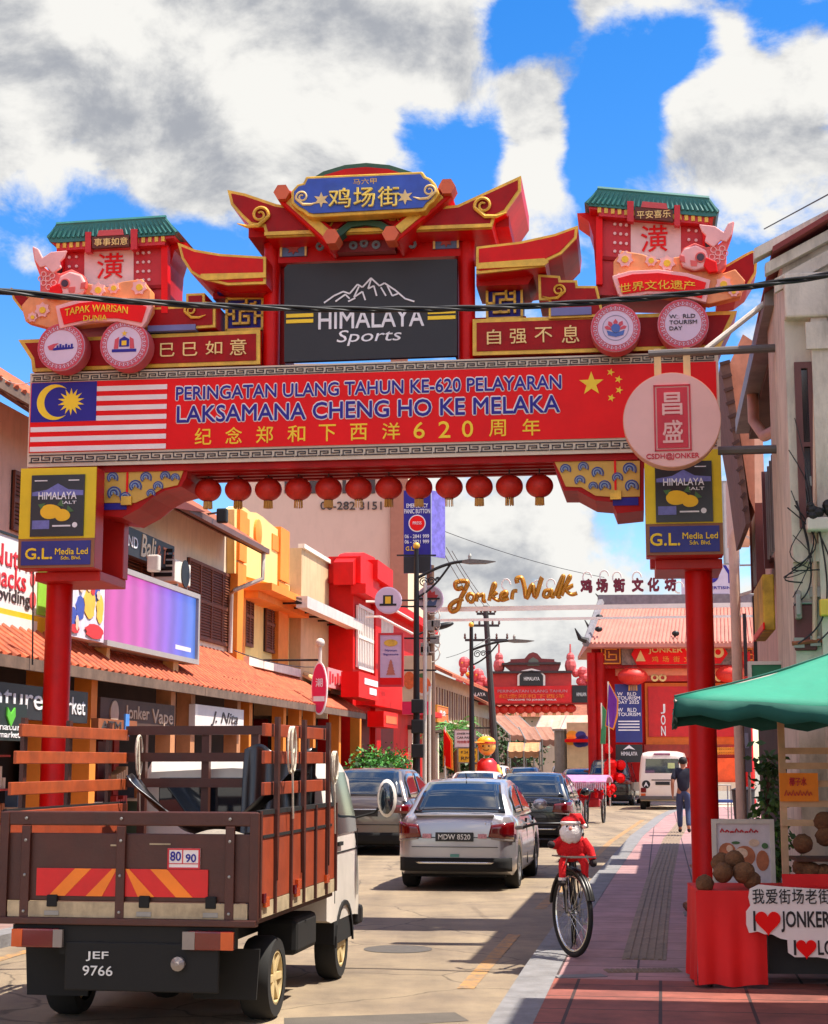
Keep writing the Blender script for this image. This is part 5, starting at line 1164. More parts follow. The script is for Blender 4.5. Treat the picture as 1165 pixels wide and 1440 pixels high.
oval(fr, t, b_, 'red_button', VINYL, [(.5, .60, .28, .092)], -.018); oval(fr, t, b_, 'white_ring', WL, [(.5, .60, .32, .105)], -.010); bits(fr, t, b_, 'black_foot', BLACK, [(0, 1, 0, .2)])
label_in(fr, t, b_, 'PRESS', .34, .66, .585, .62, -.018, WL)
fr.mb().add([(x1+.02, 0, z0+h*.2), (x1+.34, .45, z0+h*.2), (x1+.34, .45, z1), (x1+.02, 0, z1), (x1+.02, .06, z0+h*.2), (x1+.32, .5, z0+h*.2), (x1+.32, .5, z1), (x1+.02, .06, z1)], [(0,1,2,3), (7,6,5,4), (1,5,6,2), (3,2,6,7), (0,4,5,1), (0,3,7,4)]).build('side_panel', M('side_panel_blue', (120, 110, 200), .5, var=.4, scale=7), t)
for lab, px, py, rx, Y, kind in (('round lilac sign with a black and gold crest, left of the near lamp post', 546, 844, 19, 40, 0), ('round grey sign with a red and blue lotus, right of the near lamp post', 605, 842, 19, 41.6, 1)):
    t, fr, x, z, s_ = pole_sign(lab, px, py, rx, rx, Y, LILAC, rim=LILAC if kind == 0 else M('grey_lilac', (176, 160, 166), .6), name='round_sign')
    if kind == 0:
        mb = fr.mb(); mb.bx(x-4*s_, x+4*s_, -.02, -.01, z-6*s_, z+5*s_); mb.build('crest', LEM, t); mb = fr.mb(); mb.bx(x-12*s_, x+12*s_, -.024, -.01, z-8*s_, z-5*s_); mb.bx(x-7*s_, x+7*s_, -.018, -.011, z-5*s_, z+7*s_); mb.build('crest_dark', IRON, t)
        fr.mb().bx(x+17*s_, x+42*s_, .05, .12, z-1*s_, z+1*s_).build('arm', IRON, t)
    else:
        mb = fr.mb()
        for k in range(5): a = R(90+(k-2)*34); mb.prism([(x, z), (x+9*s_*math.cos(a-.3), z+9*s_*math.sin(a-.3)), (x+13*s_*math.cos(a), z+13*s_*math.sin(a)), (x+9*s_*math.cos(a+.3), z+9*s_*math.sin(a+.3))], -.02-.002*k, -.01)
        mb.build('petals', M('brick_red', (180, 50, 50), .6), t)
        mb = fr.mb(); mb.prism([(x-11*s_, z), (x-8*s_, z-9*s_), (x, z-12*s_), (x+8*s_, z-9*s_), (x+11*s_, z), (x+4*s_, z-5*s_), (x, z-1*s_), (x-4*s_, z-5*s_)], -.022, -.01); mb.build('hands', M('emblem_slate', (70, 86, 120), .6), t)
        fr.mb().bx(x-20*s_, x+14*s_, -.05, -.025, z-1.2*s_, z+1.2*s_).build('arm', IRON, t)
# ------------------------------------------------------------------ lamp posts, poles
def lamp_post(lab, px, ytop, Y, reach, rise, name='street_lamp', scrolls=True, clutter=False):
    b = at(px, 1072, Y); top = at(px, ytop, Y).z
    t = thing(name, lab, 'street lamp', (b.x, Y, .115), 0, 'street lamps along the left kerb')
    mb = MB(); z0 = .115
    mb.lathe([(.17, z0), (.17, z0+.5), (.12, z0+.7), (.10, z0+1.1), (.085, z0+2.5), (.06, top)], (b.x, Y, 0), n=14); mb.build('post', IRON, t, smooth=40)
    MB().ball((b.x, Y, top+.08), .09, 10, 8).build('finial', GOLD, t, smooth=60)
    a0 = V((b.x, Y, top-.75)); pts = [a0 + V((reach*k/10, -reach*.1*k/10, rise*math.sin(k/10*math.pi/2))) for k in range(11)]
    mb = MB(); mb.tube(pts, .04, 8); a1 = V((b.x, Y, top-1.25)); mb.tube([a1 + (pts[7]-a1)*(k/8) + V((0, 0, -.12*math.sin(math.pi*k/8))) for k in range(9)], .03, 6)
    if scrolls:
        for k, (u, v, r_) in enumerate(((.15, .3, .13), (.3, .38, .1), (.43, .45, .07))):
            c = a1 + V((reach*u, 0, rise*v+.28)); mb.tube([c + V((r_*(1-.7*i/16)*math.cos(i*.6), 0, r_*(1-.7*i/16)*math.sin(i*.6))) for i in range(17)], .016, 5)
    mb.build('arm', IRON, t, smooth=50)
    e = pts[-1]; mb = MB(); mb.loft([[(e.x+dx, e.y-.12*w, e.z+.02+h), (e.x+dx, e.y+.12*w, e.z+.02+h), (e.x+dx, e.y+.10*w, e.z-.07*w), (e.x+dx, e.y-.10*w, e.z-.07*w)] for dx, w, h in ((-.1, .6, 0), (.1, 1, .03), (.5, .9, 0), (.75, .2, -.02))]); mb.build('lamp_head', M('lamp_grey', (120, 120, 116), .5, .4), t, smooth=40)
    MB().lathe([(.04, 0), (.05, .1), (.02, .16)], (e.x+.1, e.y, e.z+.04), n=8).build('light_sensor', M('sensor_grey', (160, 160, 150), .5), t)
    return t, b.x, top
t, bx_, tp = lamp_post('tall black street lamp carrying banners, nearest on the left kerb', 586, 772, 41.1, 1.25, .42)
mb = MB()
for z in (2.0, 2.6, 3.1): mb.box((bx_+.02, 41.0, z), (.3, .22, .34))
mb.build('meter_boxes', IRON, t, bevel=.02)
mb = MB()
for z in (4.8, 5.6, 6.9, 4.9-.9): mb.bar((bx_-.5, 41.1, z), (bx_+.5, 41.1, z), .04)
mb.build('banner_arms', IRON, t)
mb = MB(); mb.tube([(bx_+.2, 41.1, .12), (bx_+.22, 41.1, 6.2)], .05, 8); mb.tube([(bx_+.33, 41.15, .12), (bx_+.33, 41.15, 3.6)], .035, 6); mb.build('conduit', PIPE, t)
lamp_post('slimmer black street lamp with scrollwork, further along the left kerb', 664, 882, 53.5, 1.3, .3)
p = at(612, 885, 46); t = thing('wall_lamp', 'dark cobra head lamp reaching out just above the food banner', 'wall lamp', p)
MB().tube([(p.x-.5, p.y, p.z-.15), (p.x-.1, p.y, p.z), (p.x+.02, p.y, p.z+.02)], .03, 6).build('arm', IRON, t); MB().ball((p.x+.2, p.y, p.z+.04), (.36, .14, .09), 12, 8, T=Matrix.Translation(p) @ Matrix.Rotation(-R(14), 4, 'Y') @ Matrix.Translation(-p)).build('lamp_head', IRON, t, smooth=60)
# brown timber pole next to the near lamp with clutter
b = at(606, 1072, 43.5); t = thing('timber_pole', 'brown service pole wrapped in cables beside the near street lamp', 'pole', (b.x, 43.5, .115))
MB().tube([(b.x, 43.5, .1), (b.x, 43.5, at(606, 795, 43.5).z)], [.14, .10], 12).build('pole', M('timber_brown', (104, 74, 58), .8, var=.3), t)
mb = MB(); z_ = at(606, 880, 43.5).z
for k in range(7): mb.box((b.x+rnd.uniform(-.2, .2), 43.3, z_+rnd.uniform(-.9, .7)), (rnd.uniform(.12, .3), .16, rnd.uniform(.15, .35)))
mb.build('junction_boxes', M('box_grey', (130, 124, 118), .6, var=.3), t, bevel=.01)
mb = MB()
for k in range(6): 
    a = V((b.x+.1, 43.3, z_+.6-.25*k)); mb.tube([a + V((.15*math.sin(i*.8), -.05, .12*math.cos(i*.8)-.05*i)) for i in range(7)], .018, 5)
mb.build('cable_loops', PIPE, t)
# electricity pole
b = at(688, 1072, 62); tp = at(685, 852, 62).z
t = thing('electricity_pole', 'thin dark electricity pole with three crossarms behind the slimmer street lamp', 'utility pole', (b.x+.2, 62, 0))
mb = MB(); mb.tube([(b.x+.35, 62, 0), (b.x-.1, 62, tp)], [.16, .1], 10); mb.build('pole', M('pole_dark', (60, 58, 56), .8, var=.2), t)
mb = MB()
for z, w in ((tp-.3, .35), (tp-.75, .5), (tp-1.3, .8)): mb.bar((b.x-.08-w, 62, z), (b.x-.08+w, 62, z), .07, .09)
mb.bar((b.x-1.6, 62, tp-5.2+.6), (b.x+.1, 62, tp-5.2+.6), .06)
mb.build('crossarm', MATS['pole_dark'], t)
mb = MB()
for z, w in ((tp-.3, .35), (tp-.75, .5), (tp-1.3, .8)):
    for s_ in (-1, -.5, .5, 1): mb.lathe([(.03, 0), (.05, .05), (.03, .12), (.045, .16), (.01, .22)], (b.x-.08+w*s_, 62, z+.04), n=8)
mb.build('insulators', M('insulator_brown', (90, 60, 46), .3), t)
# ------------------------------------------------------------------ overhead cables
CAB = M('black_cable', (20, 20, 22), .5)
def cable(lab, pts, r, sag=0.0, mat=CAB, n=24, twist=False):
    mb = MB(); P = []
    for i in range(len(pts)-1):
        a, b = V(pts[i]), V(pts[i+1])
        for k in range(n+(i == len(pts)-2)): u = k/n; P.append(a+(b-a)*u - V((0, 0, sag*4*u*(1-u))))
    if twist:
        for ph in (0, 2.1, 4.2):
            mb.tube([p + V((0, .02*math.cos(ph+i*.55), .018*math.sin(ph+i*.55))) for i, p in enumerate(P)], r, 6)
    else: mb.tube(P, r, 6)
    o = mb.build('overhead_cable', mat, None, smooth=60); return tag(o, lab, 'cable', 'overhead cables')
A, B, C_ = at(-60, 404, 13.2), at(640, 434, 14.2), at(1240, 374, 13.6)
def quad(a, m, c, n=60):
    return [a*(1-u)*(1-u)+ (m*2-(a+c)*.5)*(2*u*(1-u)) + c*u*u for u in [k/n for k in range(n+1)]]
cable('thick twisted black cable crossing right in front of the archway', quad(A, B, C_), .014, n=1, twist=True)
cable('thin grey wire rising at the upper right corner of the sky', [at(1075, 322, 20), at(1175, 268, 16)], .008, .0)
cable('thin wire from far left roof to the archway end', [at(-10, 517, 24), at(48, 536, 19)], .006, .12, PIPE)
for k, (a, b) in enumerate((((620, 770), (680, 866)), ((628, 770), (688, 860)), ((636, 775), (692, 856)))):
    cable(['lowest', 'middle', 'upper'][k]+' of the three wires falling from the near street lamp to the electricity pole', [at(*a, 42), at(*b, 62)], .011, .1)
cable('long faint wire across the pale sky beneath the lantern row', [at(612, 742, 50), at(850, 812, 58)], .010, .15)
cable('vertical black cable hanging beside the left pillar', [EV.wP(47, 800, -.1), EV.wP(46, 935, -.1)], .012)
cable('grey wire from cream shophouse to the oval sign', [EV.wP(330, 915, .2), EV.wP(445, 938, .2)], .012, .1)
cable('drooping wire from the second street lamp towards the right', [at(690, 895, 60), at(628, 925, 58)], .010, .1)

# ------------------------------------------------------------------ Jonker Walk sign over the street
JW = Fr((at(640, 1072, 52).x, 52, 0), -R(9))
jx0, jz0 = JW.un(628, 856); jx1, jz1 = JW.un(1046, 838)
t = thing('arch_sign', 'overhead sign of golden script letters Jonker Walk and maroon Chinese characters on a white beam', 'sign', JW.M @ V(((jx0+jx1)/2, 0, 0)), JW.ang)
mb = JW.mb(); mb.bar((jx0-.5, .2, jz0-.0), (jx1+.6, .2, jz0-.0), .12, .14); mb.bar((jx0-.5, .2, jz0-.35), (jx1+.6, .2, jz0-.35), .06, .08)
mb.build('beam', BARW, t)
mb = JW.mb(); mb.tube([(jx0-.5, .2, .1), (jx0-.5, .2, jz0)], .1, 10); mb.tube([(jx1+.6, .2, .1), (jx1+.6, .2, jz0)], .1, 10); mb.build('post', BARW, t)
GOLD2 = M('script_gold', (176, 120, 28), .4, .3, var=.3, scale=5)
def script(s, r, mat, bold, shear=.28, th=.16, arc=0.0, rise=0.0):
    x0, x1, z0, z1 = JW.rect(*r); mb = JW.mb()
    add_text(mb, s, x0, x1, z0, z1, 0, th, bold=bold, shear=shear, rise=rise); mb.build('lettering', mat, t, recalc=False)
# hand drawn script strokes
mb = JW.mb()
def stroke(pts, w=.085):
    P = [JW.P(a, b, -.05) for a, b in pts]; Q = []
    for i in range(len(P)-1):
        p0, p1, p2, p3 = P[max(0, i-1)], P[i], P[i+1], P[min(len(P)-1, i+2)]
        for k in range(5):
            u = k/5; Q.append(.5*((2*p1)+(p2-p0)*u+(2*p0-5*p1+4*p2-p3)*u*u+(3*p1-p0-3*p2+p3)*u**3))
    Q.append(P[-1]); mb.tube(Q, w, 6)
stroke([(652, 826), (643, 828), (641, 820), (650, 817), (658, 819), (654, 830), (648, 842), (644, 856), (636, 860), (633, 853), (640, 846), (652, 842)])
stroke([(660, 846), (657, 840), (661, 835), (667, 838), (665, 846), (660, 846)], .07)
stroke([(670, 846), (672, 836), (674, 838), (680, 836), (680, 845), (684, 845)], .07)
stroke([(688, 845), (694, 822), (697, 824), (690, 838), (700, 833), (692, 838), (700, 844), (704, 843)], .07)
stroke([(705, 840), (713, 836), (711, 832), (705, 836), (706, 844), (716, 841)], .07)
stroke([(720, 843), (722, 832), (728, 831)], .07)
stroke([(728, 820), (727, 814), (734, 813), (738, 826), (741, 841), (749, 822), (753, 840), (761, 816), (763, 812)])
stroke([(774, 830), (767, 831), (765, 838), (771, 839), (776, 829), (776, 839), (780, 838)], .07)
stroke([(780, 838), (790, 813), (793, 812), (785, 838), (789, 838)], .07)
stroke([(790, 838), (800, 812), (802, 813), (794, 828), (806, 823), (797, 830), (804, 836), (812, 834)], .07)
mb.build('script_lettering', GOLD2, t, smooth=60)
mb = JW.mb()
for ch_, a in zip('鸡场街文化坊', (816, 838, 862, 888, 910, 934)):
    x0, x1, z0, z1 = JW.rect(a, a+18, 814.5-(a-816)*.02, 834.5-(a-816)*.02); add_text(mb, ch_, x0, x1, z0, z1, 0, .1, bold=.25)
mb.build('maroon_lettering', M('maroon_letters', (120, 20, 44), .5), t, recalc=False)
mb = JW.mb()
for a, b in ((712, 822), (756, 824), (775, 822), (826, 812), (850, 810), (868, 812), (896, 812), (938, 808), (955, 826)):
    c = JW.P(a, b, .3); mb.tube([c + V((.14*math.cos(k*.5), 0, .18*math.sin(k*.5))) for k in range(11)], .025, 5)
mb.build('white_scrolls', BARW, t)

# ------------------------------------------------------------------ red stage building on the right
ST = Fr((at(940, 1072, 67).x, 67, 0), -R(3))
PINKT = M('pink_roof_tile', (196, 126, 110), .7, var=.2, scale=1.5, grime=.12)
ORF = M('orange_fret', (236, 150, 40), .6, var=.1)
def sxz(px, py, y=0): return ST.un(px, py, y)
xl, zr = sxz(848, 852, 3.5); xr, _ = sxz(1064, 850, 3.5); xl2, ze_ = sxz(826, 905, -.8); xr2, _ = sxz(1072, 902, -.8)
t = thing('stage_building', 'red Chinese style stage building with a pink tiled roof on the right of the street', 'building', ST.M @ V(((xl+xr)/2, 1, 0)), ST.ang)
def stb(name, mat, r, y0, y1, yref=None, par=None, **kw): return box_on(ST, name, mat, par or t, *r, y0, y1, yref, **kw)
mb = ST.mb(); mb.add([(xl2, -.8, ze_), (xr2, -.8, ze_), (xr, 3.5, zr), (xl, 3.5, zr), (xl2, 7.5, ze_), (xr2, 7.5, ze_), (xl2, -.8, ze_-.15), (xr2, -.8, ze_-.15), (xr2, 7.5, ze_-.15), (xl2, 7.5, ze_-.15)], [(0,1,2,3), (3,2,5,4), (0,6,7,1), (0,3,4,9,6), (1,7,8,5,2), (6,9,8,7), (4,5,8,9)])
rf = mb.build('roof', PINKT, t)
mb = ST.mb(); n = 44
for i in range(n+1):
    u = i/n; mb.tube([(xl2+(xr2-xl2)*u, -.82, ze_+.03), (xl+(xr-xl)*u, 3.5, zr+.03)], .05, 5)
mb.build('roof_tiles', PINKT, rf)
mb = ST.mb(); mb.bx(xl-.2, xr+.3, 3.2, 3.8, zr, zr+.45); mb.tube([(xl2-.05, -.9, ze_), (xl-.05, 3.5, zr+.25)], .16, 6)
mb.build('roof_ridge', M('ridge_grey', (120, 116, 120), .7, var=.3, scale=5), rf)
mb = ST.mb(); mb.tube([(xl2, -.8, ze_+.1), (xl2-.3, -1, ze_+.2), (xl2-.5, -1.1, ze_+.6)], [.14, .1, .02], 6)
x_, z_ = sxz(826, 880, 1); mb.tube([(x_+.45, 1.0, z_-.45), (x_+.2, 1, z_-.3), (x_-.1, 1, z_+.25)], [.12, .1, .02], 6); x_, z_ = sxz(846, 846, 3.5); mb.tube([(x_+.3, 3.5, z_-.3), (x_+.1, 3.5, z_), (x_-.25, 3.5, z_+.35)], [.16, .1, .02], 6)
for (a, b) in ((842, 885), (843, 868), (950, 891)): x_, z_ = sxz(a, b, -.2); mb.ball((x_, -.3, z_), (.16, .12, .12), 8, 6)
mb.build('roof_finials', IRON, rf)
for px in (834, 846, 1052): x, _ = sxz(px, 1000); ST.mb().lathe([(.26, 0), (.26, .2), (.2, .3), (.2, ze_-.3)], (x, .3 if px < 900 else .2, 0), n=14).build('column', RED2, t, smooth=40)
stb('back_wall', PLR, (838, 1062, 935, 1110), 1.2, 1.6, .3); stb('beam', RED2, (832, 1062, 905, 940), .35, .7)
FRETB = M('fret_dark_red', (120, 40, 20), .6)
for r_ in ((846, 872, 908, 933), (1048, 1062, 908, 933)):
    o = stb('fret_panel', FRETB, r_, .2, .3); x0, x1, z0, z1 = ST.rect(*r_, .2); mb = ST.mb(); w, h = x1-x0, z1-z0; s_ = .05
    for u0, v0, u1, v1 in ((0,0,1,0),(0,1,1,1),(0,0,0,1),(1,0,1,1),(.2,.2,.8,.2),(.2,.8,.8,.8),(.2,.2,.2,.8),(.8,.2,.8,.5),(.4,.5,.8,.5),(.4,.35,.4,.65),(.5,.8,.5,1),(0,.5,.2,.5)): mb.bx(x0+w*min(u0, u1)-s_/2, x0+w*max(u0, u1)+s_/2, .16, .2, z0+h*min(v0, v1)-s_/2, z0+h*max(v0, v1)+s_/2)
    mb.build('fret_bars', ORF, o)
stb('patterned_panel', M('grey_pattern', (150, 130, 116), .7, var=.5, scale=9), (874, 1046, 906, 935), .25, .34)
nb = poly_on(ST, 'name_board', VINYL, t, [(888, 920), (896, 906), (1014, 904), (1024, 919), (1014, 933), (896, 935)], .14, .24)
text_on(ST, 'JONKER WALK', CREG, nb, 912, 1000, 910, 920, .14, bold=.05, th=.03); 
mb = ST.mb()
for k, ch_ in enumerate('鸡场街文化坊'): x0, x1, z0, z1 = ST.rect(917+15*k, 926+15*k, 923, 931, .14); add_text(mb, ch_, x0, x1, z0, z1, .14, .02, bold=.03)
mb.build('lettering', ORF, nb, recalc=False)
mb = ST.mb(); x, z = sxz(1010, 917, .14); ring(mb, x, z, .12, .24, .1, .14, 16); x, z = sxz(901, 923, .14); mb.prism([(x-.2, z-.2), (x+.2, z-.2), (x, z+.25)], .1, .14); mb.build('emblems', CREG, nb)
stb('lower_beam', M('salmon_beam', (226, 130, 90), .6, var=.15), (866, 1046, 938, 950), .7, 1.0); stb('frieze', M('frieze_red', (196, 40, 30), .6, var=.3, scale=6), (906, 1046, 950, 958), .75, .95)
mb = ST.mb()
for px in (921, 932, 1011, 1025): x, z = sxz(px, 953, .74); ring(mb, x, z, .08, .16, .7, .75, 14)
mb.build('frieze_rings', CREG, t)
stb('orange_frame', M('orange_frame', (240, 120, 30), .6), (908, 1048, 960, 1050), 1.0, 1.19, .7); stb('red_screen', M('screen_red', (206, 16, 22), .5), (912, 1036, 965, 1036), .9, .99, .7)
x0, x1, z0, z1 = ST.rect(929, 936, 990, 1018, .9); mb = ST.mb(); [add_text(mb, ch_, x0, x1, z1-.45*(k+1)+.05, z1-.45*k, .9, .02, bold=.04) for k, ch_ in enumerate('JON')]; mb.build('lettering', WL, t, recalc=False)
stb('dado', M('dado_red', (150, 40, 24), .6, var=.3, scale=6), (906, 1050, 1047, 1065), .6, 1.0, .6)
mb = ST.mb()
for k in range(14): x, z = sxz(1007+3.2*k, 1056, .6); ring(mb, x, z, .10, .15, .55, .6, 8)
mb.build('lattice', ORF, t)
stb('orange_skirt', M('orange_red_panel', (236, 84, 26), .6, var=.35, scale=2), (1003, 1062, 1066, 1104), .3, .5, .3); stb('plinth', M('stage_plinth', (200, 180, 160), .8, grime=.2), (838, 1062, 1100, 1112), .1, 1.1, .1)
t2, bx_ = sign_on(ST, 'tourism_banner', 'tall dark blue world tourism day banner with white lettering beside the stage', (865, 903, 962, 1044), -.1, M('navy_banner', (40, 50, 120), .55, var=.15), 'banner', group=None)
for s, u0, u1, v0, v1 in (('W   RLD', .08, .80, .80, .86), ('TOURISM', .08, .94, .73, .79), ('DAY 2025', .08, .90, .66, .72), ('W   RLD', .08, .80, .52, .59), ('TOURISM', .08, .94, .45, .51)): label_in(ST, t2, bx_, s, u0, u1, v0, v1, -.1, WL, bold=.04)
x0, x1, z0, z1 = bx_; mb = ST.mb(); [mb.bx(x0+(x1-x0)*.1, x0+(x1-x0)*.9, -.115, -.1, z0+(z1-z0)*v, z0+(z1-z0)*(v+.02)) for v in (.2, .25, .3, .35)]; mb.build('small_print', WL, t2)
t2, bx_ = sign_on(ST, 'sports_banner', 'black sports banner with white mountain, below the dark blue banner', (866, 904, 1047, 1072), -.12, BLACK, 'banner', group=None)
label_in(ST, t2, bx_, 'HIMALAYA', .2, .8, .38, .6, -.12, WL, bold=.03); x0, x1, z0, z1 = bx_; cx, cz = (x0+x1)/2, z0+(z1-z0)*.7; ST.mb().prism([(cx-.25, cz), (cx, cz+.2), (cx+.25, cz), (cx, cz+.06)], -.14, -.12).build('mountain', WL, t2)
for k, (px, py, nm_) in enumerate(((890, 951, 'left'), (1028, 948, 'right'))):
    p = ST.wP(px, py, -.4); o = lantern(.62, .36); o.location = p; tag(o, f'big squat red lantern hanging under the stage roof at its {nm_} end', 'lantern', 'stage lanterns'); WM[o.name] = Matrix.Translation(p)
# flags by the stage
def flag(lab, base, pts, mat, Y, edge=None):
    fr = Fr((at(base[0], 1072, Y).x, Y, 0), -R(20)); x, _ = fr.un(base[0], 1000); P = fr.polys(pts)
    t = thing('feather_flag', lab, 'flag', fr.M @ V((x, 0, .05)), fr.ang, 'flags beside the stage')
    zt = max(z for _, z in P); fr.mb().tube([(x, 0, .05), (x, 0, zt+.1)], .03, 6).build('flag_pole', PIPE, t)
    n = 8; mb = fr.mb(); zb = min(z for _, z in P); mb.prism(P, -.015, .015)
    for v in mb.v: v.y += .06*math.sin((v.x-x)*5+v.z*2)
    mb.build('cloth', mat, t)
    if edge: q = inset(P, -.05); fr.mb().prism(q, .02, .035).build('cloth_edge', edge, t)
flag('tall purple feather flag edged in orange in front of the stage', (856, 1100), [(857, 962), (868, 984), (867, 1008), (862, 1024), (853, 1020)], M('purple_flag', (110, 40, 150), .7), 64, ORF)
flag('narrow green and white flag behind the purple one', (846, 1100), [(847, 992), (853, 1000), (852, 1046), (845, 1046)], M('green_flag', (60, 140, 90), .7), 65)
t2 = thing('red_ornament', 'red bush shaped ornament on the ground left of the dark blue banner', 'ornament', ST.M @ V((sxz(858, 1070, -.6)[0], -.6, 0)))
x, _ = sxz(858, 1070, -.6); mb = ST.mb()
for k in range(26): mb.ball((x+rnd.gauss(0, .22), -.6+rnd.gauss(0, .15), rnd.uniform(.5, 2.4)), rnd.uniform(.1, .22), 6, 5)
mb.build('ribbon_tufts', VINYL, t2); ST.mb().tube([(x, -.6, 0), (x, -.6, 1.2)], .05, 6).build('stem', IRON, t2)

# ------------------------------------------------------------------ far gate
FG = Fr((at(740, 1072, 98).x, 98, 0), -R(4))
t = thing('far_gate', 'far red archway with black sports panel closing the end of the street', 'archway', FG.M @ V((0, .5, 0)), FG.ang)
def fgp(n_, m_, pts, y0=0, y1=1.2, par=None): return poly_on(FG, n_, m_, par or t, pts, y0, y1)
FARR = M('far_gate_red', (186, 50, 48), .6, var=.15); FARM = M('far_gate_maroon', (120, 44, 46), .6)
bn = fgp('banner', M('far_banner_red', (216, 24, 30), .6), [(693, 966), (804, 964), (804, 988), (693, 989)], -.1, .0)
bp_ = fgp('beam', FARR, [(646, 965), (830, 963), (830, 990), (646, 991)], .02, 1.2)
for s, r, m_ in (('PERINGATAN ULANG TAHUN', (700, 798, 970, 974), M('far_pale', (200, 140, 150), .6)), ('纪念郑和下西洋', (702, 794, 976, 982), M('far_orange', (236, 120, 40), .6)), ('WELCOME TO JONKER WALK', (714, 783, 983, 986), WL)): text_on(FG, s, m_, bn, *r, -.1, bold=.03, th=.03)
for r_ in ((648, 688, 965, 987), (805, 830, 964, 988)):
    o = box_on(FG, 'side_panel', BLACK, t, *r_, -.1, .0); text_on(FG, 'HIMALAYA', WL, o, r_[0]+6, r_[1]-5, 974, 979, -.1, bold=.02, th=.03)
fgp('upper_wall', FARR, [(692, 945), (804, 945), (804, 964), (692, 966)], .1, 1.0)
fgp('crown', FARM, [(707, 934), (718, 930), (718, 927), (738, 926), (744, 919), (750, 917), (756, 919), (762, 926), (780, 927), (780, 930), (788, 932), (788, 937), (784, 946), (722, 946), (712, 938)], .0, 1.2)
fgp('crown_beam', M('far_eave', (60, 44, 46), .6), [(706, 932), (789, 931), (789, 934), (706, 935)], -.2, 1.4); fgp('crown_beam', MATS['far_eave'], [(690, 944), (805, 943), (805, 946), (690, 947)], -.2, 1.4)
nb = fgp('arched_panel', WHITE, [(728, 964), (728, 950), (734, 943), (748, 940), (760, 943), (767, 950), (767, 964)], -.14, .0); fgp('black_panel', BLACK, [(731, 964), (731, 950), (736, 945), (748, 942.5), (759, 945), (764, 950), (764, 964)], -.2, -.13, nb); text_on(FG, 'HIMALAYA', WL, nb, 737, 759, 952, 957, -.2, bold=.03, th=.03)
fgp('roof_panel', M('far_grey_green', (100, 104, 96), .6), [(742, 936), (744, 928), (750, 924), (757, 928), (759, 936)], -.12, .0)
for px in (648, 832): x = FG.un(px, 1000)[0]; FG.mb().tube([(x, .5, 0), (x, .5, 6)], .25, 12).build('pillar', FARR, t)
for px, nm_ in ((702, 'left'), (803, 'right')):
    x, z = FG.un(px, 945); _, z1 = FG.un(px, 905); FG.mb().tube([(x, .5, z), (x, .5, z1)], [.1, .05], 6).build('mast', M('mast_coral', (206, 90, 90), .6), t); mb = FG.mb(); mb.ball((x, .5, z+.4), (.35, .3, .5), 8, 6); mb.ball((x, .5, z+.9), (.25, .2, .3), 8, 6); mb.build('finial', MATS['mast_coral'], t)
DRG = M('coral_figure', (214, 80, 84), .6, var=.3, scale=3)
for px, nm_ in ((655, 'left'), (675, 'inner left'), (824, 'right')):
    x, z = FG.un(px, 964 if px != 675 else 966); h_ = 1.7 if px == 655 else .9
    t2 = thing('festive_figure', f'coral festive dragon shaped figure on the far archway, {nm_} end', 'figure', FG.M @ V((x, .4, z)), FG.ang, 'festive figures on the far archway')
    mb = FG.mb()
    for k in range(16): mb.ball((x+rnd.gauss(0, .3), .4+rnd.gauss(0, .1), z+abs(rnd.gauss(0, .4))*h_+.1), rnd.uniform(.12, .32), 7, 5)
    mb.ball((x-.1, .4, z+h_*.8), (.35, .3, .4), 9, 7); mb.build('figure_body', DRG, t2); mb = FG.mb(); mb.ball((x-.2, .2, z+h_*.8), .1, 6, 5); mb.ball((x+.1, .2, z+h_*.4), .12, 6, 5); mb.build('figure_trim', ORF, t2)
lf = lantern(.33, .26); lf.location = FG.wP(697, 998, .5); tag(lf, 'tiny red lantern under the far archway, leftmost of the far row', 'lantern', 'lanterns under the far archway')
for k in range(1, 10):
    c = copy_tree(lf, FG.wP(697+11.8*k, 998-.2*k, .5), label='tiny red lantern under the far archway, '+['', 'second', 'third', 'fourth', 'fifth', 'sixth', 'seventh', 'eighth', 'ninth', 'last'][k]+' from the left')
# ------------------------------------------------------------------ things at the end of the street
def far_block(lab, l, r, tt, Y, wm, rm, depth=10, cat='building', roof=1.6, win=True, name='far_building'):
    fr = Fr((at((l+r)/2, 1072, Y).x, Y, 0), -SANG*.4); x0, x1, _, z1 = fr.rect(l, r, tt, 1080)
    t = thing(name, lab, cat, fr.M @ V(((x0+x1)/2, depth/2, 0)), fr.ang, 'buildings at the street end')
    fr.mb().bx(x0, x1, 0, depth, 0, z1).build('wall', wm, t)
    fr.mb().add([(x0-.4, -.5, z1), (x1+.4, -.5, z1), (x1+.4, depth/2, z1+roof), (x0-.4, depth/2, z1+roof), (x0-.4, depth+.4, z1), (x1+.4, depth+.4, z1)], [(0,1,2,3), (3,2,5,4), (0,3,4), (1,5,2), (0,4,5,1)]).build('roof', rm, t)
    if win:
        n = max(2, int((x1-x0)/2.6))
        for i in range(n):
            xx = x0+(x1-x0)*(i+.3)/n; o = fr.mb().bx(xx, xx+.9, -.05, 0, z1*.62, z1*.84).build('window', SHUT, t); fr.mb().bx(xx-.1, xx+1, -.12, -.001, z1*.60, z1*.62).build('sill', PLW, o)
            fr.mb().bx(xx-.2, xx+1.1, -.04, 0, .1, z1*.42).build('doorway', DARKI, t)
    return t, fr
FARW = M('far_wall_beige', (206, 184, 160), .85, var=.2, scale=.6, grime=.2)
far_block('long beige building with brown shutters seen beneath the far archway', 700, 850, 1008, 112, FARW, TERRD)
far_block('grey roofed house beyond the far archway on the left', 630, 700, 1015, 118, M('far_wall_grey', (170, 160, 150), .85, var=.2), TERRD)
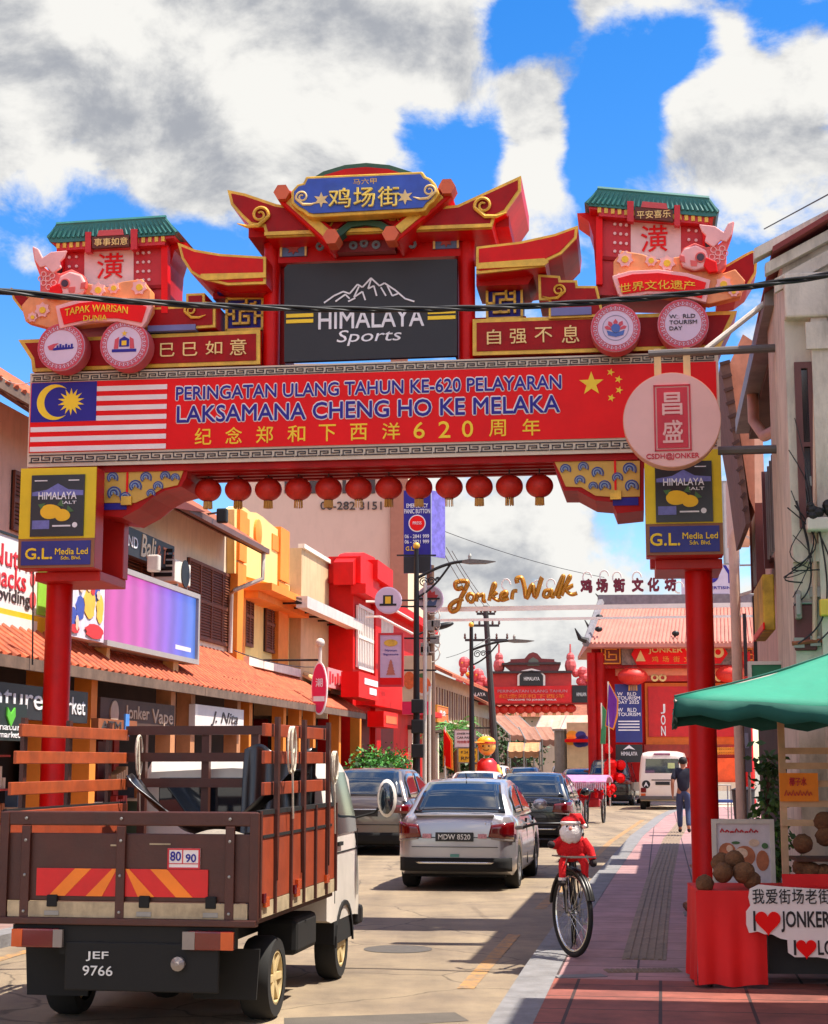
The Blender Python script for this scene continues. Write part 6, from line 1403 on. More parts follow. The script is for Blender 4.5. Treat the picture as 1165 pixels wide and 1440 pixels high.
def awning(lab, l, r, tt, b, Y, proj, mat, ang=-.1, name='shop_awning'):
    fr = Fr((at((l+r)/2, 1072, Y).x, Y, 0), ang); x0, x1, z0, z1 = fr.rect(l, r, tt, b)
    t = thing(name, lab, 'awning', fr.M @ V(((x0+x1)/2, 0, z0)), fr.ang, 'awnings at the street end')
    n = 12; mb = fr.mb()
    vs = []; 
    for i in range(n+1):
        x = x0+(x1-x0)*i/n; sg = .12*math.sin(math.pi*(i % 3)/3); vs += [(x, 0, z1), (x, -proj, z0-sg*.5), (x, -proj, z0-.25-sg)]
    mb.add(vs, [(3*i, 3*i+3, 3*i+4, 3*i+1) for i in range(n)] + [(3*i+1, 3*i+4, 3*i+5, 3*i+2) for i in range(n)]); mb.build('canvas', mat, t)
    mb = fr.mb(); [mb.tube([(x, 0, z1-.02), (x, -proj, z0-.03), (x, -proj, 0)], .04, 6) for x in (x0, (x0+x1)/2, x1)]; mb.build('awning_frame', STEEL, t)
    return t, fr
CANP = M('pink_canvas', (226, 160, 140), .7, var=.25, scale=2); CANB = M('brown_canvas', (150, 104, 84), .8, var=.3, scale=1.5)
awning('wide pale pink canvas awning at the street end, right of centre', 762, 832, 1006, 1030, 88, 2.5, CANP, -.25)
awning('brown folded canvas awning over a shop at the street end', 730, 775, 1022, 1040, 84, 2, CANB, .1); awning('low tan awning with posts, left part of the street end', 690, 730, 1006, 1034, 90, 3, CANB, .3); awning('small orange awning close above the far cars', 716, 760, 1044, 1056, 82, 1.6, M('tan_canvas', (190, 140, 96), .8, var=.3), -.1)
# pale stall wall with painted mural
fr = Fr((at(814, 1072, 78).x, 78, 0), -.1); t = thing('stall_hut', 'pale roadside hut with red counter and a blue and yellow mural', 'stall', fr.M @ V((fr.un(814, 1050)[0], 1, 0)), fr.ang)
x0, x1, z0, z1 = fr.rect(797, 829, 1016, 1080); fr.mb().bx(x0, x1, 0, 2.5, 0, z1).build('wall', M('hut_cream', (220, 196, 150), .7, var=.15), t); fr.mb().bx(x0-.1, x1+.1, -.3, 0, z0+1.2, z0+1.35).build('counter', VINYL2, t)
mb = fr.mb(); [mb.prism([(fr.un(px, py)[0]+r_*math.cos(k*.5), fr.un(px, py)[1]+r_*.8*math.sin(k*.5)) for k in range(13)], -.03, 0) for px, py, r_ in ((817, 1034, .25), (820, 1042, .35), (815, 1044, .3))]; mb.build('mural_blue', M('mural_blue', (50, 70, 150), .6), t)
mb = fr.mb(); [mb.prism([(fr.un(px, py)[0]+r_*math.cos(k*.5), fr.un(px, py)[1]+r_*.8*math.sin(k*.5)) for k in range(13)], -.025, 0) for px, py, r_ in ((805, 1034, .28), (803, 1042, .25))]; mb.build('mural_yellow', M('mural_yellow', (230, 180, 50), .6), t)
b = at(789, 1072, 80); t = thing('concrete_post', 'thick grey concrete post left of the pale hut', 'post', (b.x, 80, 0)); MB().tube([(b.x, 80, 0), (b.x, 80, at(789, 1028, 80).z)], .3, 12).build('shaft', M('post_grey', (150, 146, 140), .85, var=.2), t); MB().lathe([(.4, 0), (.4, .1)], (b.x, 80, at(789, 1028, 80).z), n=12).build('cap', MATS['post_grey'], t)
# notice boards at the left kerb
nf = Fr((at(660, 1072, 58).x, 58, 0), -.1)
t, bx_ = sign_on(nf, 'notice_board', 'white notice board with black text and red line, under the slim street lamp', (640, 668, 1027, 1051), 0, WHITE, group='notice boards on the left kerb', frame=STEEL)
for s, v0, v1, m_ in (('JONKER WALK', .72, .86, LETB), ('CAR PARK', .5, .64, LETB), ('鸡场街停车', .24, .4, RL)): label_in(nf, t, bx_, s, .1, .9, v0, v1, 0, m_, bold=.03)
t, bx_ = sign_on(nf, 'notice_board', 'yellow notice board with dark symbols below the white one', (645, 672, 1052, 1072), 0, M('notice_yellow', (240, 196, 40), .5), group='notice boards on the left kerb', frame=STEEL)
for s, v0, v1 in (('P 24 JAM', .55, .8), ('RM 5', .15, .4)): label_in(nf, t, bx_, s, .14, .9, v0, v1, 0, LETB, bold=.03)
flag('tall red feather banner with gold writing on the left kerb', (626, 1100), [(625, 1026), (634, 1042), (635, 1080), (625, 1076)], VINYL2, 50, ORF)
fr = Fr((at(622, 1072, 47).x, 47, 0), -.1); t, bx_ = sign_on(EV, 'food_sign', 'orange framed food sign fixed to the low orange roofed shophouse', (615, 630, 992, 1014), .9, M('food_sign_orange', (236, 120, 50), .6, var=.35, scale=4), frame=ORF)
label_in(EV, t, bx_, '美食', .2, .8, .4, .75, .9, WL, bold=.03)
# boy shaped shop statue
p = at(685, 1072, 56); t = thing('shop_statue', 'shiny statue of a boy in a yellow cap and red shirt by the kerb', 'statue', (p.x, 56, .1)); zc = at(685, 1050, 56).z
SKY_ = M('statue_skin', (246, 176, 70), .35, coat=.4); CAPY = M('statue_cap', (250, 176, 20), .35, coat=.4); SRED = M('statue_red', (220, 30, 20), .35, coat=.4)
MB().lathe([(.3, 0), (.36, .3), (.33, .9), (.38, 1.3), (.34, 1.6), (.2, 1.75)], (p.x, 56, .1), n=18).build('body', SRED, t, smooth=60)
MB().ball((p.x, 56, zc), (.30, .27, .30), 16, 12).build('head', SKY_, t, smooth=60)
mb = MB(); mb.ball((p.x-.02, 56, zc+.14), (.32, .29, .22), 16, 10); mb.ball((p.x-.22, 55.85, zc+.14), (.24, .22, .03), 14, 6); mb.build('cap', CAPY, t, smooth=60); MB().lathe([(.325, 0), (.325, .06)], (p.x-.02, 56, zc+.1), n=20).build('cap_band', SRED, t)
mb = MB(); [mb.ball((p.x+s_*.1-.04, 55.74, zc+.02), .03, 8, 6) for s_ in (-1, 1)]; mb.tube([(p.x-.04+.1*math.cos(a), 55.74, zc-.08+.05*math.sin(a)) for a in (3.3, 3.9, 4.7, 5.5, 6.1)], .012, 5); mb.build('face', IRON, t)
mb = MB(); [mb.tube([(p.x+s_*.32, 56, 1.6), (p.x+s_*.45, 55.9, 1.35), (p.x+s_*.3, 55.72, 1.2)], [.1, .09, .08], 8) for s_ in (-1, 1)]; mb.build('arms', SKY_, t, smooth=60)
# ------------------------------------------------------------------ right row
RF = Fr((1.6+.1495*18, 18, 0), -math.pi/2 - SANG)
OLDW = M('old_white_plaster', (214, 202, 184), .85, var=.22, scale=1.4, grime=.5, bump=.2)
OLDP = M('old_pink_plaster', (206, 170, 150), .85, var=.18, scale=1.4, grime=.3, bump=.2)
def rx(px, py, y=0): return RF.un(px, py, y)[0]
def rz_(px, py, y=0): return RF.un(px, py, y)[1]
def rbox(name, mat, par, x0, x1, y0, y1, z0, z1, **kw): return RF.mb().bx(min(x0, x1), max(x0, x1), y0, y1, z0, z1).build(name, mat, par, **kw)
def rzone(px, Z): # local x of the facade point at depth Z
    p = RF.I @ V((1.6+.1495*Z, Z, 0)); return p.x
xN, xF = rzone(0, 14.6), rzone(0, 16.4)
OFF = -.42
r1 = thing('shophouse', 'nearest old white building on the right, gable end with raking cornice', 'building', RF.M @ V((xF+.5, .5, 0)), RF.ang, 'shophouses on the right side')
EF = Fr(RF.M @ V((xN, OFF, 0)), -SANG)          # its end wall faces the viewer; x to the right
exy = lambda px, py, y=0: EF.un(px, py, y)
xw = exy(1112, 700)[0]; ztop = exy(1103, 395)[1]; Lh = 7.0
EF.mb().bx(xw, xw+Lh, 0, 2.2, 0, ztop).build('wall', OLDW, r1)
gx, gz = exy(1103, 362); sl_ = .52
EF.mb().prism([(xw, ztop-.01), (xw+Lh, ztop-.01), (xw+Lh, gz+sl_*1.0), (xw+Lh*.5, gz+sl_*Lh*.5), (xw, gz)], .02, 2.2).build('gable', OLDW, r1)
for k, (o, h0, h1) in enumerate(((.10, -.30, -.17), (.18, -.13, -.03), (.28, .0, .10))):
    EF.mb().prism([(gx-o, gz+h0-.05), (xw+Lh*.5, gz+h0+sl_*(xw+Lh*.5-gx)), (xw+Lh*.5, gz+h1+sl_*(xw+Lh*.5-gx)), (gx-o, gz+h1-.05)], -.06-.05*k, .018).build('raking_cornice', OLDW, r1)
x0, z0 = exy(1085, 364); EF.mb().prism([(x0, z0), (xw+Lh*.5, z0+.57*(xw+Lh*.5-x0)), (xw+Lh*.5, z0+.06+.57*(xw+Lh*.5-x0)), (x0, z0+.05)], -.22, 2.3).build('roof', M('dark_red_roof', (130, 50, 44), .7, var=.2), r1)
x0, zb = exy(1103, 452); x1, zt = exy(1150, 388); EF.mb().bx(x0, xw+Lh, -.14, 2.0, zb, zt).build('cornice_block', OLDW, r1, bevel=.02)
x0, x1 = exy(1148, 700)[0], exy(1172, 700)[0]; EF.mb().bx(x0, x1, -.10, -.002, 0, zb-.002).build('pilaster', OLDW, r1); EF.mb().bx(x0-.05, x1+.05, -.13, -.102, zb-.3, zb-.05).build('pilaster_cap', OLDW, r1)
x0, x1, z0, z1 = EF.rect(1126, 1139, 520, 735); o = EF.mb().bx(x0, x1, -.02, .01, z0, z1).build('window', GLASSD, r1)
mb = EF.mb(); [mb.bx(a, b, -.06, -.021, c, d) for a, b, c, d in ((x0-.06, x0, z0-.06, z1+.06), (x1, x1+.06, z0-.06, z1+.06), (x0, x1, z1, z1+.06), (x0, x1, z0-.06, z0), (x0, x1, (z0+z1)/2-.02, (z0+z1)/2+.02))]; mb.build('frame', M('maroon_frame', (104, 60, 56), .6), o)
EF.mb().bx(xw, xw+Lh, -.07, -.003, 3.5, 3.66).build('string_course', OLDW, r1)
EF.mb().bx(xw+1.2, xw+3.0, -.03, -.001, .12, 2.6).build('shop_opening', DARKI, r1)
# second building with gutter and downpipes
xA, xB = xF+.35, rzone(0, 22.2)
r2 = thing('shophouse', 'pinkish building on the right with grey gutter and bent cream downpipes', 'building', RF.M @ V(((xA+xB)/2, .5, 0)), RF.ang, 'shophouses on the right side')
zg2 = rz_(1097, 372, -.35)
rbox('wall', OLDP, r2, xA, xB, .12, 9, 0, zg2-.25); 
rbox('eave_soffit', M('soffit_brown', (96, 76, 66), .8, var=.3), r2, xA+.5, xB, -.28, .119, zg2-.3, zg2-.2)
mb = RF.mb(); mb.bx(min(xA+.3, xB), max(xA+.3, xB), -.46, -.26, zg2-.22, zg2-.02); mb.build('gutter', M('gutter_grey', (140, 134, 130), .5, .3, var=.3, grime=.3), r2)
mb = RF.mb(); mb.add([(xA+.4, -.44, zg2), (xB, -.44, zg2), (xB, 4, zg2+2.2), (xA+.4, 4, zg2+2.2), (xA+.4, -.44, zg2-.015), (xB, -.44, zg2-.015), (xB, 4, zg2+2.1), (xA+.4, 4, zg2+2.1)], [(0,1,2,3), (7,6,5,4), (0,4,5,1), (1,5,6,2), (2,6,7,3), (3,7,4,0)]); mb.build('roof', TERRD, r2)
CRP = M('cream_pipe', (222, 186, 160), .6, var=.15, grime=.2)
xp = rx(1059, 545, -.35); mb = RF.mb(); z_ = rz_(1059, 545, -.35); xq = rx(1104, 620, .0)
mb.tube([(xp+.1, -.36, z_), (xp+.1, -.36, z_-.45), (xp+.3, -.25, z_-.68), (xp+1.6, -.02, z_-.78), (xp+1.85, .03, z_-.95), (xp+1.85, .03, .1)], .07, 10); mb.build('downpipe', CRP, r2, smooth=60)
for (l, r, t, b) in ((1083, 1099, 665, 795), (1064, 1072, 730, 830)):
    x0, x1 = rx(l, (t+b)/2, .1), rx(r, (t+b)/2, .1); z1, z0 = rz_(l, t, .1), rz_(l, b, .1)
    o = rbox('window', GLASSD, r2, x0, x1, .06, .13, z0, z1); rbox('window_frame', MATS['maroon_frame'], o, x0-.08, x0, .0, .14, z0-.08, z1+.08); rbox('window_frame', MATS['maroon_frame'], o, x1, x1+.08, .0, .14, z0-.08, z1+.08)
    mb = RF.mb(); [mb.bx(x0+(x1-x0)*k/5-.015, x0+(x1-x0)*k/5+.015, .02, .05, z0, z1) for k in range(1, 5)]; mb.build('window_bars', STEEL, o)
rbox('pilaster', OLDP, r2, xA-.25, xA-.7, -.05, .119, 0, zg2-.31); rbox('shop_opening', DARKI, r2, xA-.9, xB+.8, .08, .119, .12, 2.8)
# third building, tiled verge towards the street
xC = rzone(0, 33)
r3 = thing('shophouse', 'further pinkish building on the right whose dark tiled verge slopes beside the gate', 'building', RF.M @ V(((xB+xC)/2, .5, 0)), RF.ang, 'shophouses on the right side')
rbox('wall', OLDP, r3, xB-.02, xC, .35, 9, 0, 5.4); rbox('shop_opening', DARKI, r3, xB-.6, xC+.8, .30, .349, .12, 2.8)
VF = Fr((at(1035, 1072, 25).x, 25, 0), -SANG)
VT = M('verge_tile', (116, 84, 70), .85, var=.35, scale=4, grime=.35)
P = VF.polys([(1013, 512), (1026, 506), (1052, 700), (1056, 735), (1049, 738), (1036, 640)]); o = VF.mb().prism(P, 0, 3.2).build('roof_verge', VT, r3)
for k in range(12):
    a = VF.P(1012.5+36*k/12, 512+226*k/12, -.02); b = VF.P(1027+26*k/12, 508+222*k/12, -.02); VF.mb().bar(a, b, .03, .05).build('tile_course', M('tile_course_brown', (80, 56, 48), .9), o)  # darker brown bars mark the tile courses
poly_on(VF, 'brick_gable', M('gable_salmon', (206, 140, 108), .8, var=.25, grime=.2), r3, [(1026, 512), (1045, 470), (1060, 480), (1062, 720), (1054, 700)], .2, 3)
rbox('cream_block', CRP, r3, rx(1048, 700, .3), rx(1072, 700, .3), -.1, .349, rz_(1060, 745, .3), rz_(1060, 640, .3))
for k, px in enumerate((1044, 1058)): x0 = rx(px, 860, .3); rbox('window', GLASSD, r3, x0, x0+.5, .28, .36, 3.6, 5.0)
# pale vertical pipe and cross arms
p = at(1041, 1072, 30); z0, z1 = at(1041, 960, 30).z, at(1041, 742, 30).z
t = thing('pipe_pole', 'pale pink pipe pole standing in front of the stage, right of the gate pillar', 'pole', (p.x, 30, .12)); MB().tube([(p.x, 30, .12), (p.x, 30, z1-.2), (p.x+.05, 30, z1-.05), (p.x+.2, 30, z1), (p.x+.75, 30, z1+.1)], .095, 12).build('pipe', CRP, t, smooth=60)
mb = MB(); mb.bar((p.x, 30, at(1041, 920-81, 30).z), (p.x+.8, 29.6, at(1090, 822, 30).z), .05); mb.bar((p.x, 30, at(1041, 742, 30).z), (p.x+.95, 29.5, at(1110, 800, 30).z), .04); mb.bar((p.x+.1, 30, at(1041, 795, 30).z), (p.x+.7, 29.9, at(1041, 795, 30).z), .03); mb.build('stay_rods', PIPE, t)
# bracket pipe, round hanging sign
arm_y = rz_(1145, 492, 0); x_ = rx(1145, 520, 0)
RS = Fr(RF.M @ V((x_, 0, 0)), -SANG)
lx = RS.un(912, 497)[0]; az = RS.un(945, 497)[1]
t = thing('sign_bracket', 'long grey steel bracket arm and white stay fixed to the right wall', 'bracket', RS.M @ V((0, 0, az)), RS.ang)
mb = RS.mb(); mb.tube([(0, 0, az+.02), (lx, 0, az)], .042, 10); mb.bx(-.05, .03, -.06, .06, az-.5, az+.12); mb.build('arm', M('bracket_grey', (104, 96, 92), .5, .4, var=.2), t)
a = RS.P(990, 494); b = RS.P(1107, 402, .25); RS.mb().tube([a, b], .03, 8).build('stay', PIPE, t)
t = thing('sign_bracket', 'short grey bracket pipe lower on the right wall behind the round sign', 'bracket', RS.M @ V((RS.un(1105, 634)[0], 0, RS.un(1105, 634)[1])), RS.ang); a = RS.P(1010, 634, .3); b = RS.P(1104, 634, .3); RS.mb().tube([a, (b.x, a.y, a.z)], .045, 8).build('arm', MATS['bracket_grey'], t); RS.mb().box((b.x, a.y, a.z), (.12, .12, .3)).build('wall_plate', MATS['bracket_grey'], t)
DPINK = M('sign_pink', (232, 176, 166), .5, var=.06)
x, z = RS.un(945, 593); r_ = RS.un(1014, 593)[0]-x
t = thing('round_hanging_sign', 'large round pale pink sign with a red Chinese seal, hanging before the gate', 'sign', RS.M @ V((x, 0, z-r_)), RS.ang)
disc(RS.mb(), x, z, r_, -.09, .09, 56).build('drum', M('sign_rim', (226, 160, 130), .5), t, smooth=40); disc(RS.mb(), x, z, r_*.985, -.10, -.089, 56).build('face', DPINK, t)
sx0, sx1, sz0, sz1 = RS.rect(919, 972, 542, 635, -.1)
mb = RS.mb()
for w_, o_ in ((.015, .0),): 
    for a_ in ((sx0, sx1, sz1-w_, sz1), (sx0, sx1, sz0, sz0+w_), (sx0, sx0+w_, sz0, sz1), (sx1-w_, sx1, sz0, sz1)): mb.bx(a_[0], a_[1], -.112, -.1, a_[2], a_[3])
mb.bx(sx0+.03, sx1-.03, -.112, -.1, sz0+.03, sz1-.03); mb.build('red_seal', M('seal_red', (206, 34, 52), .5), t)
mb = RS.mb(); add_text(mb, '昌', sx0+.08, sx1-.08, (sz0+sz1)/2+.025, sz1-.08, -.112, .006, bold=.05); add_text(mb, '盛', sx0+.08, sx1-.08, sz0+.08, (sz0+sz1)/2-.025, -.112, .006, bold=.05); mb.build('lettering', DPINK, t, recalc=False)
text_on(RS, 'CSDH@JONKER', MATS['seal_red'], t, 909, 984, 638, 648, -.1, bold=.05)
for px in (925, 966): xx = RS.un(px, 510)[0]; RS.mb().bx(xx-.035, xx+.035, -.02, .0, z+r_*.93, az+.05).build('strap', M('strap_tan', (226, 186, 130), .6), t)
# tall narrow sign, advertising board
f2 = Fr((at(1028, 1072, 44).x, 44, 0), -R(4)); t, b_ = sign_on(f2, 'vertical_sign', 'tall white signboard with brown script, behind the right light box', (1017, 1037, 678, 792), 0, M('sign_offwhite', (206, 196, 190), .6, var=.1, grime=.15), group=None, frame=STEEL)
x0, x1, z0, z1 = b_; mb = f2.mb(); vs, fs = text_mesh('Côtes', .02, .2)
o_ = len(mb.v); mb.v += [V((x0+(x1-x0)*(.45+.4*(1-b)), -.02-c*.01, z0+(z1-z0)*(.60+.26*a))) for a, b, c in vs]; mb.f += [tuple(i+o_ for i in f) for f in fs]; mb.build('lettering', M('sign_script_brown', (120, 84, 40), .6), t, recalc=False); label_in(f2, t, b_, 'E', .4, .62, .88, .93, 0, LETB)
f3 = Fr((at(1010, 1072, 72).x, 72, 0), -R(3)); t, b_ = sign_on(f3, 'advertising_board', 'white rooftop board with large blue lettering JOY above the stage roof', (958, 1036, 793, 846), 0, M('board_lilac_white', (206, 196, 210), .6, var=.1), group=None)
for s, u0, u1, v0, v1 in (('J', .10, .28, .50, .94), ('Y', .76, .99, .48, .96), ('JOY ADVERTISING', .08, .98, .30, .40)): label_in(f3, t, b_, s, u0, u1, v0, v1, 0, BLUE, bold=.07)
x0, x1, z0, z1 = b_; w, h = x1-x0, z1-z0; disc(f3.mb(), x0+w*.52, z0+h*.72, h*.24, -.03, 0, 28).build('letter_disc', BLUE, t); mb = f3.mb(); add_text(mb, '5', x0+w*.47, x0+w*.57, z0+h*.58, z0+h*.86, -.03, bold=.03); mb.build('lettering', WL, t, recalc=False)
mb = f3.mb(); [mb.bx(x0+w*.4, x0+w*(.95-.05*k), -.02, 0, z0+h*(.06+.06*k), z0+h*(.085+.06*k)) for k in range(3)]; mb.build('small_print', M('print_grey', (140, 130, 150), .6), t); mb = f3.mb(); [mb.bx(x-.08, x+.08, .2, .36, 0.1, z0) for x in (x0+.4, x1-.4)]; mb.build('support', STEEL, t)
# wall clutter on the right
DKB = M('dark_equipment', (40, 42, 42), .6, var=.3)
def clut(name, lab, cat, items, grp='fittings on the right wall'):
    t = None
    for (nm_, mat, l, r, tt, b, y0, y1) in items:
        fr = EF if l > 1108 else RF; x0, x1, z0, z1 = fr.rect(l, r, tt, b, y0); x0, x1 = min(x0, x1), max(x0, x1)
        if t is None: t = thing(name, lab, cat, fr.M @ V(((x0+x1)/2, y1, z0)), RF.ang, grp)
        fr.mb().bx(x0, x1, y0, y1, z0, z1).build(nm_, mat, t, bevel=.015)
    return t
clut('air_conditioner', 'dark air conditioner unit with fins above the green stall sign', 'air conditioner', [('case', DKB, 1100, 1114, 790, 870, -.35, .1), ('fins', M('fin_grey', (150, 140, 134), .6, .3), 1094, 1099, 800, 888, -.33, .08), ('lower_unit', DKB, 1100, 1110, 872, 895, -.3, .1)])
clut('junction_box', 'old grey junction box with cables low on the right wall', 'box', [('case', M('junction_grey', (150, 140, 130), .7, var=.3, grime=.3), 1118, 1128, 830, 870, -.15, -.01), ('lid', STEEL, 1119, 1127, 835, 865, -.17, -.151)])
clut('shop_sign', 'yellow and red projecting shop sign on the right wall beyond the pipes', 'sign', [('board', M('yellow_red_sign', (220, 176, 50), .6, var=.5, scale=3), 1060, 1074, 830, 905, -.5, -.38), ('red_band', VINYL2, 1060, 1074, 893, 903, -.52, -.501)])
clut('shop_sign', 'maroon wall panel behind the cables above the green umbrella', 'sign', [('board', M('maroon_sign', (104, 48, 50), .6, var=.3), 1116, 1149, 850, 915, -.04, -.002), ('edge', STEEL, 1116, 1149, 846, 850, -.05, -.002)])
clut('shop_sign', 'small yellow sign on the wall at the right edge, above the umbrella', 'sign', [('board', M('right_yellow', (226, 190, 70), .6), 1153, 1172, 842, 866, -.2, -.1), ('back_plate', STEEL, 1153, 1172, 843, 865, -.099, -.004)])
t, b_ = sign_on(Fr((at(1085, 1072, 16.5).x, 16.5, 0), -SANG), 'stall_sign', 'dark green board with pale frame rising behind the umbrella', (1057, 1112, 935, 970), 0, M('green_board', (30, 116, 74), .5), group=None, frame=PIPE)
r5 = random.Random(5)
for k in range(9):
    p0 = EF.P(1106+r5.uniform(0, 45), 640+r5.uniform(-60, 120), -.08); p1 = EF.P(1106+r5.uniform(0, 55), 800+r5.uniform(0, 110), -.1); pts = []; fq, am = r5.choice((1, 2)), r5.uniform(.5, 1)
    for i in range(15): u = i/14; pts.append(EF.M @ (p0+(p1-p0)*u + V((.25*math.sin(u*math.pi*fq)*am, -.05, -.2*math.sin(u*math.pi)))))
    cable(['first', 'second', 'third', 'fourth', 'fifth', 'sixth', 'seventh', 'eighth', 'ninth'][k]+' drooping black wire from the top on the right wall tangle', pts, r5.uniform(.004, .008), 0, n=1)
t = thing('security_light', 'tangle of black lamps and a camera at the right edge of the wall', 'lamp', EF.M @ EF.P(1148, 735, -.2), EF.ang, 'fittings on the right wall')
mb = EF.mb()
for k in range(8): mb.ball(EF.P(1140+r5.uniform(0, 30), 715+r5.uniform(-5, 16), -.2), r5.uniform(.03, .06), 8, 6)
mb.tube([EF.P(1135, 722, -.2), EF.P(1175, 712, -.2)], .02, 6); mb.build('lamp_cluster', IRON, t); EF.mb().box(EF.P(1150, 738, -.14), (.2, .2, .12)).build('housing', PIPE, t, bevel=.02)
for lab, pts, r_ in (('grey conduit running down the right wall beside the tall window', [(1146, 460), (1146, 900)], .022), ('thin rusty pipe along the bottom of the right wall', [(1114, 905), (1180, 898)], .02)):
    t = thing('conduit', lab, 'pipe', EF.M @ EF.P(*pts[1], -.05), EF.ang, 'fittings on the right wall'); EF.mb().tube([EF.P(*q, -.05) for q in pts], r_, 8).build('pipe', CRP if r_ > .021 else TERRD, t); mb = EF.mb(); [mb.box(EF.P(*pts[0], -.03)*(1-u)+EF.P(*pts[1], -.03)*u, (.09, .05, .09)) for u in (.15, .5, .85)]; mb.build('clips', STEEL, t)
# the neighbouring house nearer to the viewer, whose shade falls over the near pavement
r0 = thing('shophouse', 'plain old house nearest the viewer on the right, shading the near pavement', 'building', (4.6, 8, 0), RF.ang, 'shophouses on the right side')
q0 = RF.I @ V((2.35+.1495*11.3, 11.3, 0)); q1 = RF.I @ V((2.35+.1495*3, 3, 0)); RF.mb().bx(q0.x, q1.x, q0.y, q0.y+7, 0, 6.6).build('wall', OLDW, r0); RF.mb().bx(q0.x-.1, q1.x+.1, q0.y-.35, q0.y+7.1, 6.601, 6.8).build('eave', TERRD, r0); RF.mb().bx(q0.x+1, q0.x+3, q0.y-.03, q0.y-.001, .12, 2.7).build('shop_opening', DARKI, r0)

# ------------------------------------------------------------------ fruit stall
TEALC = M('teal_canvas', (36, 138, 112), .75, var=.14, scale=2.5, bump=.1, bscale=15)
t = thing('market_umbrella', 'big teal green market umbrella over the fruit stall', 'umbrella', (3.2, 12.9, .12))
AP = V((3.45, 12.9, 2.62)); CN = [V((1.90, 12.0, 2.19)), V((4.6, 11.5, 2.14)), V((4.95, 14.2, 2.2)), V((2.28, 14.5, 2.17))]
mb = MB(); vl = MB(); rb = MB()
for i in range(4):
    a, b = CN[i], CN[(i+1) % 4]; nU, nV = 14, 8
    def fn(u, v, a=a, b=b):
        e = a+(b-a)*u; p = AP+(e-AP)*v; s_ = math.sin(math.pi*u); return p + V((0, 0, -.05*s_*v*v - .05*math.sin(math.pi*v)*.6 + .006*math.sin(u*23+v*9)))
    mb.patch(fn, nU, nV)
    def fv(u, v, a=a, b=b):
        e = fn(u, 1); out = V((e.x-AP.x, e.y-AP.y, 0)).normalized(); return e + out*(.02*math.sin(u*20)*v) + V((0, 0, -(.13+.02*math.cos(u*14*math.pi))*v))
    vl.patch(fv, 28, 2)
    rb.tube([AP-V((0,0,.06)), a-V((0,0,.03))], .014, 6); m_ = (a+b)/2; rb.tube([AP-V((0,0,.08)), m_-V((0,0,.09))], .012, 6)
cp = mb.build('canopy', TEALC, t, smooth=30); so = cp.modifiers.new('thick', 'SOLIDIFY'); so.thickness = .006
o = vl.build('valance', M('teal_valance', (22, 92, 80), .8, var=.2, scale=3), t, smooth=60); so = o.modifiers.new('thick', 'SOLIDIFY'); so.thickness = .006
rb.build('ribs', STEEL, t); sm = MB(); [sm.tube([AP+(c-AP)*(k/8)+V((0, 0, .008-.03*math.sin(math.pi*k/8))) for k in range(9)], .007, 5) for c in CN]; sm.build('seams', MATS['teal_valance'], t); MB().tube([(3.45, 12.9, .12), (3.45, 12.9, 2.6)], .028, 10).build('pole', M('pole_wood', (190, 160, 120), .6), t); MB().lathe([(.3, 0), (.3, .1), (.06, .16)], (3.45, 12.9, .12), n=18).build('base', KERB, t)
SF = Fr((2.07, 12.1, 0), -R(4))
RCL = M('red_tablecloth', (226, 20, 18), .7, var=.12, scale=2, bump=.15, bscale=8)
t = thing('market_table', 'market table with a bright red cloth at the foot of the right pillar', 'table', SF.M @ V((.6, .4, .12)), SF.ang)
def cloth_front(u, v):
    x = -.035+.495*u; return (x, -.02-.018*math.sin(u*17)*v-.02*v, .80-.655*v+.01*math.sin(u*9)*v)
mb = SF.mb(); mb.patch(cloth_front, 30, 10); 
mb.patch(lambda u, v: (-.02-.02*v-.015*math.sin(u*15)*v, -.02+.78*u, .80-.66*v), 20, 10)
mb.bx(-.02, 1.75, -.02, .78, .79, .805); mb.patch(lambda u, v: (.46+1.29*u, -.02-.01*math.sin(u*30)*v, .80-.12*v), 30, 3); o = mb.build('cloth', RCL, t, smooth=50)
SF.mb().bx(0, 1.7, .02, .74, .74, .785).build('table_top', WOODD, t)
for x, y in ((.06, .08), (1.62, .08), (.06, .68), (1.62, .68)): SF.mb().tube([(x, y, .12), (x, y, .745)], .02, 8).build('leg', IRON, t)
SF.mb().bx(.5, 1.6, .2, .7, .2, .6).build('under_shelf', DKB, t)
NUT = M('coconut_husk', (112, 74, 44), .9, var=.5, scale=14, bump=.9, bscale=45)
def nut(lab, p, r, grp):
    ph = rnd.uniform(0, 6)
    o = MB().ball((0, 0, 0), (r, r, r*1.06), 20, 14, fn=lambda d: 1+.05*math.sin(9*d.x+ph)*math.cos(8*d.y)+.035*math.sin(25*d.z+7*d.x)).build('coconut', NUT, None, smooth=60)
    o.location = p; o.rotation_euler = (rnd.uniform(0, 2), rnd.uniform(0, 2), 0); return tag(o, lab, 'fruit', grp)
for k, (px, yy, up, d) in enumerate(((990, .14, 0, 'front left on the red cloth'), (1012, .12, 0, 'front middle on the red cloth'), (1001, .22, .105, 'leftmost of the upper layer on the red cloth'), (1055, .15, 0, 'right end of the pile on the red cloth'), (1028, .24, .12, 'topmost of the pile on the red cloth'), (1035, .12, 0, 'low middle of the pile on the red cloth'))):
    r_ = .066+.006*(k % 3); nut('brown husked coconut, '+d, SF.M @ V((SF.un(px, 1240, yy)[0], yy, .803+r_*1.05+up)), r_, 'coconuts on the red table')
t = thing('wooden_rack', 'pale slatted wooden rack with coconuts at the right edge', 'rack', SF.M @ V((1.05, .95, .12)), SF.ang)
WP = M('pale_wood', (206, 168, 128), .7, var=.25, scale=5)
mb = SF.mb(); x0 = SF.un(1097, 1100, .9)[0]
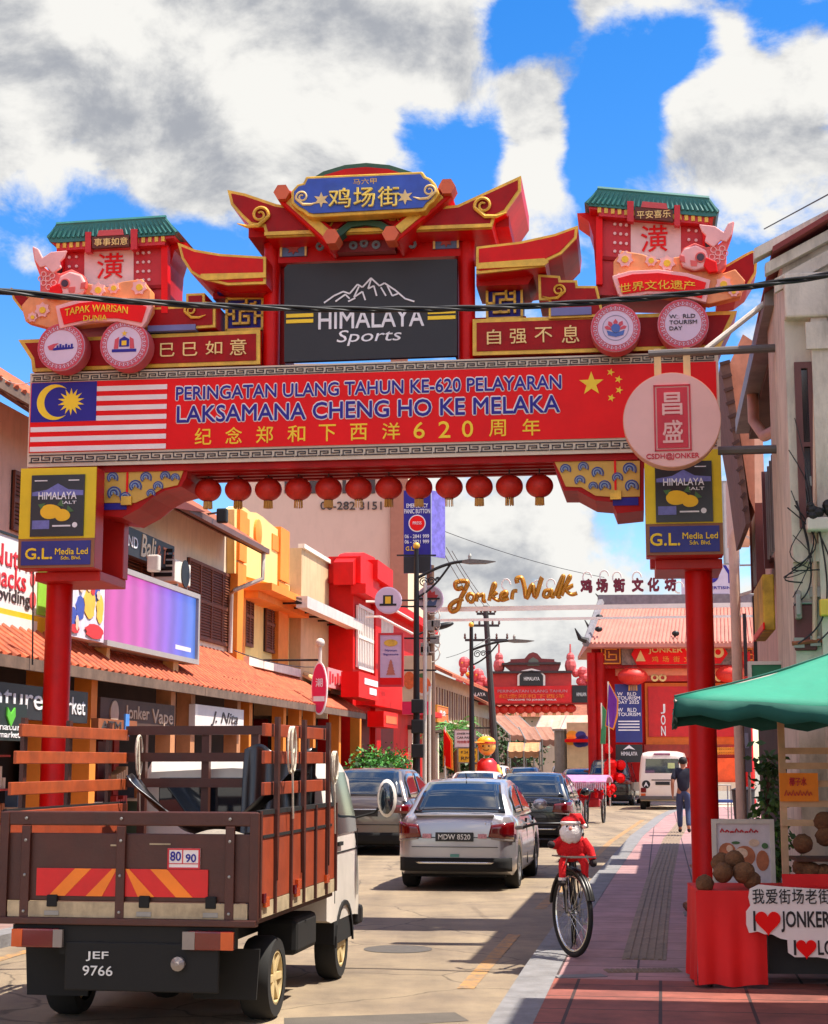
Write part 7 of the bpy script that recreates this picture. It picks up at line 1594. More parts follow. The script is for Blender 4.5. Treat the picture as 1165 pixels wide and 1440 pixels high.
for yy in (1056, 1077, 1102, 1130, 1157): z = SF.un(1100, yy, .9)[1]; mb.bx(x0, x0+.75, .88, .905, z-.025, z+.025)
mb.build('slats', WP, t)
for dx in (0, .7): SF.mb().bx(x0+dx, x0+dx+.05, .906, .95, .12, SF.un(1100, 1010, .9)[1]).build('post', WP, t)
for k, yy in enumerate((1204, 1246)): z = SF.un(1110, yy, .7)[1]; SF.mb().bx(x0+.05, x0+.78, .5, .88, z-.03, z-.005).build('shelf', WOODD if k == 0 else RCL, t)
for k, (px, py, d) in enumerate(((1127, 1186, 'upper shelf, left'), (1148, 1163, 'topmost on the rack'), (1155, 1186, 'upper shelf, right'), (1118, 1226, 'lower shelf, first'), (1141, 1226, 'lower shelf, second'), (1160, 1227, 'lower shelf, third'), (1176, 1190, 'upper shelf, beyond the picture edge'))):
    if px < 1170: nut('brown coconut on the wooden rack, '+d, SF.M @ SF.P(px, py, .66), .075, 'coconuts on the wooden rack')
SF.mb().patch(lambda u, v: (SF.un(1100, 1240, .45)[0]+.9*u, .45-.02*math.sin(u*14)*v-.05*v, SF.un(1100, 1229, .45)[1]-.13*v), 24, 5).build('red_cloth', RCL, t, smooth=60)
t, b_ = sign_on(SF, 'price_card', 'orange handwritten price card pinned to the wooden rack', (1096, 1151, 1087, 1127), .85, M('orange_card', (250, 140, 20), .6), 'price card', th=.01, group=None)
label_in(SF, t, b_, '椰子水', .25, .7, .55, .85, .85, RL, bold=.02); x0, x1, z0, z1 = b_; mb = SF.mb(); [mb.tube([(x0+(x1-x0)*(.12+.09*k), .845, z0+(z1-z0)*.2), (x0+(x1-x0)*(.17+.09*k), .845, z0+(z1-z0)*(.4-.06*(k % 2))), (x0+(x1-x0)*(.2+.09*k), .845, z0+(z1-z0)*.22)], .004, 5) for k in range(8)]; mb.build('red_script', RL, t)
# cut-out love sign
pts = [(1053, 1262), (1055, 1250), (1068, 1244), (1100, 1247), (1180, 1252), (1180, 1352), (1168, 1349), (1150, 1346), (1118, 1346), (1109, 1340), (1108, 1322), (1098, 1320), (1086, 1314), (1076, 1314), (1066, 1310), (1054, 1312), (1050, 1300), (1050, 1282), (1056, 1274)]
P = SF.polys(pts, -.1); xs = [p[0] for p in P]
t = thing('love_sign', 'white cut-out sign reading I love Jonker with red hearts, on the table front', 'sign', SF.M @ V((sum(xs)/len(xs), -.1, min(p[1] for p in P))), SF.ang)
SF.mb().prism(P, -.1, -.075).build('board', M('board_white', (232, 222, 214), .5, var=.06), t)
mb = SF.mb()
for k, ch_ in enumerate('我爱街场老街'): x0, x1, z0, z1 = SF.rect(1058+18.5*k, 1075+18.5*k, 1250, 1271, -.1); add_text(mb, ch_, x0, x1, z0, z1, -.1, .004, bold=.015)
BL2 = M('black_letters', (34, 30, 30), .6)
for s, r_ in (('I', (1059, 1063, 1281, 1309)), ('JONKER', (1098, 1168, 1281, 1311)), ('I', (1116, 1120, 1322, 1343)), ('LO', (1150, 1174, 1322, 1343))): x0, x1, z0, z1 = SF.rect(*r_, -.1); add_text(mb, s, x0, x1, z0, z1, -.1, .004, bold=.04)
mb.build('lettering', BL2, t, recalc=False)
for px, py, r_ in ((1080, 1296, .095), (1134, 1333, .075)):
    x, z = SF.un(px, py, -.1); SF.mb().prism([(x+r_*.062*16*math.sin(k*.2)**3*.95, z+r_*.062*(13*math.cos(k*.2)-5*math.cos(k*.4)-2*math.cos(k*.6)-math.cos(k*.8))) for k in range(31)], -.112, -.1).build('heart', VINYL2, t)
# picture board
PF = Fr((2.5, 13.4, 0), -R(6)); t, b_ = sign_on(PF, 'picture_board', 'white framed food picture board leaning behind the coconut pile', (1007, 1084, 1158, 1262), 0, M('board_paper', (216, 204, 206), .5, var=.15, scale=8), 'board', th=.03, group=None, frame=PIPE)
x0, x1, z0, z1 = b_; w, h = x1-x0, z1-z0
def pbits(name, mat, items, y):
    mb = PF.mb(); [mb.prism([(x0+w*(u+a*math.cos(k*.42)), z0+h*(v+b*math.sin(k*.42))) for k in range(15)], y, 0) for (u, v, a, b) in items]; mb.build(name, mat, t)
pbits('food_picture', M('food_brown', (190, 110, 70), .6, var=.4, scale=14), [(.2, .62, .16, .12), (.52, .56, .2, .14), (.85, .5, .12, .14)], -.006); pbits('food_highlight', M('food_cream', (236, 200, 170), .6, var=.3, scale=20), [(.46, .6, .12, .07), (.24, .66, .06, .05), (.7, .74, .1, .05)], -.009); pbits('green_bits', LEAF, [(.36, .74, .08, .02), (.9, .7, .06, .04)], -.012)
mb = PF.mb(); [mb.tube([(x0+w*(.08+.09*k), -.006, z0+h*.88), (x0+w*(.11+.09*k), -.006, z0+h*(.93-.02*(k % 3))), (x0+w*(.15+.09*k), -.006, z0+h*.885)], .007, 5) for k in range(8)]; mb.build('red_script', RL, t); mb = PF.mb(); [mb.bar((x0+.02+k*(w-.04), .01, .12), (x0+.02+k*(w-.04), .02, z0), .03) for k in (0, 1)]; mb.build('legs', PIPE, t)
# plants
LG = [M('leaf_dark_green', (50, 82, 34), .6, var=.35, scale=5), M('leaf_mid_green', (84, 124, 46), .6, var=.35, scale=5)]
def leaf_cloud(name, par, spots, n, size, mat, seed, M_=None):
    r_ = random.Random(seed); mb = MB(M_)
    for _ in range(n):
        c, rad = r_.choice(spots); d = V((r_.gauss(0, 1), r_.gauss(0, 1), r_.gauss(0, 1))); p = V(c)+d*rad*.5
        a = V((r_.gauss(0, 1), r_.gauss(0, 1), r_.gauss(-.3, .7))).normalized(); b = a.cross(V((r_.gauss(0, 1), r_.gauss(0, 1), r_.gauss(0, 1)))).normalized(); s_ = size*r_.uniform(.6, 1.3)
        mb.add([p, p+a*s_*.5+b*s_*.28, p+a*s_, p+a*s_*.5-b*s_*.28], [(0,1,2,3)])
    return mb.build(name, mat, par, recalc=False)
p0 = at(1083, 1245, 14.6); t = thing('potted_plant', 'leafy climbing plant in a dark pot between the picture board and the rack', 'plant', (p0.x, 14.6, .12))
sp = [((at(x, y, 14.6)), r_) for x, y, r_ in ((1080, 1075, .12), (1085, 1100, .16), (1082, 1130, .14), (1088, 1170, .14), (1090, 1200, .16), (1086, 1220, .12), (1066, 1170, .08))]
leaf_cloud('foliage', t, sp, 520, .085, LG[0], 2); leaf_cloud('bright_foliage', t, sp[2:], 260, .08, LG[1], 3)
MB().tube([(p0.x, 14.6, .4), (p0.x-.03, 14.6, 1.0), (p0.x+.02, 14.6, 1.6)], .02, 6).build('stem', WOODD, t); MB().lathe([(.13, 0), (.18, .3), (.16, .3), (.14, .24)], (p0.x, 14.6, .12), n=18).build('pot', DKB, t, smooth=50)
for lab, px, py, Y, nm_, cat in (('dark rubbish bin on the pavement behind the gate pillar', 1047, 1158, 31, 'rubbish_bin', 'bin'), ):
    p = gnd(px, py, .12); t = thing(nm_, lab, cat, p); MB().lathe([(.25, 0), (.3, .8), (.3, .84), (.05, .9)], p, n=18).build('body', DKB, t, smooth=40); MB().lathe([(.31, 0), (.32, .05), (.1, .12)], p+V((0,0,.84)), n=18).build('lid', IRON, t, smooth=40)
p = gnd(1012, 1152, .12); t = thing('hand_trolley', 'small blue topped trolley with a thin frame behind the pillar', 'trolley', p); mb = MB(); [mb.tube([p+V((dx, dy, 0)), p+V((dx, dy, .95 if dx > 0 else .5))], .02, 6) for dx in (-.35, .35) for dy in (0, .5)]; mb.tube([p+V((.35, 0, .95)), p+V((-.1, 0, .97)), p+V((-.35, 0, .9))], .02, 6); mb.build('trolley_frame', STEEL, t); MB().box(p+V((0, .25, .5)), (.8, .55, .08)).build('deck', M('trolley_blue', (60, 90, 150), .5), t)
p = at(1045, 1050, 33); t = thing('information_board', 'grey hanging board on the right pavement beyond the pillar', 'panel', p-V((0,0,.5))); MB().box(p, (.32, .12, 1.0)).build('panel', M('panel_grey', (110, 110, 120), .6, var=.3), t); MB().tube([p+V((.12, .05, -1.6)), p+V((.12, .05, .5))], .03, 6).build('support_post', STEEL, t); MB().box(p+V((0, -.07, .12)), (.2, .02, .3)).build('picture', M('panel_blue_grey', (150, 160, 180), .5), t)
# ------------------------------------------------------------------ vehicles
TYRE = M('tyre_rubber', (30, 29, 28), .85, var=.2, scale=10); ALLOY = M('alloy_rim', (176, 174, 172), .3, .7, var=.15); HUBD = M('arch_black', (16, 16, 17), .9)
TLAMP = M('tail_lamp_red', (104, 6, 10), .12, var=.1, coat=.8); ALAMP = M('amber_lamp', (206, 84, 20), .2, coat=.6); CLAMP_ = M('clear_lamp', (140, 130, 124), .15, coat=.6); CHR = M('chrome_trim', (200, 200, 200), .15, .9, var=.05)
CGL = M('car_glass', (40, 52, 62), .03, .35, var=.1, spec=1, coat=.8); PLATE = M('number_plate_black', (24, 24, 26), .4); PTXT = M('plate_letters', (220, 220, 216), .5)
def wheel(par, x, y, r, w, side, spokes=5, rimmat=ALLOY, name='wheel'):
    ax = (side, 0, 0); c = V((x, y, r))
    mb = MB(wmat(par)); mb.lathe([(r*.66, 0), (r*.93, .0), (r, w*.2), (r, w*.8), (r*.93, w), (r*.66, w)], c-V(ax)*(w/2), ax, 28, cap=False); o = mb.build(name, TYRE, par, smooth=50)
    mb = MB(wmat(par)); mb.lathe([(r*.68, w*.25), (r*.68, w*.96), (r*.6, w*.98), (r*.58, w*.7), (r*.2, w*.62), (r*.02, w*.62)], c-V(ax)*(w/2), ax, 28)
    for k in range(spokes):
        a = 2*math.pi*k/spokes; d = V((0, math.cos(a), math.sin(a))); mb.bar(c+V(ax)*(w*.34)+d*r*.08, c+V(ax)*(w*.40)+d*r*.63, r*.17, w*.14, up=ax)
    mb.lathe([(r*.14, w*.6), (r*.13, w*.92), (r*.02, w*.95)], c-V(ax)*(w/2), ax, 14); mb.build('rim', rimmat, o, smooth=35)
def lerp_poly(pts, y):
    if y <= pts[0][0]: return pts[0][1]
    for (a, b), (c, d) in zip(pts, pts[1:]):
        if y <= c: u = (y-a)/(c-a) if c > a else 1; u = u*u*(3-2*u)*.5+u*.5; return b+(d-b)*u
    return pts[-1][1]
def car(lab, cat, loc, head, L, W, H, top, gh, paint, wr, wf, R_=.31, name='parked_car', belt=None, grp='cars queuing along the street', glassmat=None, plate=None, lights='sedan', rear=True, sill=.2, spoiler=False, detail=1):
    """top: outline of the body along its length; gh: rear base, rear roof, front roof, front base of the cabin"""
    glassmat = glassmat or CGL
    t = thing(name, lab, cat, loc, -head, grp); T = wmat(t); hw = W/2; zb_ = belt or lerp_poly(top, (gh[0]+gh[3])/2)
    CR = .42
    def wid(y):
        a = .74
        f = 1.0
        if y < CR: f = a+(1-a)*math.sqrt(max(0, 1-(1-y/CR)**2))
        if y > L-.6: f = min(f, .66+.34*math.sqrt(max(0, 1-((y-(L-.6))/.6)**2)))
        return hw*f
    def bot(y):
        z = sill + .10*max(0, 1-y/.25) + .08*max(0, 1-(L-y)/.3)
        for yw in (wr, wf):
            d = abs(y-yw); ra = R_*1.16
            if d < ra: z = max(z, R_+math.sqrt(ra*ra-d*d)*.98)
        return z
    ys = sorted(set([0, .02, .05, .09, .14, .2, .28, .36, L, L-.02, L-.06, L-.12, L-.2, L-.3, L-.4] + [L*k/46 for k in range(47)] + [yw+R_*1.16*math.cos(a*math.pi/10) for yw in (wr, wf) for a in range(11)]))
    rings = []
    for y in ys:
        w, z0, z1 = wid(y), bot(y), lerp_poly(top, y); z1 = max(z1, z0+.05); h = z1-z0
        half = [(w*.93, z0), (w*.985, z0+h*.10), (w, z0+h*.35), (w*.995, z0+h*.55), (w*.985, z0+h*.72), (w*.955, z0+h*.86), (w*.90, z0+h*.96), (w*.78, z1), (w*.4, z1+.018), (0, z1+.024)]
        rings.append([(x, y, z) for x, z in half] + [(-x, y, z) for x, z in half[-2::-1]])
    MB(T).loft(rings).build('body', paint, t, smooth=32)
    MB(T).bx(-hw*.80, hw*.80, .25, L-.3, sill-.03, zb_*.75).build('underbody', HUBD, t)
    g0, g1, g2, g3 = gh; wb, wt = hw*.90, hw*.70
    pr = [(g0, zb_-.02), (g0+(g1-g0)*.5, zb_+(H-zb_)*.60), (g1, H-.035), (g1+.25, H-.005), ((g1+g2)/2, H), (g2-.2, H-.02), (g2, H-.07), (g2+(g3-g2)*.5, zb_+(H-zb_)*.52), (g3, zb_-.02)]
    def zt(y):
        for (a, b), (c, d) in zip(pr, pr[1:]):
            if y <= c: return b+(d-b)*(y-a)/max(1e-6, c-a)
        return pr[-1][1]
    def xs(z): return wb+(wt-wb)*max(0, min(1, (z-zb_)/(H-zb_)))
    rings = []
    for y in sorted(set([g0+(g3-g0)*k/30 for k in range(31)]+[p[0] for p in pr])):
        z = zt(y); x = xs(z); zl = zb_-.03
        hf = [(xs(zl)+.0, zl), ((xs(zl)+x)/2+.012, (zl+z)/2), (x+.002, z-.045 if z > zb_+.06 else z), (x-.05, z-.008), (x*.5, z+.012), (0, z+.016)]
        rings.append([(a, y, b) for a, b in hf] + [(-a, y, b) for a, b in hf[-2::-1]])
    MB(T).loft(rings).build('cabin', paint, t, smooth=40)
    def top_glass(ya, yb, nm_):
        def fn(u, v):
            y = ya+(yb-ya)*v; z = zt(y); x = (xs(z)-.085)*(2*u-1); return (x, y, z+.022-.014*abs(2*u-1)**2+.004)
        mb = MB(T); mb.patch(fn, 10, 8); o = mb.build(nm_, glassmat, t, smooth=60); s_ = o.modifiers.new('thick', 'SOLIDIFY'); s_.thickness = .012; return o
    top_glass(g0+(g1-g0)*.08, g0+(g1-g0)*.94, 'rear_window'); top_glass(g2+(g3-g2)*.08, g2+(g3-g2)*.92, 'windscreen')
    m_ = (g1+g2)/2+.05
    for s_ in (-1, 1):
        for ya, yb in ((g0+(g1-g0)*.55+.08, m_-.05), (m_+.05, g2+(g3-g2)*.72)):
            def fn(u, v):
                y = ya+(yb-ya)*u; z0 = zb_+.03; z1 = max(z0+.02, zt(y)-.085); z = z0+(z1-z0)*v; return (s_*(xs(z)+.020), y, z)
            mb = MB(T); mb.patch(fn, 10, 4); o = mb.build('side_window', glassmat, t, smooth=60); q = o.modifiers.new('thick', 'SOLIDIFY'); q.thickness = .01
        mb = MB(T); x = s_*hw*1.0
        c = V((s_*(hw+.09), g3-.32, zb_+.10)); mb.ball(c, (.11, .07, .085), 12, 8); mb.bar(c-V((s_*.12, 0, .05)), c, .04, .04); mb.build('wing_mirror', paint, t, smooth=60)
        for yd in (m_-.02, m_+1.05): mb = MB(T)
        mb = MB(T)
        for yd in (m_-.2, m_+.75): mb.box((s_*(hw*.985), yd, zb_-.14), (.03, .16, .028))
        mb.build('door_handle', paint if detail else CHR, t, bevel=.008)
        wheel(t, s_*(hw-.11), wr, R_, .2, s_); wheel(t, s_*(hw-.11), wf, R_, .2, s_)
    mb = MB(T)
    for s_ in (-1, 1):
        for yd in (m_, m_-.92, m_+1.0):
            zz0 = sill+.08
            if bot(yd) < zz0+.1: mb.add([(s_*(hw*1.002), yd-.004, zz0), (s_*(hw*1.002), yd+.004, zz0), (s_*(hw*.99), yd+.004, zb_-.07), (s_*(hw*.99), yd-.004, zb_-.07), (s_*(hw*.96), yd, zz0), (s_*(hw*.95), yd, zb_-.07)], [(0,1,2,3), (0,3,5,4), (1,4,5,2), (0,4,1), (3,2,5)])
    if mb.v: mb.build('door_seam', HUBD, t)
    # rear face: surface that follows the rounded corners
    def ry(x):
        a = .74*hw; ax_ = abs(x)
        if ax_ <= a: return 0
        tt = min(1, (ax_-a)/(hw-a)); return CR*(1-math.sqrt(max(0, 1-tt*tt)))
    def rpatch(nm_, mat, q, off=.014, nu=10, nv=3, th=.02):
        (x0, z0), (x1, z1), (x2, z2), (x3, z3) = q       # bottom left, bottom right, top right, top left
        def fn(u, v):
            xa, za = x0+(x1-x0)*u, z0+(z1-z0)*u; xb, zb2 = x3+(x2-x3)*u, z3+(z2-z3)*u; x, z = xa+(xb-xa)*v, za+(zb2-za)*v; return (x, ry(x)-off, z)
        mb = MB(T); mb.patch(fn, nu, nv); o = mb.build(nm_, mat, t, smooth=50); s2 = o.modifiers.new('thick', 'SOLIDIFY'); s2.thickness = th; s2.offset = 0; return o
    ztop = lerp_poly(top, .03)
    if lights == 'sedan':
        for s_ in (-1, 1):
            o = rpatch('tail_lamp', TLAMP, [(s_*.46, ztop-.26), (s_*hw*.985, ztop-.30), (s_*hw*.985, ztop-.06), (s_*.50, ztop-.10)], .016); 
            rpatch('reflector_strip', CLAMP_, [(s_*.50, ztop-.29), (s_*hw*.95, ztop-.325), (s_*hw*.95, ztop-.30), (s_*.50, ztop-.268)], .014)
        rpatch('bumper_black', HUBD, [(-hw*.93, sill+.06), (hw*.93, sill+.06), (hw*.93, sill+.24), (-hw*.93, sill+.24)], .016, 16); rpatch('bumper_trim', CHR if detail else HUBD, [(-.50, sill+.16), (.50, sill+.16), (.54, sill+.185), (-.54, sill+.185)], .024); rpatch('boot_seam', HUBD, [(-hw*.72, ztop-.40), (hw*.72, ztop-.40), (hw*.72, ztop-.393), (-hw*.72, ztop-.393)], .010)
        rpatch('boot_line', HUBD, [(-.56, ztop-.275), (.56, ztop-.275), (.56, ztop-.265), (-.56, ztop-.265)], .008)
    else:
        for s_ in (-1, 1):
            rpatch('tail_lamp', TLAMP, [(s_*hw*.55, ztop-.20), (s_*hw*.985, ztop-.24), (s_*hw*.985, ztop-.06), (s_*hw*.62, ztop-.08)], .016)
        rpatch('bumper_black', HUBD, [(-hw*.95, sill+.02), (hw*.95, sill+.02), (hw*.95, sill+.22), (-hw*.95, sill+.22)], .02, 16); rpatch('tailgate_trim', CHR, [(-.36, ztop-.18), (.36, ztop-.18), (.36, ztop-.145), (-.36, ztop-.145)], .02); rpatch('tailgate_seam', HUBD, [(-hw*.8, sill+.36), (hw*.8, sill+.36), (hw*.8, sill+.372), (-hw*.8, sill+.372)], .01)
    if plate:
        s_txt, zc = plate; MB(T).bx(-.26, .26, -.045, -.01, zc-.06, zc+.06).build('number_plate', PLATE, t, bevel=.006); s_txt and add_text(MB(T), s_txt, -.22, .22, zc-.035, zc+.035, -.045, .004, bold=.03).build('lettering', PTXT, t, recalc=False)
    if spoiler: MB(T).loft([[(-hw*.66, .02+dy, zt_), (hw*.66, .02+dy, zt_), (hw*.66, .02+dy, zt_-.03), (-hw*.66, .02+dy, zt_-.03)] for dy, zt_ in ((-.03, ztop+.045), (.10, ztop+.05), (.22, ztop+.03))]).build('spoiler', paint, t, smooth=40, bevel=.008)
    return t, T, hw, ztop, rpatch
def paint(name, rgb, metal=.55, rough=.3): return M(name, rgb, rough, metal, var=.06, scale=1, coat=.9)
SILV = paint('silver_paint', (178, 176, 180)); TAUPE = paint('taupe_paint', (112, 102, 96)); BLKP = paint('black_paint', (22, 22, 24), .2, .25); WHTP = paint('white_paint', (224, 220, 214), .0, .3); GREYP = paint('grey_paint', (140, 142, 146)); REDP = paint('red_paint', (190, 20, 34), .1, .3)
hd = R(9.5)
# silver saloon
t, T, hw, ztop, rp = car('silver saloon with a chrome trimmed bumper, seen from behind in the middle of the road', 'car', gnd(640, 1253)+V((0, 0, 0)), hd, 4.15, 1.64, 1.48, [(0, .88), (.03, .98), (.08, 1.01), (.5, 1.01), (1.0, .99), (2.9, .95), (3.4, .88), (3.9, .76), (4.15, .55)], (.42, 1.12, 2.35, 3.15), SILV, .72, 3.2, .30, plate=('MDW 8520', .72), spoiler=True, name='silver_car', belt=.99)
for s_ in (-1, 1): 
    x = s_*.38; MB(T).bx(x-.06, x+.06, -.03, -.012, .70, .76).build('flag_sticker', M('sticker_flag', (210, 150, 160), .5, var=.6, scale=30), t)
MB(T).bx(-.06, .06, -.026, -.012, .45, .49).build('badge', M('badge_teal', (90, 150, 140), .4), t); MB(T).tube([(0, 1.25, 1.49), (0, 1.15, 1.56)], .008, 5).build('aerial', HUBD, t)
add_text(MB(T), '1.3', .42, .52, .885, .915, -.012, .004).build('lettering', CHR, t, recalc=False)
SUV = lambda L, h: [(0, .80), (.03, 1.0), (.12, 1.04), (.6, 1.06), (L-1.3, 1.02), (L-.8, .98), (L-.3, .86), (L, .62)]
car('brown grey crossover car waiting on the left, half hidden by the lorry cab', 'car', gnd(512, 1203), hd, 4.3, 1.77, 1.60, SUV(4.3, 0), (.08, .62, 2.4, 3.3), TAUPE, .82, 3.4, .34, plate=('', .78), lights='suv', name='crossover_car', belt=1.03)
t, T, hw, ztop, rp = car('black hatchback with a glossy bluish roof, in shade near the right kerb', 'car', gnd(746, 1192), hd, 4.2, 1.74, 1.50, [(0, .8), (.03, .98), (.1, 1.0), (.6, 1.0), (2.9, .96), (3.4, .9), (3.9, .76), (4.2, .55)], (.12, .75, 2.3, 3.15), BLKP, .75, 3.25, .31, plate=('MDH 3252', .86), lights='sedan', name='black_car', belt=.98)
car('white hatchback queuing on the left lane just ahead of the silver saloon', 'car', gnd(664, 1160), hd, 3.9, 1.68, 1.46, [(0, .8), (.03, .98), (.1, 1.0), (.6, .98), (2.7, .94), (3.2, .9), (3.7, .76), (3.9, .55)], (.1, .7, 2.2, 3.0), WHTP, .7, 3.05, .30, plate=('', .84), lights='suv', name='white_car', belt=.96, detail=0)
car('white car second in the queue, roof showing above the white hatchback', 'car', gnd(684, 1138), hd, 4.2, 1.72, 1.60, SUV(4.2, 0), (.1, .62, 2.4, 3.2), WHTP, .8, 3.3, .33, lights='suv', name='white_car', belt=1.0, detail=0)
car('grey car further up the queue, left of the trishaw canopy', 'car', gnd(735, 1128), hd*.9, 4.3, 1.74, 1.50, [(0, .8), (.03, .98), (.1, 1.0), (.6, 1.0), (3.0, .96), (3.5, .9), (4.1, .76), (4.3, .55)], (.4, 1.1, 2.4, 3.2), GREYP, .75, 3.3, .31, name='grey_car', belt=.98, detail=0)
car('pale silver car farthest in the queue, behind the pink canopy', 'car', gnd(796, 1122), hd*1.2, 4.4, 1.76, 1.62, SUV(4.4, 0), (.1, .62, 2.4, 3.3), SILV, .8, 3.4, .33, lights='suv', name='silver_car', belt=1.0, detail=0)
car('red car partly hidden behind the pink and white canopy', 'car', gnd(812, 1131), hd*1.3, 4.2, 1.72, 1.46, [(0, .8), (.03, .98), (.1, 1.0), (.6, 1.0), (2.9, .96), (3.4, .9), (3.9, .76), (4.2, .55)], (.3, 1.0, 2.3, 3.1), REDP, .75, 3.25, .31, name='red_car', belt=.98, detail=0)
car('tall black people carrier with red tail lamp, left of the white van', 'car', gnd(857, 1133), R(14), 4.7, 1.86, 1.84, [(0, .9), (.03, 1.08), (.1, 1.12), (.6, 1.14), (3.2, 1.08), (3.9, 1.0), (4.4, .86), (4.7, .62)], (.06, .40, 2.9, 3.8), BLKP, .85, 3.6, .34, lights='suv', name='people_carrier', belt=1.12, plate=('', .9))
# white van
def van():
    loc = gnd(933, 1139); t = thing('passenger_van', 'white passenger van with a round black emblem, seen from behind near the stage', 'van', loc, -R(11)); T = wmat(t); L, W, H = 4.6, 1.72, 2.12; hw = W/2
    VW = M('van_white', (232, 220, 206), .35, var=.08, scale=1, coat=.5, grime=.05)
    rings = []
    for y, s_, tz, bz in ((0, .93, H-.22, .42), (.03, .97, H-.12, .36), (.12, 1, H-.03, .32), (.5, 1, H, .3), (2.8, 1, H, .3), (3.5, 1, H-.2, .3), (4.1, .98, 1.35, .3), (4.45, .94, 1.1, .3), (4.6, .85, .8, .4)):
        w = hw*s_; h = tz-bz; hf = [(w*.94, bz), (w, bz+.12), (w, bz+h*.4), (w*.985, bz+h*.55), (w*.90, bz+h*.9), (w*.84, bz+h*.97), (w*.6, tz), (0, tz+.02)]
        rings.append([(a, y, b) for a, b in hf]+[(-a, y, b) for a, b in hf[-2::-1]])
    MB(T).loft(rings).build('body', VW, t, smooth=35)
    mb = MB(T); mb.prism([(-.64, 1.32), (.64, 1.32), (.60, 1.86), (-.60, 1.86)], -.005, .06); mb.build('rear_window', CGL, t, bevel=.02); MB(T).bx(.2, .45, -.012, -.006, 1.5, 1.7).build('window_sticker', M('sticker_green', (200, 220, 150), .5), t)
    for s_ in (-1, 1):
        MB(T).bx(min(s_*.60, s_*.80), max(s_*.60, s_*.80), -.02, .1, .62, .80).build('tail_lamp', TLAMP, t, bevel=.02); MB(T).bx(min(s_*.62, s_*.80), max(s_*.62, s_*.80), -.015, .1, .50, .60).build('indicator_lamp', ALAMP, t, bevel=.02)
        for y in (.75, 3.7): wheel(t, s_*(hw-.1), y, .31, .2, s_)
        def fn(u, v): y = .4+2.9*u; z = 1.3+.5*v; return (s_*(hw*(.985-.085*(v))+.008), y, z)
        o = MB(T).patch(fn, 8, 3).build('side_window', CGL, t); q = o.modifiers.new('thick', 'SOLIDIFY'); q.thickness = .01
    MB(T).bx(-.84, .84, -.06, .12, .36, .50).build('bumper', M('bumper_grey', (90, 84, 80), .6), t, bevel=.03); MB(T).bx(-.40, .40, -.015, .05, 1.06, 1.10).build('handle_strip', M('strip_dark', (70, 60, 56), .5), t); MB(T).bx(-.26, .26, -.02, .05, .90, 1.02).build('number_plate', PLATE, t); 
    disc(MB(T), -.60, .92, .15, -.012, .08, 24).build('emblem', IRON, t); add_text(MB(T), 'A', -.68, -.52, .84, 1.0, -.012, .006, bold=.05).build('lettering', WL, t, recalc=False)
    MB(T).bx(-.3, .3, -.01, .1, 2.0, 2.05).build('brake_light', M('brake_mauve', (150, 60, 120), .4), t)
van()
# decorated trishaw
def trishaw():
    loc = gnd(828, 1158); t = thing('trishaw', 'decorated trishaw with a pink and white fringed canopy, in shade by the right kerb', 'trishaw', loc, -R(14)); T = wmat(t)
    PNK = M('canopy_pink', (206, 130, 170), .6, var=.3, scale=6); 
    def wh(x, y, r): 
        mb = MB(T); mb.tube([(x, y+r*math.cos(a), r+r*math.sin(a)) for a in [2*math.pi*k/24 for k in range(24)]], .03, 6, close=True); mb.build('wheel', TYRE, t)
        mb = MB(T); [mb.bar((x, y, r), (x, y+r*math.cos(a), r+r*math.sin(a)), .012) for a in [2*math.pi*k/12 for k in range(12)]]; mb.build('spokes', CHR, t)
    wh(-.55, .6, .33); wh(.35, .6, .33); wh(.02, -.55, .33)
    MB(T).loft([[(-1.75, y, 1.18+h), (.55, y, 1.18+h), (.55, y, 1.13+h), (-1.75, y, 1.13+h)] for y, h in ((-.3, 0), (0, .14), (.5, .18), (1.0, .12), (1.3, 0))]).build('canopy', PNK, t, smooth=50)
    mb = MB(T)
    for k in range(40): x = -1.74+2.28*k/39; mb.box((x, -.31, 1.06+.03*math.sin(k*1.7)), (.035, .02, .2)); 
    mb.build('fringe', M('fringe_white_pink', (226, 190, 206), .7, var=.5, scale=12), t)
    mb = MB(T); [mb.tube([(x, y, .45), (x, y, 1.15)], .018, 6) for x in (-1.1, .5) for y in (0, 1.0)]; mb.build('canopy_posts', CHR, t)
    MB(T).loft([[(-.5, y, z), (.3, y, z), (.3, y, z-.25), (-.5, y, z-.25)] for y, z in ((.2, .7), (.9, .62), (1.2, .95))]).build('passenger_seat', REDP, t, bevel=.04)
    mb = MB(T); r_ = random.Random(4)
    for k in range(60): mb.ball((r_.uniform(-.9, .8), r_.uniform(-.2, .3), r_.uniform(.75, 1.05)), r_.uniform(.03, .07), 6, 5)
    mb.build('flower_garland', VINYL2, t)
    mb = MB(T); r_ = random.Random(9)
    for k in range(30): mb.ball((r_.uniform(-1.6, -.3), r_.uniform(-.3, .1), r_.uniform(.9, 1.12)), r_.uniform(.03, .06), 6, 5)
    mb.build('pink_flowers', M('flower_pink', (226, 90, 150), .6), t)
    mb = MB(T); mb.tube([(.02, -.55, .33), (.1, -.2, .9), (.15, .0, .95)], .02, 6); mb.tube([(.02, -.55, .33), (-.1, .5, .4)], .022, 6); mb.tube([(-.3, -.1, 1.0), (.45, -.1, 1.0)], .015, 6); mb.build('frame', IRON, t); MB(T).ball((.12, -.45, .92), (.12, .16, .05), 10, 6).build('saddle', IRON, t)
trishaw()

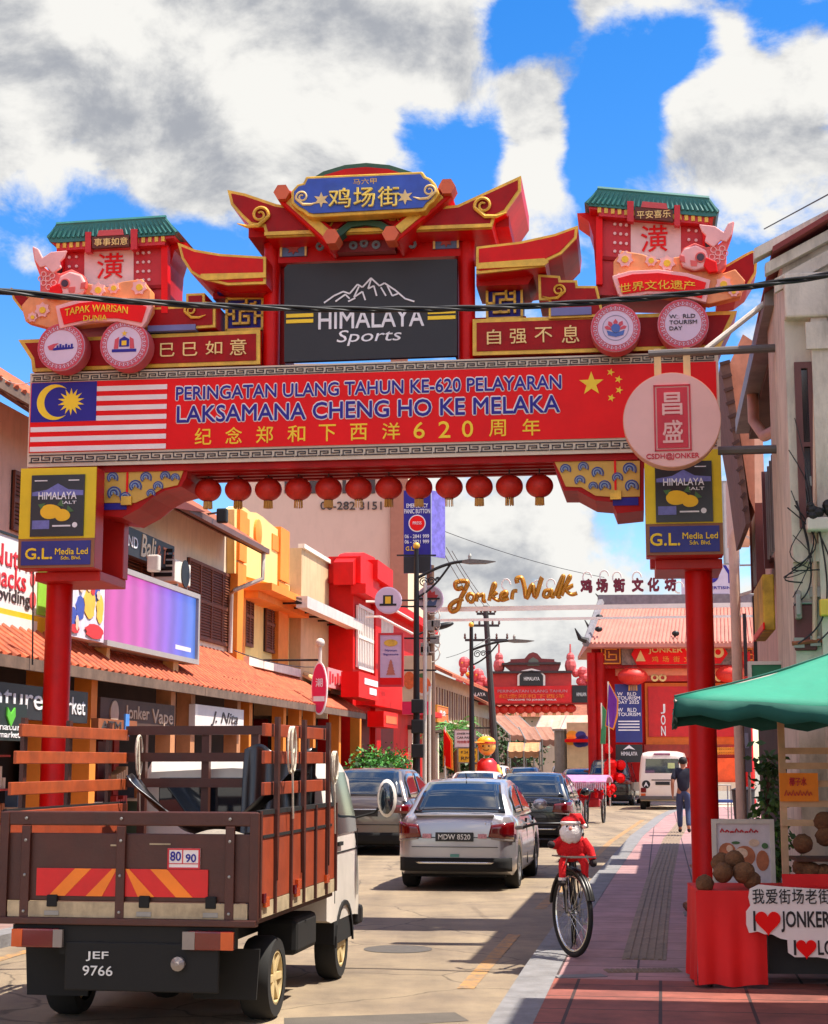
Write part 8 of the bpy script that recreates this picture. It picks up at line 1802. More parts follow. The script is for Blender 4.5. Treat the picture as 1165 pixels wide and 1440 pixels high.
# ------------------------------------------------------------------ brown lorry in the foreground
BRW = M('lorry_shaded_brown', (76, 34, 22), .5, var=.3, scale=3, grime=.35, bump=.1); BRS = M('lorry_sunlit_orange', (158, 66, 34), .5, var=.28, scale=3, grime=.3, bump=.1); RAILO = M('rail_orange', (170, 76, 32), .55, var=.35, scale=5, grime=.4)  # one brown paint: dark copy as shaded rear, orange copy as sunlit side
CHB = M('chassis_black', (15, 14, 13), .8, var=.3); STRP = M('worn_cream_strip', (186, 166, 132), .7, var=.35, scale=6, grime=.5); CABW = M('cab_white', (226, 218, 206), .35, var=.1, coat=.4, grime=.12)
lr = thing('lorry', 'brown wooden sided lorry with slatted rails and a white cab, driving away at lower left', 'lorry', (-1.84, 10.76, 0), -R(9.3)); T = wmat(lr)
def lb(name, mat, x0, x1, y0, y1, z0, z1, par=None, **kw): return MB(T).bx(x0, x1, y0, y1, z0, z1).build(name, mat, par or lr, **kw)
BW, BL_ = .86, 2.35
lb('bed_floor', WOODD, -BW+.02, BW-.02, .03, BL_, .70, .76)
tg = lb('tailgate', BRW, -BW+.04, BW-.04, -.0, .035, .835, 1.265, bevel=.006)
lb('top_rail', BRW, -BW, BW, -.02, .05, 1.315, 1.405, tg, bevel=.008)
for x in (-BW+.02, -.69, -.045, .68, BW-.02): lb('post', BRW, x-.03, x+.03, -.03, -.002, .72, 1.314 if abs(x) < .8 else 1.40, tg, bevel=.004)
lb('cream_sill', STRP, -BW+.06, BW-.06, -.025, -.001, .735, .832, tg); lb('rear_beam', BRW, -BW, BW, -.05, .03, .69, .733, bevel=.006)
mb = MB(T); mb.bx(-.12, -.02, -.012, 0, 1.185, 1.195); mb.bx(.14, .28, -.006, 0, 1.195, 1.205); mb.build('scratch_marks', STRP, tg)

for x in (-.5, .12, .56): lb('latch', CHB, x-.035, x+.035, -.034, -.001, .80, .875, tg, bevel=.006); lb('hinge', STEEL, x-.05, x+.05, -.03, -.0255, .745, .775, tg, bevel=.004)
for x in (-.69, -.045, .68):
    for z in (.77, 1.0, 1.22, 1.36): MB(T).lathe([(.011, 0), (.009, .007), (.001, .009)], (x, -.03, z), (0, -1, 0), 8).build('bolt', STEEL, tg)
# chevron boards
def chev(x0, x1, dirn):
    o = lb('reflector_board', M('chevron_red', (214, 14, 20), .35), x0, x1, -.012, -.001, .868, 1.042, tg); w = x1-x0; mb = MB(T); h = .174
    for u in (.16, .62):
        q = [(x0+w*u, .868), (x0+w*(u+.20), .868), (x0+w*(u+.20)+dirn*h*1.0, 1.042), (x0+w*u+dirn*h*1.0, 1.042)]
        q = [(min(max(a, x0), x1), b) for a, b in q]; mb.prism(q, -.0155, -.0122)
    mb.build('orange_stripes', M('chevron_orange', (250, 130, 20), .35), o)
chev(-.615, -.07, 1); chev(-.015, .535, -1)
st = lb('speed_sticker', WHITE, .265, .48, -.012, -.001, 1.045, 1.175, tg); mb = MB(T); [mb.bx(a, b, -.0155, -.0121, c, d) for a, b, c, d in ((.265, .48, 1.165, 1.175), (.265, .48, 1.045, 1.055), (.265, .275, 1.055, 1.165), (.47, .48, 1.055, 1.165), (.362, .368, 1.08, 1.165), (.275, .47, 1.076, 1.081))]; mb.build('red_border', RL, st)
add_text(MB(T), '80', .282, .355, 1.095, 1.155, -.0122, .003, bold=.05).build('lettering', BLUE, st, recalc=False); add_text(MB(T), '90', .385, .455, 1.088, 1.14, -.0122, .003, bold=.05).build('lettering', BLUE, st, recalc=False)
# sides
for s_ in (-1, 1):
    mat = BRS
    o = lb('side_panel', mat, *(sorted((s_*BW, s_*(BW-.03)))), .0, BL_, .835, 1.40, bevel=.004)
    lb('side_strip', STRP, *(sorted((s_*(BW+.002), s_*(BW-.03)))), .02, BL_, .735, .832, o)
    for y in (.02, .42, .86, 1.25, 1.62, 2.0, 2.33): lb('rib', BRW, *sorted((s_*BW, s_*(BW+.018))), y-.018, y+.018, .74, 1.41, o)
    mb = MB(T); mb.bx(*sorted((s_*(BW+.001), s_*(BW+.006))), .1, 2.2, 1.235, 1.255); mb.bx(*sorted((s_*(BW-.02), s_*(BW+.008))), 0, BL_, 1.385, 1.415); mb.build('gap_line', CHB, o)
    if s_ > 0:
        mb = MB(T); [mb.bx(BW+.002, BW+.022, y, y+.11, .80+.06*k, .86+.06*k) for k, y in ((0, .12), (0, .98), (.9, 1.02), (.4, 1.95))]; mb.build('side_reflector', ALAMP, o); mb = MB(T); [mb.bx(BW+.002, BW+.022, y, y+.07, .80+.06*k, .86+.06*k) for k, y in ((.5, .07), (.4, .92))]; mb.build('red_reflector', TLAMP, o)
    # stake rails
    for j, z in enumerate((1.93, 1.75, 1.545)):
        y0 = .22 if s_ > 0 else .0+.12*(2-j)*.6
        o2 = lb('rail', RAILO if s_ < 0 else BRS, *(sorted((s_*(BW-.02), s_*(BW-.045)))), y0, 2.2 if s_ > 0 else 2.3, z-.04, z+.045, bevel=.004)
    for y in ((.42, 1.2, 2.02) if s_ > 0 else (.32, 1.15, 2.0)):
        mb = MB(T); xx = s_*(BW+.012); mb.add([(xx-.014, y-.03, 2.02), (xx+.014, y-.03, 2.02), (xx+.014, y+.03, 2.02), (xx-.014, y+.03, 2.02), (xx-.014, y-.03, 1.25), (xx+.014, y-.03, 1.25), (xx+.014, y+.03, 1.25), (xx-.014, y+.03, 1.25), (xx-.014, y-.006, .95), (xx+.014, y-.006, .95), (xx+.014, y+.006, .95), (xx-.014, y+.006, .95)], [(0,1,2,3), (0,4,5,1), (1,5,6,2), (2,6,7,3), (3,7,4,0), (4,8,9,5), (5,9,10,6), (6,10,11,7), (7,11,8,4), (8,11,10,9)]); mb.build('stake', BRW, lr)
# head board
for x in (-.70, -.18, .22, .62): lb('headboard_post', BRW, x-.03, x+.03, BL_-.06, BL_, .76, 2.0)
for z in (1.97, 1.76, 1.56): lb('headboard_rail', BRW, -BW+.03, BW-.03, BL_-.085, BL_-.061, z-.035, z+.035)
# ropes hanging on the rails
r_ = random.Random(6)
for (x, y, z, n) in ((BW+.03, .72, 1.96, 3), (BW+.03, 2.1, 1.80, 3), (-.71, BL_-.12, 1.93, 2)):
    mb = MB(T)
    for k in range(n):
        w = r_.uniform(.04, .09); h = r_.uniform(.18, .34); ox = r_.uniform(-.03, .03); mb.tube([(x+.012*k, y+ox+w*math.sin(2*math.pi*i/16), z-h/2+h/2*math.cos(2*math.pi*i/16)) for i in range(17)], .008, 6)
    mb.tube([(x, y, z), (x+.02, y-.02, z-.3), (x+.01, y+.05, z-.62)], .007, 6)
    mb.build('rope_coil', M('white_rope', (206, 196, 176), .85, var=.2, scale=12), lr)
# chassis, lamps, plate
lb('chassis_beam', CHB, -.45, -.35, .0, 3.2, .50, .69); lb('chassis_beam', CHB, .35, .45, .0, 3.2, .50, .69); lb('rear_crossmember', CHB, -.76, .72, -.02, .06, .55, .685)
pp = lb('plate_panel', CHB, -.40, .62, -.03, .0, .28, .585, bevel=.01)
add_text(MB(T), 'JEF', -.255, -.105, .465, .525, -.032, .004, bold=.02).build('lettering', PTXT, pp, recalc=False); add_text(MB(T), '9766', -.275, -.075, .375, .437, -.032, .004, bold=.02).build('lettering', PTXT, pp, recalc=False)
for s_, x0 in ((-1, -.73), (1, .42)):
    o = lb('tail_lamp', TLAMP, x0, x0+.30, -.06, -.02, .545, .665, bevel=.012); xa = x0+.20 if s_ < 0 else x0; lb('reverse_lamp', CLAMP_, xa+.06 if s_ < 0 else xa-.03, xa+.12 if s_ < 0 else xa+.05, -.066, -.03, .55, .66, o); lb('indicator_lamp', ALAMP, *( (x0-.02, x0+.05) if s_ < 0 else (x0+.22, x0+.30)), -.066, -.03, .55, .66, o)
for s_ in (-1, 1): o = MB(T).prism([(s_*.36, .20), (s_*.78, .20), (s_*.80, .52), (s_*.36, .52)], .30, .32).build('mudguard', CHB, lr)
MB(T).tube([(.40, .9, .34), (.42, .25, .36), (.44, -.02, .35)], .035, 10).build('exhaust_pipe', STEEL, lr, smooth=50)
MB(T).lathe([(.045, 0), (.045, .03), (.01, .05)], (.36, -.03, .46), (0, -1, 0), 14).build('round_reflector', CLAMP_, lr)
CREW = M('cream_wheel', (206, 182, 132), .5, var=.2, grime=.25)
for s_ in (-1, 1):
    wheel(lr, s_*.68, .86, .275, .2, s_, 6, CREW); wheel(lr, s_*.70, 2.98, .275, .17, s_, 6, CREW)
MB(T).tube([(-.6, .86, .28), (.6, .86, .28)], .06, 10).build('rear_axle', CHB, lr); MB(T).ball((0, .86, .28), .16, 12, 8).build('differential', CHB, lr)
lb('fuel_tank', CHB, .50, .80, 1.35, 2.0, .36, .62, bevel=.04); lb('battery_box', CHB, -.80, -.5, 1.4, 2.0, .36, .64, bevel=.03)
# cab
rings = []
for y, zb, zt_, w in ((2.44, .50, 1.66, .97), (2.50, .48, 1.74, 1), (2.7, .48, 1.77, 1), (3.2, .48, 1.77, 1), (3.42, .47, 1.70, 1), (3.62, .45, 1.30, .99), (3.72, .44, 1.05, .97), (3.76, .44, .80, .95), (3.76, .44, .60, .94)):
    hwc = .80*w; h = zt_-zb; hf = [(hwc, zb), (hwc, zb+h*.3), (hwc, zb+h*.52), (hwc*.93, zb+h*.90), (hwc*.86, zb+h*.985), (0, zt_+.015)]; rings.append([(a, y, b) for a, b in hf]+[(-a, y, b) for a, b in hf[-2::-1]])
cab = MB(T).loft(rings).build('cab', CABW, lr, smooth=35)
MB(T).bx(-.60, .60, 2.425, 2.445, 1.28, 1.60).build('rear_window', CGL, cab, bevel=.02)
for s_ in (-1, 1):
    def fn(u, v): y = 2.66+.80*u-.04*v; y2 = min(y, 3.52-.34*v); z = 1.15+.49*v; return (s_*(.802-.056*max(0, (z-1.2))/.5+.006), y2, z)
    o = MB(T).patch(fn, 8, 4).build('side_window', CGL, cab); q = o.modifiers.new('thick', 'SOLIDIFY'); q.thickness = .01
    mb = MB(T); [mb.bx(*sorted((s_*.800, s_*.804)), y-.006, y+.006, .62, 1.17) for y in (2.62, 3.52)]; mb.bx(*sorted((s_*.800, s_*.804)), 2.62, 3.52, 1.0, 1.012); mb.build('door_seam', CHB, cab); MB(T).bx(*sorted((s_*.80, s_*.82)), 2.7, 2.86, 1.06, 1.09).build('door_handle', CHB, cab)
    rr = []
    for k in range(13): a = math.pi*k/12; rr.append((2.98+.345*math.cos(a), .275+.345*math.sin(a)))
    MB(T).add([(s_*(.795), y, z) for y, z in rr]+[(s_*.815, y, z) for y, z in rr]+[(s_*.795, 2.98+(y-2.98)*.9, .275+(z-.275)*.9) for y, z in rr]+[(s_*.815, 2.98+(y-2.98)*.9, .275+(z-.275)*.9) for y, z in rr], [(k, k+1, k+14, k+13) for k in range(12)]+[(k+13, k+14, k+40, k+39) for k in range(12)]).build('wheel_arch', CHB, cab)
    MB(T).bx(*sorted((s_*.5, s_*.797)), 2.62, 3.34, .3, .60).build('arch_liner', HUBD, cab)
    c = V((s_*1.06, 3.50, 1.42)); mb = MB(T); mb.ball(c, (.085, .05, .16), 12, 9); o = mb.build('wing_mirror', CABW, cab, smooth=60); MB(T).ball(c-V((0, .022, 0)), (.068, .035, .135), 12, 8).build('mirror_glass', CGL, o, smooth=60); MB(T).tube([(s_*.76, 3.52, 1.25), (s_*.95, 3.54, 1.3), c], .012, 6).build('mirror_arm', CHB, o)
lb('front_bumper', CHB, -.80, .80, 3.60, 3.82, .36, .52, cab, bevel=.03)
# black sheet slung across the bed
t = thing('plastic_sheet', 'black plastic sheet slung loosely across the front of the lorry bed', 'sheet', T @ V((0, 2.1, 1.3)))
def fs(u, v):
    x = -.66+1.4*u; sag = .52*(1-(2*u-.85)**2)**1 if abs(2*u-.85) < 1 else 0; z = 1.70-.12*u-sag+.16*v*(1-abs(u-.5)); y = 2.14-.30*v+.05*math.sin(u*9+v*4); return (x, y, z+.02*math.sin(u*21+v*11))
o = MB(T).patch(fs, 40, 8).build('sheet', M('black_plastic', (14, 14, 16), .3, var=.2, spec=.7), t, smooth=80); q = o.modifiers.new('thick', 'SOLIDIFY'); q.thickness = .008
def fs2(u, v): x = .22+.56*u; return (x, 2.0-.1*v+.04*math.sin(u*13), 1.82-.04*u-.62*v+.05*math.sin(u*8+v*5))
o = MB(T).patch(fs2, 16, 16).build('sheet_corner', MATS['black_plastic'], t, smooth=80); q = o.modifiers.new('thick', 'SOLIDIFY'); q.thickness = .01
t = thing('cargo_sack', 'grey cloth sack lying in the lorry bed under the black sheet', 'sack', T @ V((.0, 1.6, .76))); MB(T).ball((.1, 1.5, .98), (.6, .4, .24), 20, 12, fn=lambda d: 1+.08*math.sin(7*d.x+5*d.y)).build('sack', M('sack_grey', (150, 140, 126), .9, var=.3, bump=.3), t, smooth=60); MB(T).tube([(.55, 1.4, 1.0), (.66, 1.38, 1.06), (.7, 1.4, 1.1)], [.06, .03, .05], 8).build('tied_neck', MATS['sack_grey'], t)
# ------------------------------------------------------------------ bicycle and doll
p = gnd(806, 1346, .12); 
bk = thing('bicycle', 'black bicycle parked on the kerb facing the viewer with its front wheel turned', 'bicycle', p, R(-6)); T = wmat(bk)
BIK = M('bicycle_black', (26, 25, 26), .4, .3, var=.2); RW = .335
def bwheel(c, yaw, name='wheel'):
    Rt = Matrix.Translation(c) @ Matrix.Rotation(yaw, 4, 'Z'); mb = MB(T @ Rt); mb.tube([(0, RW*math.cos(a), RW*math.sin(a)) for a in [2*math.pi*k/48 for k in range(48)]], .021, 10, close=True); o = mb.build(name, TYRE, bk, smooth=60)
    mb = MB(T @ Rt); mb.tube([(0, (RW-.03)*math.cos(a), (RW-.03)*math.sin(a)) for a in [2*math.pi*k/48 for k in range(48)]], .010, 6, close=True)
    for k in range(28): a = 2*math.pi*k/28; s_ = .025 if k % 2 else -.025; b_ = a+(.5 if (k//2) % 2 else -.5); mb.tube([(s_, .02*math.cos(b_), .02*math.sin(b_)), (0, (RW-.03)*math.cos(a), (RW-.03)*math.sin(a))], .0016, 4)
    mb.lathe([(.022, -.035), (.012, -.02), (.012, .02), (.022, .035)], (0, 0, 0), (1, 0, 0), 12); mb.build('rim', CHR, o)
    return Rt
fw = V((0, 0, RW+.02)); yaw = R(27)
Rt = bwheel(fw, yaw); bwheel(V((0, 1.02, RW+.02)), 0)
# fork, fender, steerer turn with the wheel (forward is -y)
mb = MB(T @ Rt); top = V((0, .20, .62))
for s_ in (-1, 1): mb.tube([(s_*.05, 0, 0), (s_*.05, .04, .15), (s_*.045, .13, .42)], .012, 8)
mb.tube([(-.05, .13, .42), (.05, .13, .42)], .018, 8); mb.tube([(0, .13, .42), (0, .22, .68)], .018, 8)
mb.tube([(0, .22, .68), (0, .16, .72)], .016, 8); mb.tube([(-.30, .30, .70), (-.24, .20, .73), (-.1, .15, .73), (.1, .15, .73), (.24, .20, .73), (.30, .30, .70)], .012, 8); mb.build('fork_and_handlebar', BIK, bk, smooth=60)
mb = MB(T @ Rt); [mb.tube([(s_*.30, .30, .70), (s_*.31, .42, .69)], .018, 8) for s_ in (-1, 1)]; mb.build('grips', M('grip_grey', (110, 106, 104), .7), bk)
mb = MB(T @ Rt); 
for s_ in (-.025, 0, .025): mb.tube([(s_, (RW+.035-abs(s_)*.3)*math.cos(a), (RW+.035-abs(s_)*.3)*math.sin(a)) for a in [R(10+ 150*k/24) for k in range(25)]], .013, 6)
mb.build('front_mudguard', M('mudguard_dark', (44, 42, 40), .35, .4), bk, smooth=60)
mb = MB(T @ Rt); [mb.tube([(s_*.05, 0, 0), (s_*.11, -.10, .40), (s_*.11, -.14, .46)], .006, 6) for s_ in (-1, 1)]; [mb.bar((-.13, y, .47), (.13, y, .47), .012) for y in (-.22, -.14, -.06, .02, .10)]; mb.bar((-.12, -.24, .47), (-.12, .12, .47), .012); mb.bar((.12, -.24, .47), (.12, .12, .47), .012); mb.build('front_rack', STEEL, bk)
hd_ = (Rt @ V((0, .21, .62))); hd2 = Rt @ V((0, .16, .50)); st_ = V((0, .75, .92)); bb = V((0, .60, .34)); ra = V((0, 1.02, RW+.02))
mb = MB(T); mb.tube([hd_, st_+V((0, -.02, -.14))], .016, 8); mb.tube([hd2, bb], .018, 8); mb.tube([bb, st_], .016, 8); [mb.tube([bb+V((s_*.03, 0, 0)), ra+V((s_*.06, 0, 0))], .010, 6) for s_ in (-1, 1)]; [mb.tube([st_+V((s_*.02, 0, -.16)), ra+V((s_*.06, 0, 0))], .008, 6) for s_ in (-1, 1)]; mb.build('frame', BIK, bk, smooth=60)
mb = MB(T); mb.loft([[(w, y, st_.z+.04+h), (-w, y, st_.z+.04+h), (-w*.8, y, st_.z-.02), (w*.8, y, st_.z-.02)] for y, w, h in ((.60, .03, 0), (.72, .05, .01), (.86, .11, .02), (.93, .09, .0))]); mb.build('saddle', BIK, bk, smooth=50, bevel=.01)
mb = MB(T); mb.lathe([(.09, -.006), (.09, .006)], bb+V((.06, 0, 0)), (1, 0, 0), 20); mb.tube([bb+V((.08, 0, 0)), bb+V((.09, -.12, -.11))], .01, 6); mb.tube([bb+V((-.08, 0, 0)), bb+V((-.09, .12, .11))], .01, 6); mb.box(bb+V((.13, -.12, -.11)), (.09, .06, .02)); mb.box(bb+V((-.13, .12, .11)), (.09, .06, .02)); mb.build('cranks_and_pedals', STEEL, bk); MB(T).tube([(.02, .95, .3), (.12, .85, .0)], .01, 6).build('stand', STEEL, bk)
mb = MB(T); mb.tube([(-.12, .98, .72), (.12, .98, .72), (.12, 1.3, .72), (-.12, 1.3, .72)], .008, 6, close=True); mb.tube([(.1, 1.2, .72), ra+V((.05, 0, 0))], .006, 6); mb.tube([(-.1, 1.2, .72), ra+V((-.05, 0, 0))], .006, 6); mb.build('rear_rack', STEEL, bk)
# plush doll riding on the front rack
dl = thing('plush_doll', 'red plush doll with a bushy white beard riding on the bicycle front rack', 'doll', T @ Rt @ V((0, -.02, .43)), R(-6)); D = wmat(dl) @ Matrix.Scale(.76, 4)
PLR_ = M('plush_red', (214, 20, 26), .95, var=.2, scale=8, bump=.5, bscale=60); PLW_ = M('plush_white', (236, 226, 218), .95, var=.08, bump=.6, bscale=50); SKN_ = M('plush_skin', (236, 190, 160), .9)
body = MB(D); body.ball((.0, .0, .14), (.18, .12, .15), 20, 14, fn=lambda d: 1+.05*math.sin(9*d.x+4*d.z)*math.cos(7*d.y)); body.build('body', PLR_, dl, smooth=70)
mb = MB(D); mb.tube([(-.11, -.02, .22), (-.19, -.06, .17), (-.22, -.12, .18)], [.055, .05, .042], 10); mb.tube([(.11, -.02, .22), (.19, -.04, .12), (.22, -.07, .02)], [.055, .05, .042], 10); mb.build('arms', PLR_, dl, smooth=70)
mb = MB(D); mb.tube([(-.08, -.06, .05), (-.11, -.14, -.03), (-.115, -.15, -.20)], [.05, .045, .035], 10); mb.tube([(.09, -.06, .05), (.13, -.13, -.03), (.135, -.14, -.20)], [.05, .045, .035], 10); mb.build('legs', PLR_, dl, smooth=70)
mb = MB(D); [mb.ball((x, -.15, -.23), (.045, .06, .035), 10, 8) for x in (-.115, .135)]; mb.ball((-.23, -.14, .18), .042, 10, 8); mb.ball((.225, -.08, -.02), .042, 10, 8); mb.build('shoes_and_mittens', M('plush_black', (40, 30, 30), .9), dl, smooth=70)
mb = MB(D); [mb.lathe([(.042, 0), (.046, .03)], (x, -.147, -.20), n=12) for x in (-.115, .135)]; mb.build('cuffs', PLW_, dl)
MB(D).ball((-.02, -.04, .36), (.10, .095, .10), 18, 12).build('head', SKN_, dl, smooth=70)
MB(D).ball((-.015, -.085, .30), (.125, .075, .115), 20, 12, fn=lambda d: 1+.05*math.sin(11*d.x)*math.sin(9*d.z)).build('beard', PLW_, dl, smooth=70)
mb = MB(D); mb.ball((-.02, -.03, .425), (.105, .10, .065), 18, 10); mb.tube([(.0, -.01, .45), (.08, .03, .47), (.13, .05, .40)], [.07, .045, .02], 10); mb.build('hat', PLR_, dl, smooth=70); mb = MB(D); mb.lathe([(.105, 0), (.115, .018), (.105, .036)], (-.02, -.035, .395), n=22); mb.ball((.135, .05, .375), .03, 10, 8); mb.build('hat_trim', PLW_, dl, smooth=70)
mb = MB(D); mb.ball((-.055, -.128, .375), .013, 8, 6); mb.ball((.02, -.128, .375), .013, 8, 6); mb.build('eyes', IRON, dl); mb = MB(D); mb.ball((-.018, -.145, .355), .022, 10, 8); mb.build('nose', M('plush_pink', (226, 140, 120), .8), dl, smooth=70)

# ------------------------------------------------------------------ people
SKIN = M('skin', (176, 120, 90), .6, var=.1, scale=8); HAIR = M('black_hair', (24, 20, 18), .7)
def skinmesh(name, mat, par, V_, E_, R__, sub=2):
    me = bpy.data.meshes.new(name); me.from_pydata([tuple(v) for v in V_], E_, []); me.materials.append(mat)
    o = bpy.data.objects.new(name, me); COL.objects.link(o); o.parent = par; WM[o.name] = wmat(par)
    bm = bmesh.new(); bm.from_mesh(me); ly = bm.verts.layers.skin.verify()
    for v, r_ in zip(bm.verts, R__): v[ly].radius = (r_, r_) if not isinstance(r_, tuple) else r_
    bm.verts.ensure_lookup_table(); bm.verts[0][ly].use_root = True; bm.to_mesh(me); bm.free()
    s_ = o.modifiers.new('skin', 'SKIN'); s_.use_smooth_shade = True; u = o.modifiers.new('sub', 'SUBSURF'); u.levels = u.render_levels = sub
    return o
def figure(par, J, shirt, trousers, shoes, sleeve=.55, bare_legs=False):
    """J: joint positions in the figure's own space (x right, y ahead of the figure, z up)"""
    names = ['pelvis', 'waist', 'chest', 'neck0', 'neck', 'skull', 'crown']; Vv = [J[n] for n in names]; Rr = [.125, .115, .135, .06, .055, .095, .07]; E = [(i, i+1) for i in range(6)]
    for s_ in ('L', 'R'):
        i = len(Vv); Vv += [J['sh'+s_], J['el'+s_], J['wr'+s_], J['ha'+s_]]; Rr += [.062, .045, .034, .03]; E += [(2, i), (i, i+1), (i+1, i+2), (i+2, i+3)]
        h = J['ha'+s_]; d = (h-J['wr'+s_]).normalized(); sd_ = d.cross(V((0, 1, 0))).normalized() if abs(d.y) < .9 else V((1, 0, 0))
        for k in range(4):
            a = h+d*.03+V((0, 1, 0))*(.022*(k-1.5)); b = a+d*(.045+.008*(1.5-abs(k-1.5)))+sd_*.008; j = len(Vv); Vv += [a, b]; Rr += [.010, .008]; E += [(i+3, j), (j, j+1)]
        a = h+V((0, .035, 0)); j = len(Vv); Vv += [a, a+d*.03+V((0, .02, 0))]; Rr += [.011, .009]; E += [(i+3, j), (j, j+1)]
        i = len(Vv); Vv += [J['hip'+s_], J['kn'+s_], J['an'+s_], J['toe'+s_]]; Rr += [.09, .062, .042, .035]; E += [(0, i), (i, i+1), (i+1, i+2), (i+2, i+3)]
    b = skinmesh('body', SKIN, par, Vv, E, Rr)
    def cl(name, mat, chain, rad, ed): skinmesh(name, mat, par, chain, ed, rad)
    m = lambda a, b_, u: J[a]+(J[b_]-J[a])*u
    cl('shirt', shirt, [J['pelvis']-V((0, 0, .06)), J['waist'], J['chest'], J['neck0']-V((0, 0, .02)), J['shL'], m('shL', 'elL', sleeve*1.5), J['shR'], m('shR', 'elR', sleeve*1.5)], [.155, .145, .155, .075, .08, .066, .08, .066], [(0, 1), (1, 2), (2, 3), (2, 4), (4, 5), (2, 6), (6, 7)])
    e_ = .96 if not bare_legs else .5
    cl('trousers', trousers, [J['pelvis'], J['waist']-V((0, 0, .04)), J['hipL'], J['knL'], m('knL', 'anL', e_ if not bare_legs else .05), J['hipR'], J['knR'], m('knR', 'anR', e_ if not bare_legs else .05)], [.14, .13, .108, .08, .062, .108, .08, .062], [(0, 1), (0, 2), (2, 3), (3, 4), (0, 5), (5, 6), (6, 7)])
    for s_ in ('L', 'R'): cl('shoe', shoes, [J['an'+s_]-V((0, .02, .03)), m('an'+s_, 'toe'+s_, .5)-V((0, 0, .02)), J['toe'+s_]+V((0, .02, -.005))], [.05, .045, .038], [(0, 1), (1, 2)])
    hp = J['skull']; mb = MB(wmat(par)); mb.ball(hp+V((0, -.012, .035)), (.098, .108, .098), 16, 12); mb.build('hair', HAIR, par, smooth=70)
    mb = MB(wmat(par)); [mb.ball(hp+V((s_*.098, -.005, -.02)), (.014, .028, .034), 8, 6) for s_ in (-1, 1)]; mb.ball(hp+V((0, .108, -.025)), (.015, .02, .024), 8, 6); mb.build('ears_and_nose', SKIN, par, smooth=70)
    mb = MB(wmat(par)); [mb.ball(hp+V((s_*.035, .096, .005)), (.012, .008, .008), 8, 6) for s_ in (-1, 1)]; mb.ball(hp+V((0, .09, -.062)), (.025, .012, .006), 8, 6); mb.build('eyes_and_mouth', HAIR, par, smooth=70)
    return b
def stand(step=.0):
    return dict(pelvis=V((0, 0, .95)), waist=V((0, 0, 1.08)), chest=V((0, .01, 1.30)), neck0=V((0, 0, 1.45)), neck=V((0, .01, 1.50)), skull=V((0, .02, 1.60)), crown=V((0, .01, 1.66)),
        shL=V((-.18, 0, 1.40)), elL=V((-.25, -.05-step*.4, 1.13)), wrL=V((-.25, .05-step*.5, .90)), haL=V((-.25, .07-step*.5, .84)), shR=V((.18, 0, 1.40)), elR=V((.25, -.05+step*.3, 1.13)), wrR=V((.25, .08+step*.5, .91)), haR=V((.25, .10+step*.5, .85)),
        hipL=V((-.09, 0, .90)), knL=V((-.10, .05+step*.6, .50)), anL=V((-.10, step, .085)), toeL=V((-.11, .15+step, .04)), hipR=V((.09, 0, .90)), knR=V((.10, .06-step*.3, .50)), anR=V((.10, -step, .10+step*.12)), toeR=V((.11, .14-step, .04)))
NAVY = M('navy_shirt', (34, 36, 52), .9, var=.2, scale=6, bump=.2); JEAN = M('blue_jeans', (62, 76, 110), .9, var=.25, scale=6, bump=.2); SHOE = M('dark_shoes', (30, 28, 28), .7)
g_ = gnd(963, 1171, .12); pw = thing('person', 'person in navy shirt and blue jeans walking away on the pavement beside the pillar', 'person', g_, -R(10)); figure(pw, stand(.16), NAVY, JEAN, SHOE)
sq = dict(pelvis=V((0, 0, .30)), waist=V((0, .05, .40)), chest=V((0, .14, .58)), neck0=V((0, .18, .70)), neck=V((0, .19, .74)), skull=V((0, .22, .82)), crown=V((0, .22, .87)),
    shL=V((-.17, .14, .66)), elL=V((-.24, .26, .46)), wrL=V((-.14, .42, .46)), haL=V((-.10, .46, .46)), shR=V((.17, .14, .66)), elR=V((.24, .26, .46)), wrR=V((.12, .42, .48)), haR=V((.08, .46, .48)),
    hipL=V((-.10, .02, .30)), knL=V((-.18, .36, .46)), anL=V((-.16, .48, .09)), toeL=V((-.17, .62, .04)), hipR=V((.10, .02, .30)), knR=V((.18, .38, .44)), anR=V((.14, .46, .09)), toeR=V((.15, .60, .04)))
g2 = V((3.58, 18.35, .12)); ps = thing('person', 'person in sandals crouching on a low stool behind the right pillar, one foot showing', 'person', g2, R(88)); figure(ps, sq, M('maroon_shirt', (110, 40, 44), .9, var=.2), M('grey_shorts', (90, 84, 84), .9, var=.2), M('brown_sandals', (110, 74, 56), .8), bare_legs=True)
t = thing('low_stool', 'low dark stool under the crouching person behind the pillar', 'stool', g2, R(88)); MB(wmat(t)).bx(-.16, .16, -.16, .12, .13, .17).build('seat', WOODD, t, bevel=.01); [MB(wmat(t)).bx(x-.02, x+.02, y-.02, y+.02, 0, .13).build('leg', WOODD, t) for x in (-.13, .13) for y in (-.13, .09)]

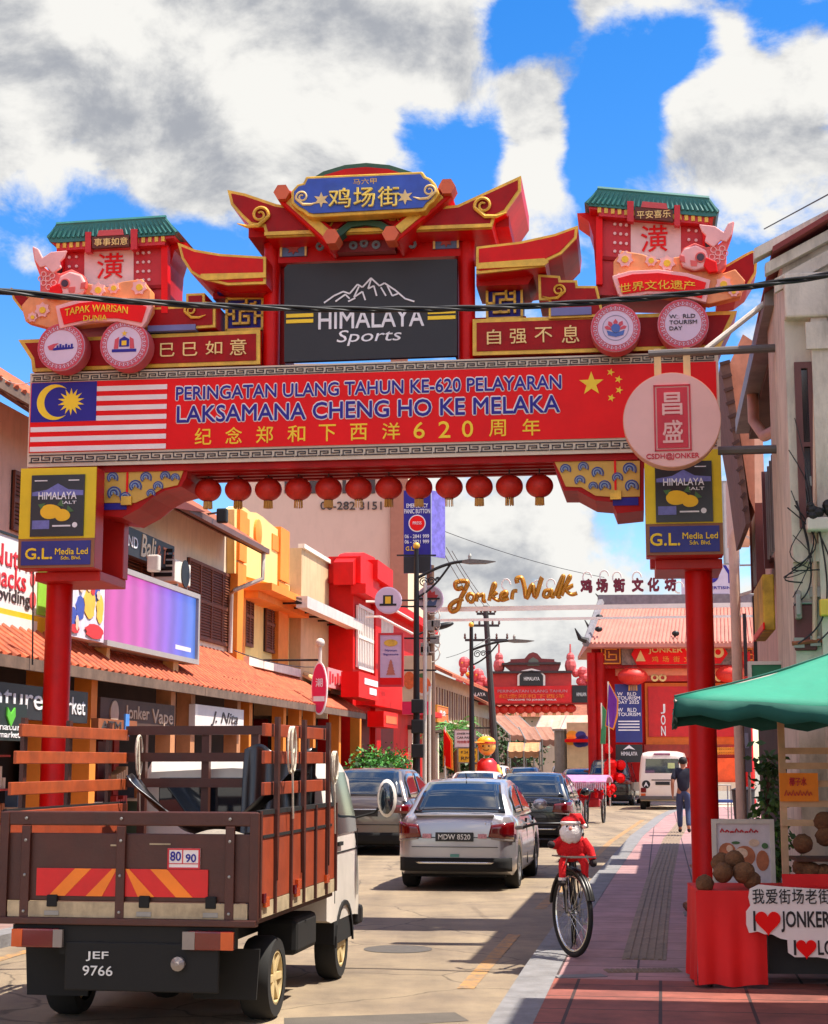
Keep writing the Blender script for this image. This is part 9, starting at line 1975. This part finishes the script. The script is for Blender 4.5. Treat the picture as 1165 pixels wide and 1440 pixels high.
# ------------------------------------------------------------------ greenery and small things on the left pavement
HEDG = M('hedge_green', (74, 150, 50), .6, var=.4, scale=5)
h0 = EV.wP(520, 1115, .1); t = thing('hedge', 'bright green clipped hedge in front of the red shophouse', 'hedge', (h0.x, h0.y, .115))
sp = []
for k in range(26):
    x = sx(508, -.3, 1090)+ (sx(567, -.3, 1090)-sx(508, -.3, 1090))*k/25; sp += [(EV.M @ V((x, -.3, .35+.35*j)), .34) for j in range(5)]
leaf_cloud('foliage', t, sp, 5200, .12, HEDG, 5); leaf_cloud('deep_foliage', t, sp, 2600, .12, LG[0], 6)
EV.mb().bx(sx(512, -.3, 1090), sx(563, -.3, 1090), -.45, -.15, .115, .4).build('planter', M('planter_brown', (110, 70, 50), .8), t)
p = EV.wP(512, 1110, -.9); t = thing('traffic_cone', 'orange traffic cone on the pavement before the hedge', 'cone', (p.x, p.y, .115)); MB().lathe([(.20, .03), (.15, .35), (.08, .8), (.03, .95), (.01, .95)], (p.x, p.y, .115), n=20).build('cone', M('cone_orange', (240, 90, 30), .5), t, smooth=50); MB().lathe([(.135, 0), (.10, .2)], (p.x, p.y, .57), n=20).build('reflective_band', WHITE, t); MB().box((p.x, p.y, .135), (.5, .5, .04)).build('base', M('cone_orange', (240, 90, 30)), t)
for k, (px, py, lab) in enumerate(((500, 1078, 'dark potted plant on a brown pot, left of the hedge'), (540, 1086, 'small dark planter box at the middle of the hedge front'))):
    p = EV.wP(px, py, -.7); zt_ = p.z; t = thing('potted_plant', lab, 'plant', (p.x, p.y, .115)); MB().lathe([(.2, 0), (.32, .8), (.28, .8), (.25, .7)], (p.x, p.y, .115), n=18).build('pot', M('pot_brown', (96, 60, 44), .8, var=.2), t, smooth=50); leaf_cloud('foliage', t, [((p.x, p.y, 1.15), .35), ((p.x+.1, p.y, 1.35), .25)], 420, .16, LG[0], 20+k); MB().tube([(p.x, p.y, .8), (p.x, p.y, 1.3)], .03, 6).build('stem', WOODD, t)
# palm by the far notice boards
b = at(642, 1072, 60); ct = at(642, 1026, 60); t = thing('palm_tree', 'bushy palm tree over the notice boards on the left pavement', 'palm', (b.x, 60, .1))
MB().tube([(b.x, 60, .1), (b.x+.05, 60, 1.2), (b.x, 60, ct.z-.2)], [.14, .11, .10], 10).build('trunk', M('palm_trunk', (110, 90, 66), .9, var=.3, bump=.4), t, smooth=60)
mb = MB(); r_ = random.Random(11)
for k in range(26):
    az = r_.uniform(0, 6.28); el = r_.uniform(-.1, 1.2); L_ = r_.uniform(.9, 1.5); d = V((math.cos(az)*math.cos(el), math.sin(az)*math.cos(el), math.sin(el))); pr_ = V(ct)
    spine = [V((ct.x, 60, ct.z-.1)) + d*L_*u + V((0, 0, -.55*L_*u*u)) for u in [i/8 for i in range(9)]]
    for i in range(1, 9):
        s_ = (spine[i]-spine[i-1]).normalized(); side = s_.cross(V((0, 0, 1))).normalized()
        for q in (-1, 1): a = spine[i]; mb.add([a, a+s_*.10+side*q*.07, a+s_*.28+side*q*.30-V((0, 0, .1)), a+s_*.04+side*q*.05], [(0, 1, 2, 3)])
mb.build('fronds', HEDG, t, recalc=False)
# dark trees and shrubs behind the far end
for k, (px, py, Y, r_, lab) in enumerate(((712, 1045, 104, 1.6, 'dark shrub under the far archway'), (640, 1052, 72, .9, 'dark bush behind the red feather banner'))):
    c = at(px, py, Y); t = thing('shrub', lab, 'shrub', (c.x, Y, 0)); leaf_cloud('foliage', t, [(c, r_), (c+V((.8*r_, 0, -.4)), r_*.8), (c-V((.8*r_, 0, .3)), r_*.8)], 1400, .3, LG[0], 40+k); MB().tube([(c.x, Y, 0), (c.x, Y, c.z)], .1, 8).build('trunk', WOODD, t)
